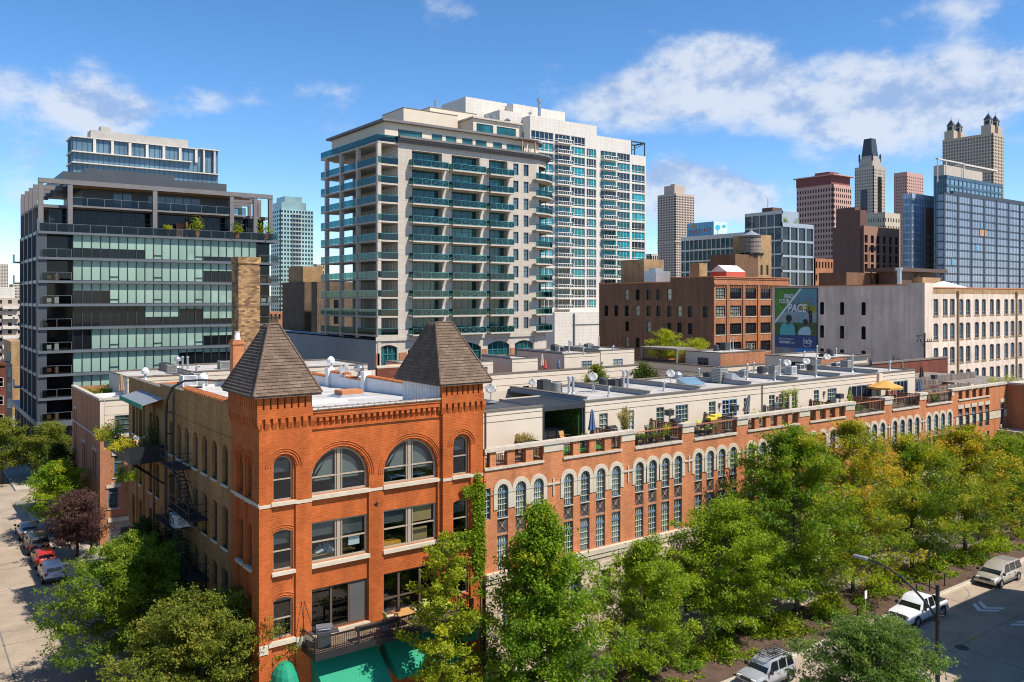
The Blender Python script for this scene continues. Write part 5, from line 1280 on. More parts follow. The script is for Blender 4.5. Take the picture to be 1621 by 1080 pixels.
# --- brown brick loft building
BR=thing('brown_loft_building', 'brown brick loft building with steel sash windows on its orange street front', 'warehouse', (129.8, 78.35, 0))
def brown():
 w=MB();xs=[(130.4, 133.6), (135.25, 139.2), (140.66, 144.6), (146.1, 149.9), (151.5, 155.3)];zr=[24.45, 20.5, 16.5, 12.3]
 ops=[(a-129.8, c-129.8, z, z+2.45, 'r')for z in zr for a, c in xs]
 wall(w, 0, 27, 0, 29.3, ops, .35)
 for x in(134.4, 139.95, 145.35, 150.7):w.box(x-130.25, x-129.45, -.25, 0, 0, 27.6)
 w.box(0, 27, -.3, 0, 27.6, 28.0);w.box(0, 27, -.15, 0, 28.9, 29.3)
 for i in range(45):w.box(.2+i*.6, .5+i*.6, -.15, 0, 27.2, 27.6)
 shell(w, 0, 27, 0, 37.5, 0, 28.2, skip=('f', 's'), rmi=0);part('front_wall', w, ['orange_brick'], BR)
 z3=lambda x, y:(930+x/4.631, 400+y/4.631)
 S=[(272, 268, 348), (352, 268, 348), (432, 268, 348), (505, 268, 348), (584, 265, 348), (122, 385, 465), (195, 385, 465), (272, 388, 465), (352, 388, 465), (432, 388, 466), (505, 388, 468), (584, 388, 470), (659, 390, 472), (737, 390, 475), (848, 390, 477), (275, 502, 578), (435, 506, 585), (584, 512, 590), (659, 512, 597), (737, 515, 600), (275, 618, 692), (352, 622, 698), (435, 626, 704)]
 L=37.5;ops=[]
 for(x, t, b_)in S:
  y, zt=at_x(*z3(x+15, t), 129.8);y2, zb=at_x(*z3(x+15, b_), 129.8);u=78.35+L-y;ops.append((u-.68, u+.68, zb, zt, 's'))
 s=MB();ysp=78.35+L
 wall(s, 0, L, 0, 27.6, ops, .3);wall(s, 0, ysp-91.3, 27.6, 28.25);wall(s, ysp-91.3, L, 27.6, 29.3)
 part('side_wall', s, ['brown_brick'], BR, (0, L, 0), LEFT)
 c=MB();c.box(-.1, .4, 13, L+.1, 28.25, 28.5);c.box(-.1, .4, -.1, 13, 29.3, 29.5);c.box(.4, 27, -.3, .4, 29.3, 29.5);part('clay_coping', c, ['terracotta'], BR)
 st=MB()
 for z in zr:
  for a, c_ in xs:st.box(a-130.0, c_-129.6, -.08, .1, z-.2, z)
 part('stone_sill', st, ['limestone'], BR)
 for i, (a, c_)in enumerate(xs):
  F, G=window(c_-a, 2.45, 'r', .09, .1, [(c_-a)*k/6 for k in(-2, -1, 0, 1, 2)], [.8, 1.65], mw=.07)
  fm=F.mesh('window', ms('black_metal'));pm=[G.mesh('pane', ms(g))for g in('dark_glass', 'row_glass_pale')]
  for j, z in enumerate(zr):o=link('window', fm, BR, ((a+c_)/2-129.8, .2, z));link('pane', pm[1 if(i, j)in((0, 0), (0, 1), (1, 1), (2, 3))else 0], o)
 for k, q in enumerate(ops):
  F, G=window(q[1]-q[0], q[3]-q[2], 's', .07, .1, [], [(q[3]-q[2])*.5]);o=part('window', F, ['dark_metal'], BR, (.16, L-(q[0]+q[1])/2, q[2]), LEFT);part('pane', G, ['side_glass' if k%4 else 'row_glass_pale'], o)
 for(x0, x1, y0, y1, z1, m)in((2.5, 9.5, 24, 32, 34.2, 'tan_brick'), (9, 11.8, 12, 15, 33, 'tan_brick')):q=MB();shell(q, x0, x1, y0, y1, 28, z1);part('stair_penthouse', q, [m], BR)
 q=MB();q.box(1.5, 6.5, 19, 23, 28.2, 31.2);q.box(2.2, 4.6, 19.8, 22, 31.2, 31.9);part('cooling_unit', q, ['galvanised'], BR)
 q=MB();q.box(14, 21, 8, 13, 28.2, 31);q.add([(14, 8, 31), (21, 8, 31), (21, 13, 31), (14, 13, 31), (14, 10.5, 32.6), (21, 10.5, 32.6)], [(0, 1, 5, 4), (2, 3, 4, 5), (0, 4, 3), (1, 2, 5)], 1);part('roof_shed', q, ['red_stripe', 'white_paint'], BR)
brown()
# --- pale brick building carrying the billboard
PB=thing('pale_brick_building', 'pale painted brick warehouse with rows of narrow arched windows', 'warehouse', (129.67, 31.5, 0))
def pale():
 o=lambda px:at_y(1220+px/4.042, 500, 31.5)[0]-129.67
 cols=[1042, 1102, 1148, 1205, 1250, 1305, 1350, 1402, 1443, 1495, 1535, 1585, 1625, 1675, 1715, 1765]
 zr=[21.45, 17.1, 12.75, 8.4]
 ops=[]
 for x in cols:
  for j, z in enumerate(zr):ops.append((o(x), o(x)+1.72, z, z+3.0, 'r' if j==0 and x<1200 else 's'))
 w=MB();wall(w, 0, 44, 0, 25.4, ops, .35)
 shell(w, 0, 44, 0, 31.5, 0, 26.2, skip=('f', 's'))
 w.box(0, o(1030), -.25, 0, 0, 27.3)
 L=31.5;T=MB();so_=[(L-(y-31.5)-.45, L-(y-31.5)+.45, z, z+2.45, 's')for y in(51.5, 47.2, 42.8)for z in(21.42, 16.9, 12.4)]
 wall(T, 0, L, 0, 26.9, so_, .25);wall(T, L-3.0, L, 26.9, 27.3);w.put(T, Matrix.Translation((0, L, 0))@Matrix.Rotation(LEFT, 4, 'Z'))
 part('painted_wall', w, ['pale_brick'], PB)
 b=MB();b.box(o(1030), 44, -.02, .3, 25.4, 26.4);part('brick_band', b, ['tan_brick'], PB)
 c=MB();c.box(o(1030), 44, -.1, .5, 26.4, 26.6);c.box(-.1, .4, 3.0, L, 26.9, 27.1);part('clay_coping', c, ['terracotta'], PB)
 s=MB()
 for x in cols:
  for z in zr:s.box(o(x)-.1, o(x)+1.82, -.1, .1, z-.2, z)
 part('stone_sill', s, ['tan_brick'], PB)
 M_=Many(PB, 'window');F, G=window(1.72, 3.0, 's', .1, .1, [(0, .12)], [(.62, .14)], mw=.1)
 for x in cols:
  for z in zr:M_.put('w', [('window', F, ['grey_canvas']), ('pane', G, ['slate_glass'])], (129.67+o(x)+.86, 31.7, z))
 M_.flush()
 for q in so_:F, G=window(.9, 2.45, 's', .07, .1, [], [.5]);a=part('window', F, ['dark_metal'], PB, (.12, L-(q[0]+q[1])/2, q[2]), LEFT);part('pane', G, ['side_glass'], a)
 d=MB()
 for x in(1195, 1570):d.box(o(x)-.15, o(x)+.15, -.3, -.02, 0, 25.6);d.box(o(x)-.35, o(x)+.35, -.45, -.02, 25.3, 25.9)
 part('downpipe', d, ['beige_canvas'], PB)
 # old tank platform and roof sheds
 f=MB();P=lambda px, py, y:at_y(px, py, y)
 xa, za=P(1397, 424, 44);xb, zb=P(1480, 424, 44)
 xa-=129.67;xb-=129.67
 f.box(xa, xb, 10, 16, za-.7, za)
 for x in(xa+1, (xa+xb)/2, xb-1):
  for y in(10.5, 15.5):f.tube([(x, y, za-.3), (x+(1.5 if x<15 else-1.5), y, 26.4)], .18, 4)
 f.box(xa+3, xb-3, 11, 15, 26.3, za-.7);part('tank_platform', f, ['brown_canvas'], PB)
 q=MB();q.box(2, 16, 16, 22, 26.2, 29.6);part('roof_shed', q, ['brown_brick'], PB)
 q=MB();q.box(17, 24, 9, 13, 26.2, 28.7);q.add([(15, 5, 26.6), (28, 5, 26.6), (28, 9, 26.6), (15, 9, 26.6), (21, 7, 28)], [(0, 1, 4), (1, 2, 4), (2, 3, 4), (3, 0, 4)], 1);part('skylight_house', q, ['tan_brick', 'white_paint'], PB)
 q=MB();q.lathe([(.4, 27), (.4, 29.8), (.6, 29.8), (.6, 30.2)], cx=3, cy=6, n=8);part('flue', q, ['steel'], PB)
pale()
# --- billboard on its shaded side wall
def billboard():
 bx=129.45;y0, y1, z0, z1=52.5, 62.05, 12.8, 26.5
 plain('bb_green', (.05, .19, .025), .6, .2, .4);plain('bb_sky', (.09, .22, .27), .6, .3, .2);plain('bb_city', (.12, .17, .20), .6, .3);plain('bb_river', (.20, .27, .30), .6, .3, .3);plain('bb_lawn', (.045, .09, .025), .6, .3, .5)
 plain('bb_navy', (.02, .05, .16), .6, .05);plain('bb_white', (.62, .64, .66), .6, .04);plain('bb_teal', (.06, .36, .36), .6, .12);plain('bb_pale', (.33, .5, .56), .6, .1);plain('bb_hair', (.02, .016, .014), .6, .1);plain('bb_skin', (.12, .055, .035), .6, .1)
 plain('bb_stone', (.2, .18, .17), .6, .4, .6);plain('bb_blue', (.03, .17, .42), .6, .2, .4);plain('bb_tree', (.24, .23, .02), .6, .3, 1);plain('bb_grass2', (.10, .24, .03), .6, .2)
 bb=thing('billboard', 'tall green and navy tourism billboard on the shaded warehouse wall', 'billboard', (bx, y1, z0));Wd, H=y1-y0, z1-z0
 fr=MB();fr.box(-.12, Wd+.12, .0, .2, -.12, H+.12);part('backing', fr, ['dark_metal'], bb, rz=LEFT)
 def pnl(nm, polys, mat, d):
  m=MB()
  for p in polys:m.slab([(a*Wd, b*H)for a, b in p], -d, .0)
  return part(nm, m, [mat], bb, rz=LEFT)
 pnl('sky_print', [[(0, .34), (1, .34), (1, 1), (0, 1)]], 'bb_sky', .01)
 pnl('skyline_print', [[(.38+.06*i, .62), (.43+.06*i, .62), (.43+.06*i, h), (.38+.06*i, h)]for i, h in enumerate((.8, .83, .78, .87, .8, .76, .82, .88, .87, .75))], 'bb_city', .02)
 pnl('river_print', [[(0, .48), (1, .48), (1, .66), (0, .66)]], 'bb_river', .03)
 pnl('tree_print', [[(.72+.13*math.cos(t), .74+.06*math.sin(t))for t in[i*PI/5 for i in range(10)]], [(.9+.1*math.cos(t), .7+.06*math.sin(t))for t in[i*PI/5 for i in range(10)]]], 'bb_tree', .035)
 pnl('lawn_print', [[(0, .31), (1, .31), (1, .51), (0, .5)]], 'bb_lawn', .04)
 ell=lambda cx, cy, a, b, n=14:[(cx+a*math.cos(2*PI*i/n), cy+b*math.sin(2*PI*i/n))for i in range(n)]
 pnl('shirt_print', [[(.12, .31), (.5, .31), (.49, .43), (.44, .485), (.36, .5), (.31, .46), (.26, .5), (.17, .485), (.13, .43)]], 'bb_teal', .05)
 pnl('second_shirt_print', [[(.56, .33), (.86, .33), (.87, .4), (.82, .45), (.75, .455), (.7, .445), (.64, .43), (.58, .39)]], 'bb_pale', .05)
 pnl('hair_print', [ell(.34, .565, .075, .055), ell(.74, .515, .06, .045), ell(.85, .66, .05, .03), [(.83, .5), (.9, .5), (.9, .63), (.82, .63)], [(.5, .36), (.56, .36), (.54, .47), (.49, .46)]], 'bb_hair', .055)
 pnl('neck_print', [[(.3, .485), (.37, .485), (.37, .53), (.3, .53)], [(.71, .45), (.77, .45), (.77, .49), (.71, .49)]], 'bb_skin', .052)
 pnl('standing_figure_print', [[(.63, .5), (.7, .5), (.7, .57), (.63, .57)], ell(.665, .63, .025, .025)], 'bb_teal', .045)
 pnl('green_print', [[(0, .53), (.6, 1), (0, 1)]], 'bb_green', .06)
 pnl('green_check_print', [[(.09, .87), (.22, .87), (.22, .97), (.09, .97)], [(.0, .75), (.08, .75), (.08, .85), (0, .85)], [(.1, .68), (.17, .68), (.2, .74), (.1, .74)]], 'bb_grass2', .065)
 pnl('diagonal_stripe', [[(0, .49), (0, .53), (.6, 1), (.66, 1)]], 'bb_white', .07)
 pnl('navy_band', [[(0, .135), (1, .135), (1, .32), (0, .32)]], 'bb_navy', .06)
 pnl('street_print', [[(0, 0), (.48, 0), (.48, .135), (0, .135)]], 'bb_stone', .06)
 pnl('street_light_print', [[(.18, .01), (.33, .01), (.33, .13), (.18, .13)]], 'bb_river', .066)
 pnl('pagoda_sky_print', [[(.48, 0), (1, 0), (1, .135), (.48, .135)]], 'bb_blue', .062)
 pnl('pagoda_print', [[(.62+k*.03, k*.028), (.88-k*.03, k*.028), (.85-k*.03, k*.028+.02), (.65+k*.03, k*.028+.02)]for k in range(4)], 'bb_hair', .068)
 def text(body, cap, u, v, wide, d=.075, shear=.18, bold=.0):
  c=bpy.data.curves.new('lettering', 'FONT');c.body=body;c.size=cap/.7;c.shear=shear;c.extrude=.012;c.offset=bold
  o=bpy.data.objects.new('lettering', c);COL.objects.link(o);bpy.context.view_layer.update()
  me=bpy.data.meshes.new_from_object(o.evaluated_get(bpy.context.evaluated_depsgraph_get()));k=wide*Wd/max(.01, o.dimensions.x)
  bpy.data.objects.remove(o);me.materials.clear();me.materials.append(MATS['bb_white']);o=link('lettering', me, bb, (-d, -u*Wd, v*H));o.rotation_euler=(PI/2, 0, LEFT);o.scale=(k, 1, 1)
 text('FIND', .88, .215, .86, .235, bold=.03);text('YOUR', .88, .085, .787, .26, bold=.03);text('PACE', 1.55, .31, .662, .46, bold=.05)
 text('Plan Your Getaway at', .34, .095, .252, .375, shear=0);text('VISITINDY', .5, .095, .195, .29, bold=.015);text('.com', .38, .39, .195, .085)
 text('Indy', 1.25, .69, .2, .2, shear=0)
 m=MB();m.tube([(Wd*(.68+.2*i/8), -.085, H*(.185-.028*math.sin(PI*i/8)))for i in range(9)], .05, 4);part('logo_swoosh', m, ['bb_white'], bb, rz=LEFT)
billboard()
# ------------------------------------------------------------------ skyline: real distances, sizes from the storeys
def px_box(pl, pc, pr, dep, depth2=None):
 """x0, x1, y0, y1 of a block whose near corner stands at bearing pc and distance dep"""
 c=at_d(pc, HZ, dep);x1=at_y(pr, HZ, c.y)[0];y1=at_x(pl, HZ, c.x)[0]if pl is not None else c.y+(depth2 or 25)
 return c.x, x1, c.y, min(y1, c.y+90)
def zt(py, dep):return CAM.z+(HZ-py)*dep/FPX
def skyline():
# glass slab tower over the dark building
 x0, x1, y0, y1=px_box(104, 113, 346, 255)
 z1=zt(214, 255)
 t=thing('glass_slab_tower', 'blue glass apartment slab with white floor bands behind the dark building', 'apartment tower', (x0, y0, 0));W_, D_=x1-x0, y1-y0
 g=MB();g.box(.5, W_, .5, D_, 0, z1-.5);part('glass_wall', g, ['sky_glass'], t)
 m=MB();n=int(W_/1.5)
 for i in range(n):m.box(i*1.5, i*1.5+.14, .38, .5, 0, z1-.5)
 for i in range(int(D_/1.5)):m.box(.38, .5, i*1.5, i*1.5+.14, 0, z1-.5)
 part('mullion', m, ['slate_glass'], t)
 s=MB()
 for k in range(12):s.box(0, W_*(.80 if k%2 else 1.0)if k else W_, -.8 if k else-.3, D_, z1-.45-k*3.35-(1.2 if k else 0), z1-.15-k*3.35-(1.2 if k else 0))
 for i in range(7):s.box(6+i*W_*.115, 6.8+i*W_*.115, -.2, .5, z1-4.8, z1-.5)
 part('floor_band', s, ['white_precast'], t)
 q=MB();q.box(6, W_*.8, 4, D_-1, z1, z1+3.0);q.box(9, 12, 5, 8, z1+3, z1+4.6);part('plant_room', q, ['concrete'], t)
 q=MB()
 for x in(W_-5, W_-1.5):q.lathe([(.35, z1-8), (.35, z1)], cx=x, cy=-.5, n=8)
 q.box(W_-6.5, W_, -1, 2, z1-.4, z1-.1);part('corner_loggia', q, ['white_precast'], t)
 # green glass tower
 x0, x1, y0, y1=px_box(429, 444, 496, 430);z1=zt(331, 430)
 t, W_, D_, H=far_tower('green_glass_tower', 'pale green glass residential tower between the dark building and the condominium', 'skyscraper', x0, x1, y0, y1, 0, z1, 'mint_glass', 'dark_glass', 11, 5, 32, .42, .42, .3)
 q=MB();q.box(1, W_*.8, 1, D_, H, H+4);q.box(3, W_*.7, 2, D_, H+4, H+7);part('crown', q, ['mint_glass'], t)
 b=MB()
 for k in range(30):b.box(W_*.35, W_*.62, -1.0, 0, 4+k*H/32, 4.5+k*H/32)
 part('balcony_stack', b, ['concrete'], t)
 # old brick walls between the dark building and the condominium
 x0, x1, y0, y1=px_box(447, 482, 493, 175);z1=zt(446, 175)
 t=thing('old_brick_warehouse', 'weathered grey brown brick warehouse with a tan brick stair tower', 'warehouse', (x0, y0, 0));b=MB();shell(b, 0, x1-x0, 0, y1-y0, 0, z1);part('brick_wall', b, ['old_brick'], t)
 q=MB();shell(q, .5, 5, 2, 10, z1, zt(422, 178));part('stair_tower', q, ['tan_brick'], t);q=MB();q.box(-.06, 0, 16, 17.2, 13, 19);part('slit_window', q, ['side_glass'], t)
 x0, x1, y0, y1=px_box(493, 502, 580, 215);z1=zt(446, 215)
 t=thing('old_brick_annex', 'low brown brick annex with small windows just left of the condominium', 'warehouse', (x0, y0, 0));b=MB();shell(b, 0, x1-x0, 0, 12, 0, z1);part('brick_wall', b, ['old_brick'], t)
 w=MB()
 for k in range(5):w.box(2, 3.3, -.05, 0, 6+k*4, 8.2+k*4);w.box(4.6, 5.9, -.05, 0, 6+k*4, 8.2+k*4)
 part('window', w, ['side_glass'], t)
 x0, x1, y0, y1=px_box(417, 420, 452, 330);far_tower('small_orange_block', 'small orange brick block seen through the gap beside the chimney', 'building', x0, x1, y0, y0+15, 0, zt(494, 330), 'orange_brick', 'dark_glass', 5, 3, 5)
 x0, x1, y0, y1=px_box(496, 500, 520, 600);far_tower('pale_gap_block', 'pale concrete block far off between green tower and condominium', 'building', x0, x1, y0, y0+20, 0, zt(418, 600), 'precast', 'dark_glass', 6, 3, 12)
 # left edge: far towers, mid-rise with balconies, tan brick flank
 x0, x1, y0, y1=px_box(-30, -12, 13, 900);far_tower('distant_concrete_tower', 'distant concrete tower at the far left edge of the view', 'skyscraper', x0, x1, y0, y0+25, 0, zt(418, 900), 'precast', 'dark_glass', 10, 6, 40)
 x0, x1, y0, y1=px_box(16, 19, 36, 800);far_tower('distant_grid_block', 'distant gridded apartment block just above the grey mid-rise', 'building', x0, x1, y0, y0+25, 0, zt(450, 800), 'precast', 'dark_glass', 8, 6, 14)
 x0, x1, y0, y1=px_box(-60, -40, 24, 300);t, W_, D_, H=far_tower('balcony_midrise', 'grey mid-rise with white balconies and a white top at the left edge', 'apartment block', x0, x1+3, y0, y0+15, 0, zt(472, 300), 'pale_tan', 'dark_glass', 5, 3, 9, .6, .5)
 q=MB();q.box(0, W_-3, 1, D_, H, H+4);part('top_storey', q, ['white_precast'], t)
 for k in range(7):q=MB();q.box(W_-7, W_-2, -1.4, 0, H-4-k*3.6, H-3-k*3.6);part('balcony', q, ['white_precast'], t)
 q=MB();q.box(W_, W_+9, -2, D_, 0, H-1.5);part('grey_flank', q, ['grey_canvas'], t)
 x0, x1, y0, y1=px_box(10, 17, 38, 175);t=thing('tan_brick_flat', 'narrow tan brick flat block with dark bay windows beside the dark glass building', 'building', (x0, y0, 0));q=MB();shell(q, 0, x1-x0, 0, 14, 0, zt(541, 175));part('brick_wall', q, ['tan_brick'], t)
 q=MB();q.box(-1.4, 0, -3, 8, 0, zt(575, 175));q=part('bay_stack', q, ['dark_metal'], t);w=MB()
 for k in range(4):w.box(-.9, -.2, -3.05, -3.0, 2+k*3.2, 4+k*3.2)
 part('bay_window', w, ['slate_glass'], q)
 x0, x1, y0, y1=px_box(-40, -24, 9, 150);t=thing('dark_bay_house', 'dark fronted town house at the left edge behind street trees', 'house', (x0, y0, 0));q=MB();shell(q, 0, x1-x0, 0, 14, 0, zt(577, 150));q.box(-.2, x1-x0, -.25, .2, zt(580, 150), zt(575, 150));part('wall', q, ['dark_red_brick'], t)
 for k in range(3):
  for u in(.8, 2.2):F, G=window(.9, 1.7, 's', .07, .1, [], [.85]);o=part('window', F, ['white_frame'], t, (x1-x0-u, -.08, 2+k*3.3));part('pane', G, ['slate_glass'], o)
  # right side: concrete grid tower
 x0, x1, y0, y1=px_box(1041, 1069, 1099, 880);z1=zt(306, 880)
 t, W_, D_, H=far_tower('concrete_grid_tower', 'slender concrete tower with a square window grid beside the white tower', 'skyscraper', x0, x1, y0, y1, 0, z1, 'pale_tan', 'black_glass', 12, 11, 50, .42, .42, .5, 2)
 q=MB();q.box(2, W_*.6, 3, D_*.7, H, H+9);q.box(6, W_*.4, 6, D_*.5, H+9, H+11);part('plant_room', q, ['pale_tan'], t);q=MB();q.box(-.8, W_+.2, -.8, D_, H*.62, H*.62+1.2);part('belt', q, ['pale_tan'], t)
 x0, x1, y0, y1=px_box(1026, 1030, 1042, 500);far_tower('pale_flat_block', 'small pale block tucked between white tower and gridded tower', 'building', x0, x1, y0, y0+15, 0, zt(402, 500), 'precast', 'dark_glass', 4, 4, 10)
 # long low glass block and its taller wing: both show their shaded sides
 x0, x1, y0, y1=px_box(1180, 1238, 1288, 262);z2=zt(333, 262);z3_=zt(352, 262)
 ya=at_x(1179, HZ, x0)[0];yb=at_x(1079, HZ, x0)[0];D1=ya-y0;z1=zt(377, 300)
 T=lambda d:Matrix.Translation((0, d, 0))@Matrix.Rotation(LEFT, 4, 'Z')
 t=thing('low_glass_block', 'long low blue green glass block with pale grid under the painted roof box', 'office building', (x0, ya+.2, 0));D2=yb-ya
 w=MB();g=MB();gridface(w, g, D2, 0, z1, 14, 12, .12, .14, .4, 1.2, T(D2));shell(w, 0, 14, 0, D2, 0, z1, skip=('s', ));part('grid_frame', w, ['galvanised'], t);part('glass_wall', g, ['teal_glass'], t)
 tl=thing('tall_glass_block', 'square glass office block with white grid and rooftop greenery', 'office building', (x0, y0, 0));W1=x1-x0
 w=MB();g=MB();gridface(w, g, D1, 0, z2, 5, 12, .1, .12, .4, .8, T(D1));shell(w, 0, 10, 1, D1, z3_-2, z2, skip=('s', ));part('grid_frame', w, ['galvanised'], tl);part('glass_wall', g, ['slate_glass'], tl)
 w=MB();g=MB();gridface(w, g, W1, 0, z3_, 4, 10, .12, .14, .4, 1);shell(w, 0, W1, 0, D1, 0, z3_, skip=('f', 's'));part('white_grid', w, ['galvanised'], tl);part('front_glass', g, ['dark_glass'], tl)
 q=MB();q.box(.5, W1-5, 3, D1, z3_, z2-.8);part('roof_pavilion', q, ['slate_glass'], tl);q=MB();q.box(2, 7, 5, 9, z2, z2+1.5);q.lathe([(.1, z2), (.08, z2+5)], cx=4, cy=D1-6, n=5);part('roof_plant', q, ['brown_frame'], tl)
 for i, (dx, lb)in enumerate(((3, 'left rooftop shrub on the square glass block'), (9, 'right rooftop shrub on the square glass block'))):bush('roof_shrub', lb, x0+dx, y0+1.5, z3_, 1.6, 2.4, 'leaf_lime', 400+i, 260, .4)
 # painted roof box with its signboard (lettering too worn to read, kept as strokes of red)
 plain('mural_blue', (.13, .38, .55), .7, .15, .3);plain('mural_pale', (.60, .80, .86), .7, .08, .3);plain('mural_cyan', (.04, .45, .62), .7, .1);plain('mural_orange', (.6, .24, .04), .7, .2);plain('mural_red', (.45, .06, .08), .7, .1)
 c=at_x(1130, HZ, x0+1);c=Vector((x0+1, c[0], 0));mb_=thing('painted_roof_box', 'light blue painted rooftop box with clouds and red lettering', 'mural', (c.x, c.y, z1-1));H=5.6
 q=MB();q.box(0, 7.0, 0, 12, 0, H);part('box', q, ['mural_pale'], mb_)
 q=MB();q.box(-.08, -.01, 0, 12, 0, H);part('blue_side', q, ['mural_blue'], mb_)
 q=MB();q.slab([(2+1.2*math.cos(t), 3.7+.9*math.sin(t))for t in[i*PI/6 for i in range(12)]], -.08, 0);q.slab([(5.2+1.0*math.cos(t), 4.2+.5*math.sin(t))for t in[i*PI/6 for i in range(12)]], -.08, 0);q.box(1.9, 2.1, -.06, 0, .6, 2.9);part('cloud_print', q, ['mural_cyan'], mb_)
 q=MB();q.slab([(3+1.3*math.cos(t), 5.0+.9*math.sin(t))for t in[PI+i*PI/6 for i in range(7)]], -.18, -.09);part('sun_print', q, ['mural_orange'], mb_, (0, 12, 0), LEFT)
 q=MB()
 for i in range(9):q.box(1+i*1.15, 1.25+i*1.15, -.18, -.09, 1.8+.06*i, 3.3+.06*i);q.box(1.25+i*1.15, 1.75+i*1.15, -.18, -.09, (1.8 if i%2 else 2.5)+.06*i, (2.05 if i%2 else 2.8)+.06*i)
 part('red_lettering', q, ['mural_red'], mb_, (0, 12, 0), LEFT)
 # water tank on its brick tower
 c=at_d(1200, HZ, 215);t=thing('tank_tower_building', 'brown and tan brick stair tower carrying a round wooden tank', 'building', (c.x-9, c.y, 0));zb=zt(404, 215)
 q=MB();shell(q, 0, 9, 0, 8, 0, zb);q=part('brick_wall', q, ['brown_brick'], t);q=MB();q.quad((9, -.01, 0), (14.5, -.01, 0), (14.5, -.01, zt(371, 214)), (9, -.01, zt(371, 214)));shell(q, 9, 14.5, 0, 8, 0, zt(371, 214), skip=('f', ));part('tan_front', q, ['tan_brick'], t)
 w=MB()
 for x in(10, 12.4):w.box(x, x+.8, -.06, -.02, zb-5, zb-2.5)
 part('slit_window', w, ['side_glass'], t)
 tk=thing('water_tank', 'round dark wooden water tank with shallow conical lid', 'water tank', (c.x-.8, c.y+1.5, zb));q=MB()
 q.lathe([(2.45, .6), (2.35, 5.0)], n=20);part('barrel', q, ['weathered_wood'], tk);q=MB();q.lathe([(2.6, 5.0), (.3, 6.2), (.3, 6.5)], n=20);part('lid', q, ['galvanised'], tk)
 q=MB()
 for z in(1.2, 2.2, 3.3, 4.4):q.lathe([(2.46, z), (2.46, z+.1)], n=20)
 part('hoop', q, ['black_metal'], tk);q=MB();q.box(-2.8, 2.8, -.4, .0, .2, .6);q.box(-2.8, 2.8, 1, 1.4, .2, .6);q.box(-2.8, 2.8, -1.8, -1.4, .2, .6);q.box(-2.4, -2, -2, 2, 0, .2);q.box(2, 2.4, -2, 2, 0, .2);part('cradle', q, ['black_metal'], tk)
 # red stone tower
 x0, x1, y0, y1=px_box(1261, 1319, 1348, 520);z1=zt(291, 520)
 plain('rose_stone', (.50, .30, .25), .85, .1);plain('rose_dark', (.2, .055, .05), .8, .1)
 t, W_, D_, H=far_tower('rose_stone_tower', 'rose red stone office tower with a dark red crown storey', 'skyscraper', x0, x1, y0, y1, 0, z1, 'rose_stone', 'black_glass', 9, 14, 26, .5, .42, .5, 1.5)
 q=MB();q.box(-.5, W_, 1, D_, H, H+5.4);q.box(4, W_*.7, 5, D_*.6, H+6, H+8.5);part('crown', q, ['rose_dark'], t);q=MB();q.box(-1.6, W_+1.6, -1.6, D_+1.6, H+5.4, H+6.0);part('eave', q, ['rose_stone'], t)
 # art deco tower with dark cap
 x0, x1, y0, y1=px_box(1353, 1383, 1401, 900);z1=zt(262, 900)
 plain('grey_stone', (.42, .36, .30), .85, .1);plain('cap_lead', (.04, .05, .07), .6, .15)
 t, W_, D_, H=far_tower('deco_tower', 'slim grey stone art deco tower with a dark tapering cap', 'skyscraper', x0, x1, y0, y1, 0, z1, 'grey_stone', 'dark_glass', 9, 11, 48, .6, .5, .6, 3)
 q=MB();a, b=3, 3;q.box(a, W_-a, b, D_-b, H, H+9);q.box(a+2, W_-a-2, b+2, D_-b-2, H+9, H+12);part('setback', q, ['grey_stone'], t)
 q=MB();k=.16;p0=[(a+2, b+2), (W_-a-2, b+2), (W_-a-2, D_-b-2), (a+2, D_-b-2)];cx, cy=W_/2, D_/2;p1=[(cx+(x-cx)*.72, cy+(y-cy)*.72)for x, y in p0];z_=zt(219, 910)
 q.add([(x, y, H+12)for x, y in p0]+[(x, y, z_)for x, y in p1], [(0, 1, 5, 4), (1, 2, 6, 5), (2, 3, 7, 6), (3, 0, 4, 7), (4, 5, 6, 7)]);part('lead_cap', q, ['cap_lead'], t)
 q=MB();q.box(W_*.35, W_*.65, -.7, 0, H*.6, H*.93);q.box(-.7, 0, D_*.35, D_*.65, H*.5, H*.85);part('dark_bay', q, ['dark_glass'], t)
 for x in(a+.5, W_-a-.5):
  for y in(b+.5, D_-b-.5):q=MB();q.lathe([(1, H+6), (1, H+13), (.2, H+15)], cx=x, cy=y, n=6);part('pinnacle', q, ['cap_lead'], t)
  # dark brown brick block with twin stacks and cream neighbour
 x0, x1, y0, y1=px_box(1318, 1366, 1424, 400);z1=zt(357, 400)
 plain('umber_brick', (.15, .075, .055), .9, .12);plain('pier_brick', (.33, .18, .12), .9, .1)
 t, W_, D_, H=far_tower('umber_brick_block', 'dark umber brick block with light piers and two square stacks', 'building', x0, x1, y0, y1, 0, z1, 'pier_brick', 'black_glass', 6, 4, 12, .5, .2, .7, 4)
 q=MB();q.quad((-.05, D_, 0), (-.05, 0, 0), (-.05, 0, H), (-.05, D_, H));q.box(-.1, 4, D_-12, D_-2, H, zt(337, 430));q.box(-.6, 5.0, 1, 7, 0, zt(333, 402));part('side_wall', q, ['umber_brick'], t)
 x0, x1, y0, y1=px_box(1370, 1400, 1425, 480);far_tower('cream_deco_block', 'cream stone block with cornice behind the umber brick one', 'building', x0, x1, y0, y1, 0, zt(336, 480), 'limestone', 'dark_glass', 6, 8, 16, .6, .5, .4, 2)
 x0, x1, y0, y1=px_box(1283, 1290, 1319, 330);far_tower('small_brick_annex', 'small orange brick annex at the foot of the rose tower', 'building', x0, x1, y0, y0+15, 0, zt(409, 330), 'orange_brick', 'dark_glass', 6, 4, 8, .5, .5)
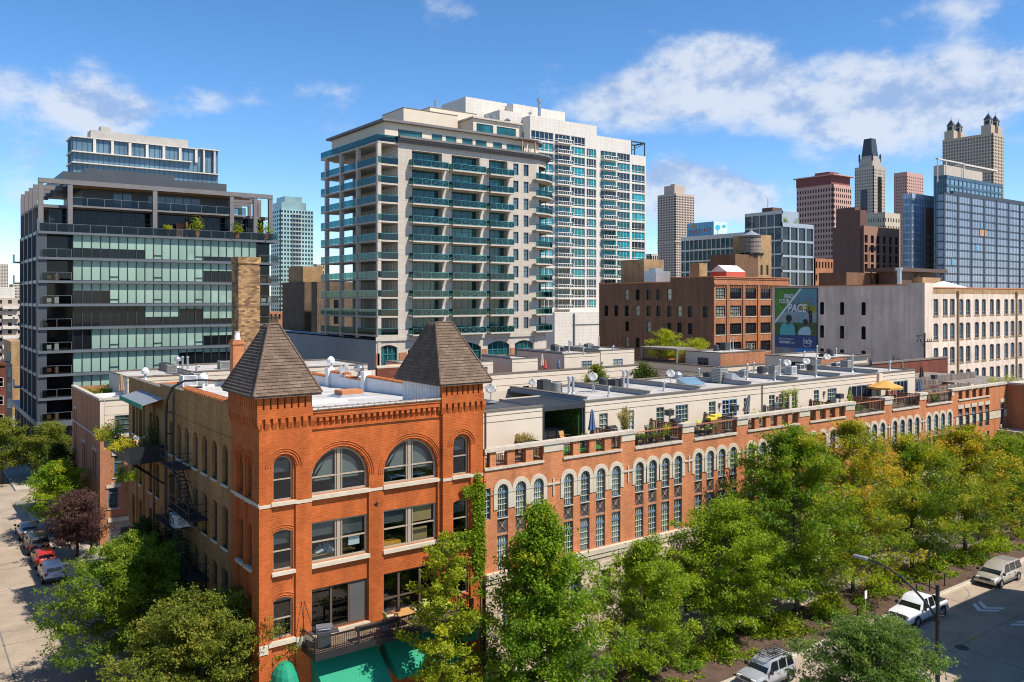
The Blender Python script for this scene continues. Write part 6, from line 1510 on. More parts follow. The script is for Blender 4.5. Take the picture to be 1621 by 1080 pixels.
 # pink slab
 x0, x1, y0, y1=px_box(1415, 1435, 1462, 1000);far_tower('pink_stone_tower', 'plain pinkish stone tower between deco tower and blue glass', 'skyscraper', x0, x1, y0, y1, 0, zt(272, 1000), 'rose_stone', 'dark_glass', 9, 7, 46, .62, .55, .5, 4)
 # twin lantern tower
 x0, x1, y0, y1=px_box(1492, 1572, 1589, 880)
 plain('sand_stone', (.46, .36, .27), .85, .1)
 z1=zt(210, 880);t, W_, D_, H=far_tower('lantern_crowned_tower', 'tall sandstone tower crowned by four peaked lanterns', 'skyscraper', x0, x1, y0, y1, 0, z1, 'sand_stone', 'slate_glass', 7, 18, 56, .5, .4, .6, 2)
 L_=[]
 for(u, v)in((1.5, 6), (W_-7, 6), (1.5, D_-8), (W_-7, D_-8)):
  q=MB();q.box(u-1.5, u+7, v-4, v+6, H, H+9);q.box(u, u+5.5, v-2.5, v+4, H+9, H+15)
  q=part('lantern', q, ['sand_stone'], t);r=MB();r.add([(u-.5, v-3, H+15), (u+6, v-3, H+15), (u+6, v+4.5, H+15), (u-.5, v+4.5, H+15), (u+2.75, v+.75, H+22)], [(0, 1, 4), (1, 2, 4), (2, 3, 4), (3, 0, 4)]);r.lathe([(.35, H+21), (.1, H+25)], cx=u+2.75, cy=v+.75, n=5);part('lantern_roof', r, ['cap_lead'], q)
  w=MB();w.box(u+1, u+4.5, v-2.6, v-2.5, H+10, H+14);w.box(u-.1, u, v-1.5, v+3, H+10, H+14);part('lantern_window', w, ['dark_glass'], q)
  # blue glass slabs at the right
 x0, x1, y0, y1=px_box(1430, 1443, 1483, 400);t, W_, D_, H=far_tower('blue_glass_slab', 'blue glass slab with a tan brick panel strip', 'skyscraper', x0, x1+1, y0, y1, 0, zt(306, 400), 'lilac_glass', 'sky_glass', 16, 6, 22, .14, .22, .2, 2)
 q=MB();q.box(W_*.5, W_*.92, -.5, 0, 0, H*.78);q.box(W_*.5, W_*.92, -.5, 0, H*.78, H*.92);part('tan_strip', q, ['pier_brick'], t)
 w=MB()
 for k in range(15):
  for x in(.55, .68, .8):w.box(W_*x, W_*(x+.07), -.58, -.5, 6+k*3.4, 8+k*3.4)
 part('strip_window', w, ['sky_glass'], t)
 x0, x1, y0, y1=px_box(1481, 1498, 1587, 395);t, W_, D_, H=far_tower('terraced_glass_tower', 'glass tower with white roof frames and planted terraces below the lantern tower', 'skyscraper', x0, x1, y0, y0+6, 0, zt(277, 395), 'slate_glass', 'sky_glass', 14, 8, 22, .14, .3, .3, 1)
 q=MB();q.box(0, W_*.35, 1, 6, H, H+5);q.box(W_*.36, W_*.7, 2, 6, H, H+6.5);part('roof_room', q, ['precast'], t)
 q=MB()
 for x in(0, W_*.3):q.box(x, x+.35, 0, .4, H, H+7)
 q.box(-8, W_*.3, 0, 1, H+6.6, H+7.2);q.box(W_*.35, W_*.95, 1, 6, H+6.6, H+7.4);q.box(-8, -7.6, 0, .4, H-4, H+7);part('white_frame', q, ['white_precast'], t)
 x0, x1, y0, y1=px_box(1485, 1494, 1640, 345);z1=zt(305, 345)
 t=thing('lilac_glass_block', 'broad lilac blue glass block with dark grid lines at the right edge', 'office building', (x0, y0, 0));W_=x1-x0+8;D_=min(y1-y0, 9)
 g=MB();g.box(0, W_, 0, D_, 0, z1);part('glass_wall', g, ['lilac_glass'], t)
 m=MB()
 for k in range(18):m.box(-.1, W_, -.16, 0, z1-3.3*k-.55, z1-3.3*k);m.box(-.1, 0, 0, D_, z1-3.3*k-.5, z1-3.3*k)
 for i in range(8):m.box(-.2+i*11.6, .5+i*11.6, -.3, 0, 0, z1)
 part('dark_grid', m, ['cap_lead'], t);m=MB()
 for i in range(int(W_/1.45)):m.box(i*1.45, i*1.45+.09, -.1, 0, 0, z1)
 part('fine_mullion', m, ['slate_glass'], t)
 q=MB()
 for(u, k, w_, mt)in((31, 4, 3, 0), (34, 4, 3, 0), (6.5, 8, 2, 1), (27.5, 6, 2, 1), (31.5, 3, 2, 1), (6.5, 11, 2, 1)):q.box(u, u+w_, -.2, -.1, z1-3.3*k-3.2, z1-3.3*k-.6, mt)
 part('odd_panel', q, ['oak_top', 'bright_blue_frame'], t)
 q=MB();q.box(10, W_, 1, D_, z1, z1+1.6);part('roof_plant', q, ['dark_metal'], t)
 t=thing('added_west_block', 'added brown brick block across the side street, unseen, dimming the side walls', 'building', (-32, -6, 0));q=MB();q.box(0, 14.5, 0, 32, 0, 15);q.box(0, 14.3, 33, 70, 0, 12.5);part('brick_wall', q, ['old_brick'], t)  # added unseen block that keeps sky light off the side street walls
 # building across the street, outside the picture, whose shadow lies on the road
 t=thing('corner_house_across', 'plain brick building across the front street casting its shadow on the road', 'building', (47.5, -38, 0));q=MB();q.box(0, 17.5, 0, 16.5, 0, 16.4);q.box(-2.2, 0, 0, 13.0, 0, 16.4);q.box(-4.2, -2.2, 0, 10.0, 0, 16.4);part('brick_wall', q, ['brown_brick'], t)
 # ------------------------------------------------------------------ trees and plants
G1, G2=(.035, .085, .012), (.085, .16, .02)
leaf('leaf_maple', [(0, (0.070, 0.157, 0.006)), (.6, (0.160, 0.270, 0.010)), (1, (0.333, 0.364, 0.014))])
leaf('leaf_lime', [(0, (0.123, 0.204, 0.007)), (.6, (0.236, 0.326, 0.012)), (1, (0.426, 0.424, 0.018))])
leaf('leaf_ginkgo', [(0, (.15, .20, .008)), (.6, (.27, .32, .012)), (1, (.42, .42, .025))], .45)
leaf('leaf_turning', [(0, (0.090, 0.176, 0.006)), (.4, (0.205, 0.282, 0.008)), (.72, (0.435, 0.364, 0.012)), (1, (0.640, 0.339, 0.025))], .4)
leaf('leaf_autumn', [(0, (0.115, 0.176, 0.008)), (.35, (0.282, 0.295, 0.010)), (.7, (0.512, 0.364, 0.016)), (1, (0.640, 0.289, 0.030))], .4)
leaf('leaf_elm', [(0, (0.086, 0.161, 0.010)), (.6, (0.182, 0.266, 0.016)), (1, (0.365, 0.384, 0.028))])
leaf('leaf_olive', [(0, (.09, .125, .014)), (.5, (.165, .20, .02)), (1, (.30, .28, .04))])
leaf('leaf_locust', [(0, (0.054, 0.107, 0.016)), (.6, (0.122, 0.203, 0.030)), (1, (0.292, 0.363, 0.070))])
leaf('leaf_purple', [(0, (.05, .022, .026)), (.6, (.095, .045, .045)), (1, (.19, .105, .085))])
leaf('leaf_bright', [(0, (0.182, 0.253, 0.007)), (.6, (0.351, 0.391, 0.012)), (1, (0.546, 0.483, 0.030))], .4)
leaf('leaf_yellow', [(0, (.30, .30, .02)), (.6, (.55, .46, .03)), (1, (.66, .55, .08))], .4)
leaf('leaf_dark', [(0, (0.019, 0.049, 0.006)), (.6, (0.048, 0.084, 0.010)), (1, (0.112, 0.126, 0.020))])
leaf('leaf_straw', [(0, (.18, .2, .04)), (.5, (.36, .3, .1)), (1, (.5, .4, .2))])
leaf('leaf_red', [(0, (.4, .05, .04)), (1, (.65, .2, .22))])
def leaves(name, pts, tint, size, mat, parent, rng, aspect=.55, up=.7, dirs=None):
 """one small four-cornered face per leaf"""
 n=len(pts);a=rng.normal(size=(n, 3))
 if dirs is not None:a=a*.6+dirs
 a/=np.linalg.norm(a, axis=1)[:, None]
 nn=rng.normal(size=(n, 3));nn[:, 2]+=up*3;nn-=a*(nn*a).sum(1)[:, None];nn/=np.linalg.norm(nn, axis=1)[:, None]
 b=np.cross(nn, a);s=size*rng.uniform(.6, 1.35, n)[:, None]
 p=np.asarray(pts)
 V=np.stack([p-a*s*.5, p+b*s*aspect*.5-a*s*.05, p+a*s*.5-nn*s*.12, p-b*s*aspect*.5-a*s*.05], 1).reshape(-1, 3)
 me=bpy.data.meshes.new(name);me.vertices.add(n*4);me.vertices.foreach_set('co', V.astype('f').ravel())
 me.loops.add(n*4);me.loops.foreach_set('vertex_index', np.arange(n*4, dtype='i'))
 me.polygons.add(n);me.polygons.foreach_set('loop_start', np.arange(0, n*4, 4, dtype='i'));me.polygons.foreach_set('loop_total', np.full(n, 4, 'i'))
 at=me.attributes.new('tint', 'FLOAT', 'POINT');at.data.foreach_set('value', np.repeat(np.clip(tint, 0, 1), 4).astype('f'))
 me.materials.append(MATS[mat]);me.update(calc_edges=True)
 return link(name, me, parent)
PROF={'cone':[(0, .55), (.12, .95), (.3, 1), (.55, .72), (.8, .36), (1, .06)], 'egg':[(0, .5), (.2, .9), (.45, 1), (.7, .8), (.9, .42), (1, .12)], 'dome':[(0, .62), (.25, .95), (.5, 1), (.75, .8), (.93, .45), (1, .2)], 'spread':[(0, .8), (.3, 1), (.6, .95), (.85, .65), (1, .3)]}
def tree(name, label, x, y, h, r, base, mat, seed, prof='egg', boughs=90, cl=9, lv=16, size=.24, flat=.45, spread=.55, group=None, tb=(0.15, .75), top_tint=.25, z0=.13, lean=(0, 0), tw=.16, cat='tree', trunk_mat='bark', inner=.35, side_tint=None, rise=.25):
 rng=np.random.default_rng(seed);t=thing(name, label, cat, (x, y, z0), group=group)
 ks, vs_=zip(*PROF[prof]);H=h-base
 ph=rng.uniform(0, 6.28, 4)
 tr=MB();top=Vector((lean[0], lean[1], base+H*.8))
 tr.tube([(0, 0, -.1), (.03, .02, base*.5), (lean[0]*.2, lean[1]*.2, base), (lean[0]*.6, lean[1]*.6, base+H*.4), top], [tw*1.25, tw, tw*.85, tw*.5, tw*.15], 7)
 P=[];T=[];Dn=[]
 for k in range(boughs):
  f=(k+rng.uniform(0, 1))/boughs;f=f**.85;th=k*2.39996+rng.normal()*.35
  rad=r*np.interp(f, ks, vs_)*(1+.16*math.sin(2*th+ph[0])+.12*math.sin(3*th+ph[1]+5*f)+.06*np.clip(rng.normal(), -2, 1.5))
  full=rng.random()>inner;rr=rad*(rng.uniform(.82, 1.05)if full else rng.uniform(.3, .7))
  ex, ey=lean[0]*f, lean[1]*f
  end=np.array([ex+rr*math.cos(th), ey+rr*math.sin(th), base+H*f+rng.normal()*.12])
  st=np.array([ex*.8, ey*.8, max(base*.85, end[2]-rise*rr-.5-H*.05)])
  mid=(st+end)/2+np.array([0, 0, -.08*rr])
  if k%3==0 and rr>.8:tr.tube([st, mid, end*.85+st*.15], [tw*.28, tw*.16, .015], 4, cap=False)
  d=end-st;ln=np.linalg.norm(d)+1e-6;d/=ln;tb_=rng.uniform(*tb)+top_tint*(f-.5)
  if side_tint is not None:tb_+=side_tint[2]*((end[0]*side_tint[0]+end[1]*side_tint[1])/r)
  for c in range(cl):
   s=1-.62*rng.random()**1.4
   cp=st*(1-s)+end*s+np.clip(rng.normal(size=3), -1.8, 1.8)*np.array([spread, spread, spread*flat])*.85*(.35+.65*min(1, rad/(r+.01)))
   m=int(lv*2.3*rng.uniform(.5, 1.5));q=cp+rng.normal(size=(m, 3))*np.array([.2, .2, .17*flat+.07])*(size/.22)
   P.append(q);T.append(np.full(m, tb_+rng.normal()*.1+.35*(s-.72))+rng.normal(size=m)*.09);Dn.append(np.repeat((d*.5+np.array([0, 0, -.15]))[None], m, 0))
 part('trunk', tr, [trunk_mat], t, smooth=True)
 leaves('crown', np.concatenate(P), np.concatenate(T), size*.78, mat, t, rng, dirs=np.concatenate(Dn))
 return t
PK='trees along the front pavement'
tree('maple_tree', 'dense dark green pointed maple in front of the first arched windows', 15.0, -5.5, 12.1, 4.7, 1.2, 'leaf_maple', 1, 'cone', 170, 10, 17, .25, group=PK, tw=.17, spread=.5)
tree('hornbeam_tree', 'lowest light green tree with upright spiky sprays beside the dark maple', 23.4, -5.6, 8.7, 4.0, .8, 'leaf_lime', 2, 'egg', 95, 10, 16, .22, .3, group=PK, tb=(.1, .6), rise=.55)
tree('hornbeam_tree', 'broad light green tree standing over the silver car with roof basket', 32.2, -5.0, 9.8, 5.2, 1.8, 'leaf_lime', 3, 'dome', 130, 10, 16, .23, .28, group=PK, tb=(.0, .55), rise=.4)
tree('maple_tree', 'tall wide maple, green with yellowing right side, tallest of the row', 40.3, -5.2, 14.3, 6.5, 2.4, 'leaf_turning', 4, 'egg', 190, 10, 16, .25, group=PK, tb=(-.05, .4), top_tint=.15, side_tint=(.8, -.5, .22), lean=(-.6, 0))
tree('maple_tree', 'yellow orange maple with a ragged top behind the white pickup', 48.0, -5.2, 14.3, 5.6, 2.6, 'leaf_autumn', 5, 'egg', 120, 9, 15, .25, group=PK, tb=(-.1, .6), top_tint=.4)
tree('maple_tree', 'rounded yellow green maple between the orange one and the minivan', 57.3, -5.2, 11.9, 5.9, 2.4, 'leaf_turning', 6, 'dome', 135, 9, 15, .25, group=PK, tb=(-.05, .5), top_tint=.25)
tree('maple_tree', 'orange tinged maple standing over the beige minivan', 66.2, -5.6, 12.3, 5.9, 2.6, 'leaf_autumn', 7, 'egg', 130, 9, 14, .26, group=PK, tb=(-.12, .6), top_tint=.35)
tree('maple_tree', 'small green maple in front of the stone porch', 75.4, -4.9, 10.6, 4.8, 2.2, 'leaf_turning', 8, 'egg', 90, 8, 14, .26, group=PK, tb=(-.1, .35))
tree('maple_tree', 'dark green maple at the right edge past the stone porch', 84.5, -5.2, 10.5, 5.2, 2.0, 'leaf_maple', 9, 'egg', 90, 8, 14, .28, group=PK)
SG='trees along the side street'
tree('elm_tree', 'broad green elm overhanging the side street in the lower left corner', -2.6, 13.0, 9.0, 5.2, 2.4, 'leaf_elm', 11, 'spread', 190, 11, 16, .2, .4, group=SG, tb=(.05, .6), lean=(-.9, 0), tw=.22)
tree('elm_tree', 'yellow green elm at the corner in front of the red building', -2.2, 2.6, 8.0, 4.9, 1.8, 'leaf_olive', 12, 'spread', 180, 12, 17, .19, .4, group=SG, tb=(.1, .8), tw=.22)
tree('elm_tree', 'dark shaded tree against the yellow brick side wall below the fire escape', -1.7, 18.6, 8.6, 3.0, 2.2, 'leaf_dark', 13, 'egg', 80, 9, 15, .22, group=SG, tb=(0, .5))
tree('plum_tree', 'purple leaved plum tree behind the red car', -2.0, 43.2, 6.3, 3.1, 1.7, 'leaf_purple', 14, 'dome', 85, 9, 15, .2, group=SG)
tree('locust_tree', 'bright green tree behind the purple plum', -2.3, 52.0, 7.6, 3.6, 2.2, 'leaf_maple', 15, 'spread', 80, 9, 15, .24, .3, group=SG, tb=(.3, .9))
tree('locust_tree', 'dark slender tree tight against the brick town house', -1.2, 60.5, 8.2, 2.2, 2.0, 'leaf_dark', 16, 'egg', 50, 8, 14, .26, group=SG)
BK='trees across the back street'
tree('locust_tree', 'olive tree with a few bare twigs below the dark building podium', -4.4, 85.0, 8.4, 4.6, 2.4, 'leaf_olive', 17, 'spread', 90, 9, 14, .28, group=BK)
tree('locust_tree', 'rounder olive tree in front of the dark building lowest balcony', 1.0, 81.6, 7.8, 3.6, 2.2, 'leaf_olive', 18, 'dome', 75, 9, 14, .28, group=BK, tb=(.1, .6))
tree('locust_tree', 'dark green tree at the far left beyond the back street', -8.5, 100.0, 9.0, 4.6, 2.0, 'leaf_dark', 19, 'spread', 80, 8, 14, .32, group=BK)
tree('locust_tree', 'feathery grey green locust tree at the near kerb in the lower right corner', 21.9, -22.4, 9.0, 4.2, 2.6, 'leaf_locust', 20, 'spread', 230, 13, 16, .15, .3, tb=(.05, .7), tw=.2, spread=.5)
CY_='courtyard trees'
tree('courtyard_tree', 'olive leaved courtyard tree in front of the cream terrace wall', 58.7, 38, 15.6, 3.2, 6, 'leaf_olive', 21, 'egg', 70, 8, 13, .3, group=CY_, tb=(0, .5))
tree('courtyard_tree', 'darker courtyard tree right beside the end of the cream wall', 67.3, 38, 15.3, 3.7, 6, 'leaf_dark', 22, 'egg', 80, 8, 13, .3, group=CY_, tb=(.3, .9))
tree('roof_tree', 'bright yellow green rooftop tree before the brown brick building', 88.3, 53.5, 5.9, 2.9, 1.4, 'leaf_bright', 23, 'dome', 75, 8, 14, .2, z0=13.4)
tree('roof_tree', 'low straggly yellow green rooftop tree right of the taller one', 95.0, 53.0, 4.2, 2.4, 1.8, 'leaf_bright', 24, 'spread', 40, 7, 12, .2, z0=13.4)
def ginkgo():
 """long bare arms thickly set with small leaves"""
 rng=np.random.default_rng(31);t=thing('ginkgo_tree', 'yellow green ginkgo with long spiky arms before the balcony', 'tree', (8.7, -4.6, .13), group=PK)
 tr=MB();tr.tube([(0, 0, -.1), (.05, 0, 4), (0, .1, 8), (.1, 0, 10.9)], [.2, .15, .09, .02], 7);P=[];Dn=[];T=[]
 for k in range(46):
  z=2.0+8.8*(k/46)**.9;th=k*2.4+rng.normal()*.3;ln=(3.4-2.5*(z/11.5)**1.1)*rng.uniform(.6, 1.15)
  e=np.array([ln*math.cos(th), ln*math.sin(th), z+ln*rng.uniform(.1, .45)*(1 if z>5 else-.2)]);s=np.array([0, 0, z-.3])
  tr.tube([s, (s+e)/2+np.array([0, 0, .1]), e], [.05, .035, .012], 4, cap=False)
  m=int(400*ln/2.4);q=rng.random(m);c=s+(e-s)*(.12+.9*q[:, None])+np.array([0, 0, .1])*np.sin(q*PI)[:, None]
  P.append(c+rng.normal(size=(m, 3))*np.array([.16, .16, .15]));T.append(np.clip(rng.normal(.5, .22, m)+.15*rng.normal(), 0, 1));Dn.append(np.zeros((m, 3)))
 part('trunk', tr, ['bark'], t, smooth=True);leaves('crown', np.concatenate(P), np.concatenate(T), .15, 'leaf_ginkgo', t, rng, .9)
ginkgo()
def bush(name, label, x, y, z, r, h, mat, seed, n=500, size=.14, pot=None, group=None, cat='plant', tall=False, parent_z=None, flowers=None, pr=.22, phh=.4):
 rng=np.random.default_rng(seed);t=thing(name, label, cat, (x, y, z), group=group);b=0
 if pot:
  q=MB();q.lathe([(pr*.75, 0), (pr, phh), (pr*1.06, phh), (pr*.9, phh-.03)], n=12);part('pot', q, [pot], t);b=phh
 if tall:
  m=n;th=rng.uniform(0, 6.28, m);q=rng.random(m)**.7;lean=rng.random(m)
  P=np.stack([np.cos(th)*lean*r*q, np.sin(th)*lean*r*q, b+h*q*(1-.25*lean*q)], 1);Dn=np.stack([np.cos(th)*lean*.5, np.sin(th)*lean*.5, np.full(m, 1.6)], 1)
  leaves('foliage', P, rng.normal(.3, .15, m)+.6*q, size*1.8, mat, t, rng, .14, .1, Dn)
 else:
  k=max(4, n//26);P=[];T=[]
  for i in range(k):
   d=rng.normal(size=3);d/=np.linalg.norm(d);d[2]=abs(d[2])*1.0;c=d*np.array([r, r, h])*rng.uniform(.45, .95);P.append(c+rng.normal(size=(26, 3))*np.array([r, r, h])*.2);T.append(rng.normal(.45, .16)+rng.normal(size=26)*.1)
  P=np.concatenate(P);P[:, 2]=np.abs(P[:, 2])+b;leaves('foliage', P, np.concatenate(T), size, mat, t, rng)
  q=MB();q.tube([(0, 0, 0), (0, 0, b+h*.6)], [.03, .01], 5);part('stem', q, ['bark'], t)
 if flowers:
  m=n//7;d=rng.normal(size=(m, 3));d/=np.linalg.norm(d, axis=1)[:, None];d[:, 2]=np.abs(d[:, 2]);leaves('blossom', d*np.array([r, r, h])*1.0+np.array([0, 0, b]), rng.random(m), size*.8, flowers, t, rng, .9)
 return t
 # planting strip: hostas and shrubs in view between the trunks
rnd=random.Random(4)
for i, (x, y)in enumerate([(28, -5.6), (30.3, -6.4), (34.6, -5.6), (36.2, -6.6), (38.0, -6.2), (42.2, -6.4), (44.5, -5.6), (50.5, -6.2), (53.2, -6.0), (55.5, -6.6), (59.6, -6.2), (63.2, -6.4), (68.4, -6.2), (70.2, -6.6), (72.2, -6.0), (78, -6.4)]):
 bush('shrub', 'leafy yellow green shrub growing in the mulched strip along the kerb', x, y, .15, rnd.uniform(1.05, 1.6), rnd.uniform(.8, 1.3), 'leaf_lime' if i%3 else 'leaf_ginkgo', 100+i, 520, .24, group='shrubs in the planting strip', cat='shrub')
for i, (x, y)in enumerate([(26.4, -6.9), (31.6, -5.3), (40.9, -7.2), (46.5, -7.0), (61.4, -5.4), (65.5, -7.2)]):
 bush('shrub', 'dark green shrub low in the mulched strip along the kerb', x, y, .15, .9, .8, 'leaf_maple', 130+i, 420, .2, group='dark shrubs in the planting strip', cat='shrub')
def ground_cover():
 rng=np.random.default_rng(55);n=26000;x=rng.uniform(18, 92, n);y=rng.uniform(-8.3, -4.5, n);d=np.sin(x*.9+1.3*np.sin(y*1.7))+np.sin(x*2.3-y*2.1)*.6+rng.normal(0, .35, n);k=d>.35
 x, y, d=x[k], y[k], d[k];z=.17+rng.random(len(x))*.32*np.minimum(1, d)
 o=leaves('ground_cover', np.stack([x, y, z], 1), rng.normal(.4, .2, len(x)), .2, 'leaf_lime', None, rng, .7);o['kind']='stuff'
ground_cover()
# terrace plants of the row, by terrace
bush('ornamental_grass', 'green ornamental grass in a wooden box against the blank cream wall', 19.9, 2.6, 13.95, .9, 1.1, 'leaf_straw', 201, 420, .22, tall=True)
bush('ornamental_grass', 'tall tan plumed ornamental grass before the first penthouse window', 29.6, 2.6, 13.5, .75, 2.3, 'leaf_straw', 202, 520, .24, 'black_plastic', tall=True)
bush('flower_pot', 'pink flowers in a navy pot beside the closed blue umbrella', 25.2, 2.3, 13.5, .42, .5, 'leaf_maple', 203, 200, .12, 'navy_canvas', flowers='leaf_red', phh=.6)
bush('flower_pot', 'coral flower pot behind the balustrade right of the blue umbrella', 27.3, 2.2, 13.5, .4, .5, 'leaf_maple', 204, 200, .12, 'terracotta', flowers='leaf_red')
for i, (x, lb, m, h)in enumerate([(29.1, 'trailing green pot plant at the left end of the first iron railing', 'leaf_olive', .45), (30.0, 'low grassy pot plant behind the first iron railing', 'leaf_lime', .5), (30.7, 'tall leafy pot plant in the middle of the first iron railing', 'leaf_olive', 1.0), (31.4, 'bushy pot plant right of the leafy one at the first railing', 'leaf_lime', .65), (32.5, 'upright yellow green pot plant near the end of the first railing', 'leaf_bright', .9)]):
 bush('pot_plant', lb, x, .95, 13.5, .42, h, m, 210+i, 260, .13, 'terracotta' if i%2 else 'black_plastic')
bush('pot_plant', 'round yellow green bush below the folded grey umbrella', 45.3, 2.3, 13.5, .8, .9, 'leaf_bright', 220, 420, .14, 'black_plastic', pr=.35)
for i, (x, y, lb, m, r, h)in enumerate([(50.0, 2.4, 'silvery shrub under the vine arch, left one', 'leaf_locust', .8, 1.0), (51.8, 2.3, 'large round silvery green shrub under the vine arch', 'leaf_locust', .85, 1.0), (52.4, 1.4, 'bright green mound spilling over the balustrade', 'leaf_lime', .9, .9), (54.0, 2.2, 'dark leafy plant right of the vine arch', 'leaf_dark', .6, 1.1), (54.9, 2.6, 'small green pot plant against the divider fence', 'leaf_olive', .4, .9), (57.9, 2.0, 'orange and yellow flower box on the divider', 'leaf_yellow', .9, .4), (59.6, 2.3, 'tall sparse yellow vine before the sliding door', 'leaf_bright', .35, 1.9), (60.6, 2.2, 'grey green shrub right of the tall vine', 'leaf_locust', .8, .8), (71.2, 1.6, 'low leafy planter behind the dark railing', 'leaf_maple', .9, .7), (72.6, 1.6, 'red flowering plant near the closed pale umbrella', 'leaf_red', .35, .8), (74.0, 2.0, 'dense dark green planter at the end of the penthouse', 'leaf_dark', 1.1, .9), (73.4, .9, 'yellow green plant climbing the end railing', 'leaf_bright', .5, 1.0)]):
 bush('terrace_plant', lb, x, y, 13.5, r, h, m, 230+i, 420, .15)
for i, (x, y, lb)in enumerate([(79.5, 8.5, 'golden round shrub on the far terrace, left one'), (88.3, 1.5, 'golden round shrub on the far terrace above purple flowers'), (91.5, 1.0, 'golden round shrub at the far right roof edge')]):
 bush('golden_shrub', lb, x, y, 14.2, 1.15, 1.3, 'leaf_bright', 250+i, 500, .16)
bush('flower_pot', 'purple magenta flowers at the corner of the far terrace', 87.3, .9, 14.3, .9, .35, 'leaf_red', 256, 300, .12)
def vine_arch():
 rng=np.random.default_rng(5);t=thing('vine_arch', 'timber arch covered in yellow green vine before the terrace door', 'trellis', (51.3, 3.2, 13.5));q=MB()
 for x in(-1.0, -.2, .9):q.box(x-.06, x+.06, -.06, .06, 0, 2.3)
 q.box(-1.2, 1.1, -.08, .08, 2.25, 2.36);part('frame', q, ['weathered_wood'], t)
 P=np.concatenate([np.stack([rng.uniform(-1.2, 1.1, 260), rng.normal(0, .15, 260), rng.normal(2.3, .16, 260)], 1), np.stack([rng.normal(.9, .22, 300), rng.normal(0, .15, 300), rng.uniform(.3, 2.3, 300)], 1), np.stack([rng.normal(-1, .1, 80), rng.normal(0, .1, 80), rng.uniform(.5, 2.3, 80)], 1)])
 leaves('vine', P, rng.normal(.5, .2, len(P)), .15, 'leaf_bright', t, rng)
vine_arch()
# ivy on the right hand tower of the red building
def ivy():
 rng=np.random.default_rng(9);t=thing('ivy', 'green ivy climbing the right hand tower of the red building', 'climbing plant', (13, -.05, 4.5));P=[]
 for(x0, x1, z0, z1, n)in((13.75, 14.6, 7.6, 12.7, 4200), (13.95, 14.25, 12.5, 13.3, 260), (13.0, 14.2, 12.0, 12.6, 500), (12.1, 14.0, 8.95, 9.8, 1500), (10.6, 12.4, 8.5, 9.3, 420), (11.2, 12.0, 9.2, 9.9, 200), (13.9, 14.6, 6.9, 8.2, 450)):
  u=rng.random((n, 2));e=np.stack([x0+(x1-x0)*u[:, 0]+rng.normal(0, .07, n), np.abs(rng.normal(0, .1, n))*-1-.02, z0+(z1-z0)*u[:, 1]+rng.normal(0, .1, n)], 1);P.append(e)
 P=np.concatenate(P)-np.array([13, -.05, 4.5]);leaves('foliage', P, rng.normal(.45, .22, len(P)), .15, 'leaf_lime', t, rng, .85, .3, np.repeat(np.array([[0, -.3, -.6]]), len(P), 0))
 q=MB();q.tube([(1.4, .02, -3.5), (1.35, .02, 3), (1.2, .02, 8.6)], [.05, .03, .01], 5);part('stem', q, ['bark'], t)
ivy()
# planted terraces of the dark building and of the brick town house
for i, (x, lb, r, h)in enumerate([(16.1, 'small green bush on the dark building terrace, left of the big ones', .7, .7), (20.2, 'tall yellow green potted tree on the dark building terrace, leftmost of three', 1.25, 2.2), (26.0, 'potted tree in the middle of three on the dark building terrace', 1.0, 1.7), (30.6, 'widest potted tree at the right end of the dark building terrace', 1.5, 2.0)]):
 bush('potted_tree', lb, x, 83.3, 33.6, r, h, 'leaf_turning', 260+i, 520, .26, 'cedar' if i else 'black_plastic', pr=.55, phh=.9)
for i, (px, py, lb, m, r, h)in enumerate([(124, 612, 'palm like plant at the left of the town house roof terrace', 'leaf_maple', .9, 1.0), (136, 609, 'second feathery palm on the town house roof terrace', 'leaf_maple', .8, .9), (154, 612, 'green feathery plant left of the tan umbrella', 'leaf_lime', .9, 1.2), (160, 622, 'low pale green plant at the terrace parapet', 'leaf_locust', .8, .5), (175, 622, 'leafy green plant at the terrace corner', 'leaf_maple', .9, .9), (190, 616, 'tall green plant with orange flowers beside the white umbrella', 'leaf_maple', .8, 1.5), (197, 622, 'dense green plant at the foot of the penthouse', 'leaf_maple', .8, .8)]):
 x, y=at_z(px, py, 13.9);bush('terrace_plant', lb, max(1.0, x), min(61, max(46.9, y)), 13.5, r, h, m, 270+i, 360, .2, flowers='leaf_red' if 'orange' in lb else None)
for i, dx in enumerate((0, 1.3, 2.5)):bush('cypress_shrub', ('leftmost', 'middle, tallest', 'rightmost')[i]+' of three dark conical evergreens on the roof by the warehouse wall', 99.0+dx, 20.5, 13.9, .55, (1.7, 2.4, 2.1)[i], 'leaf_dark', 280+i, 420, .16, group='conical evergreens')
bush('pot_plant', 'bright green climber on the pergola terrace behind the roof tree', 84.5, 50, 13.4, .9, 1.6, 'leaf_bright', 290, 380, .18)
bush('pot_plant', 'white flowering bush at the right post of the pergola terrace', 89.4, 44.6, 14.3, .8, 1.3, 'leaf_lime', 291, 300, .18, flowers='leaf_straw')
for i, (x, z, lb, m)in enumerate([(37.2, 13.5, 'slim evergreen beside the red pergola behind the tiled parapet', 'leaf_olive'), (38.6, 13.5, 'taller slim evergreen beside the red pergola', 'leaf_olive')]):bush('pot_plant', lb, x, 46.9, z, .5, 2.0+.5*i, m, 295+i, 300, .18)
skyline()
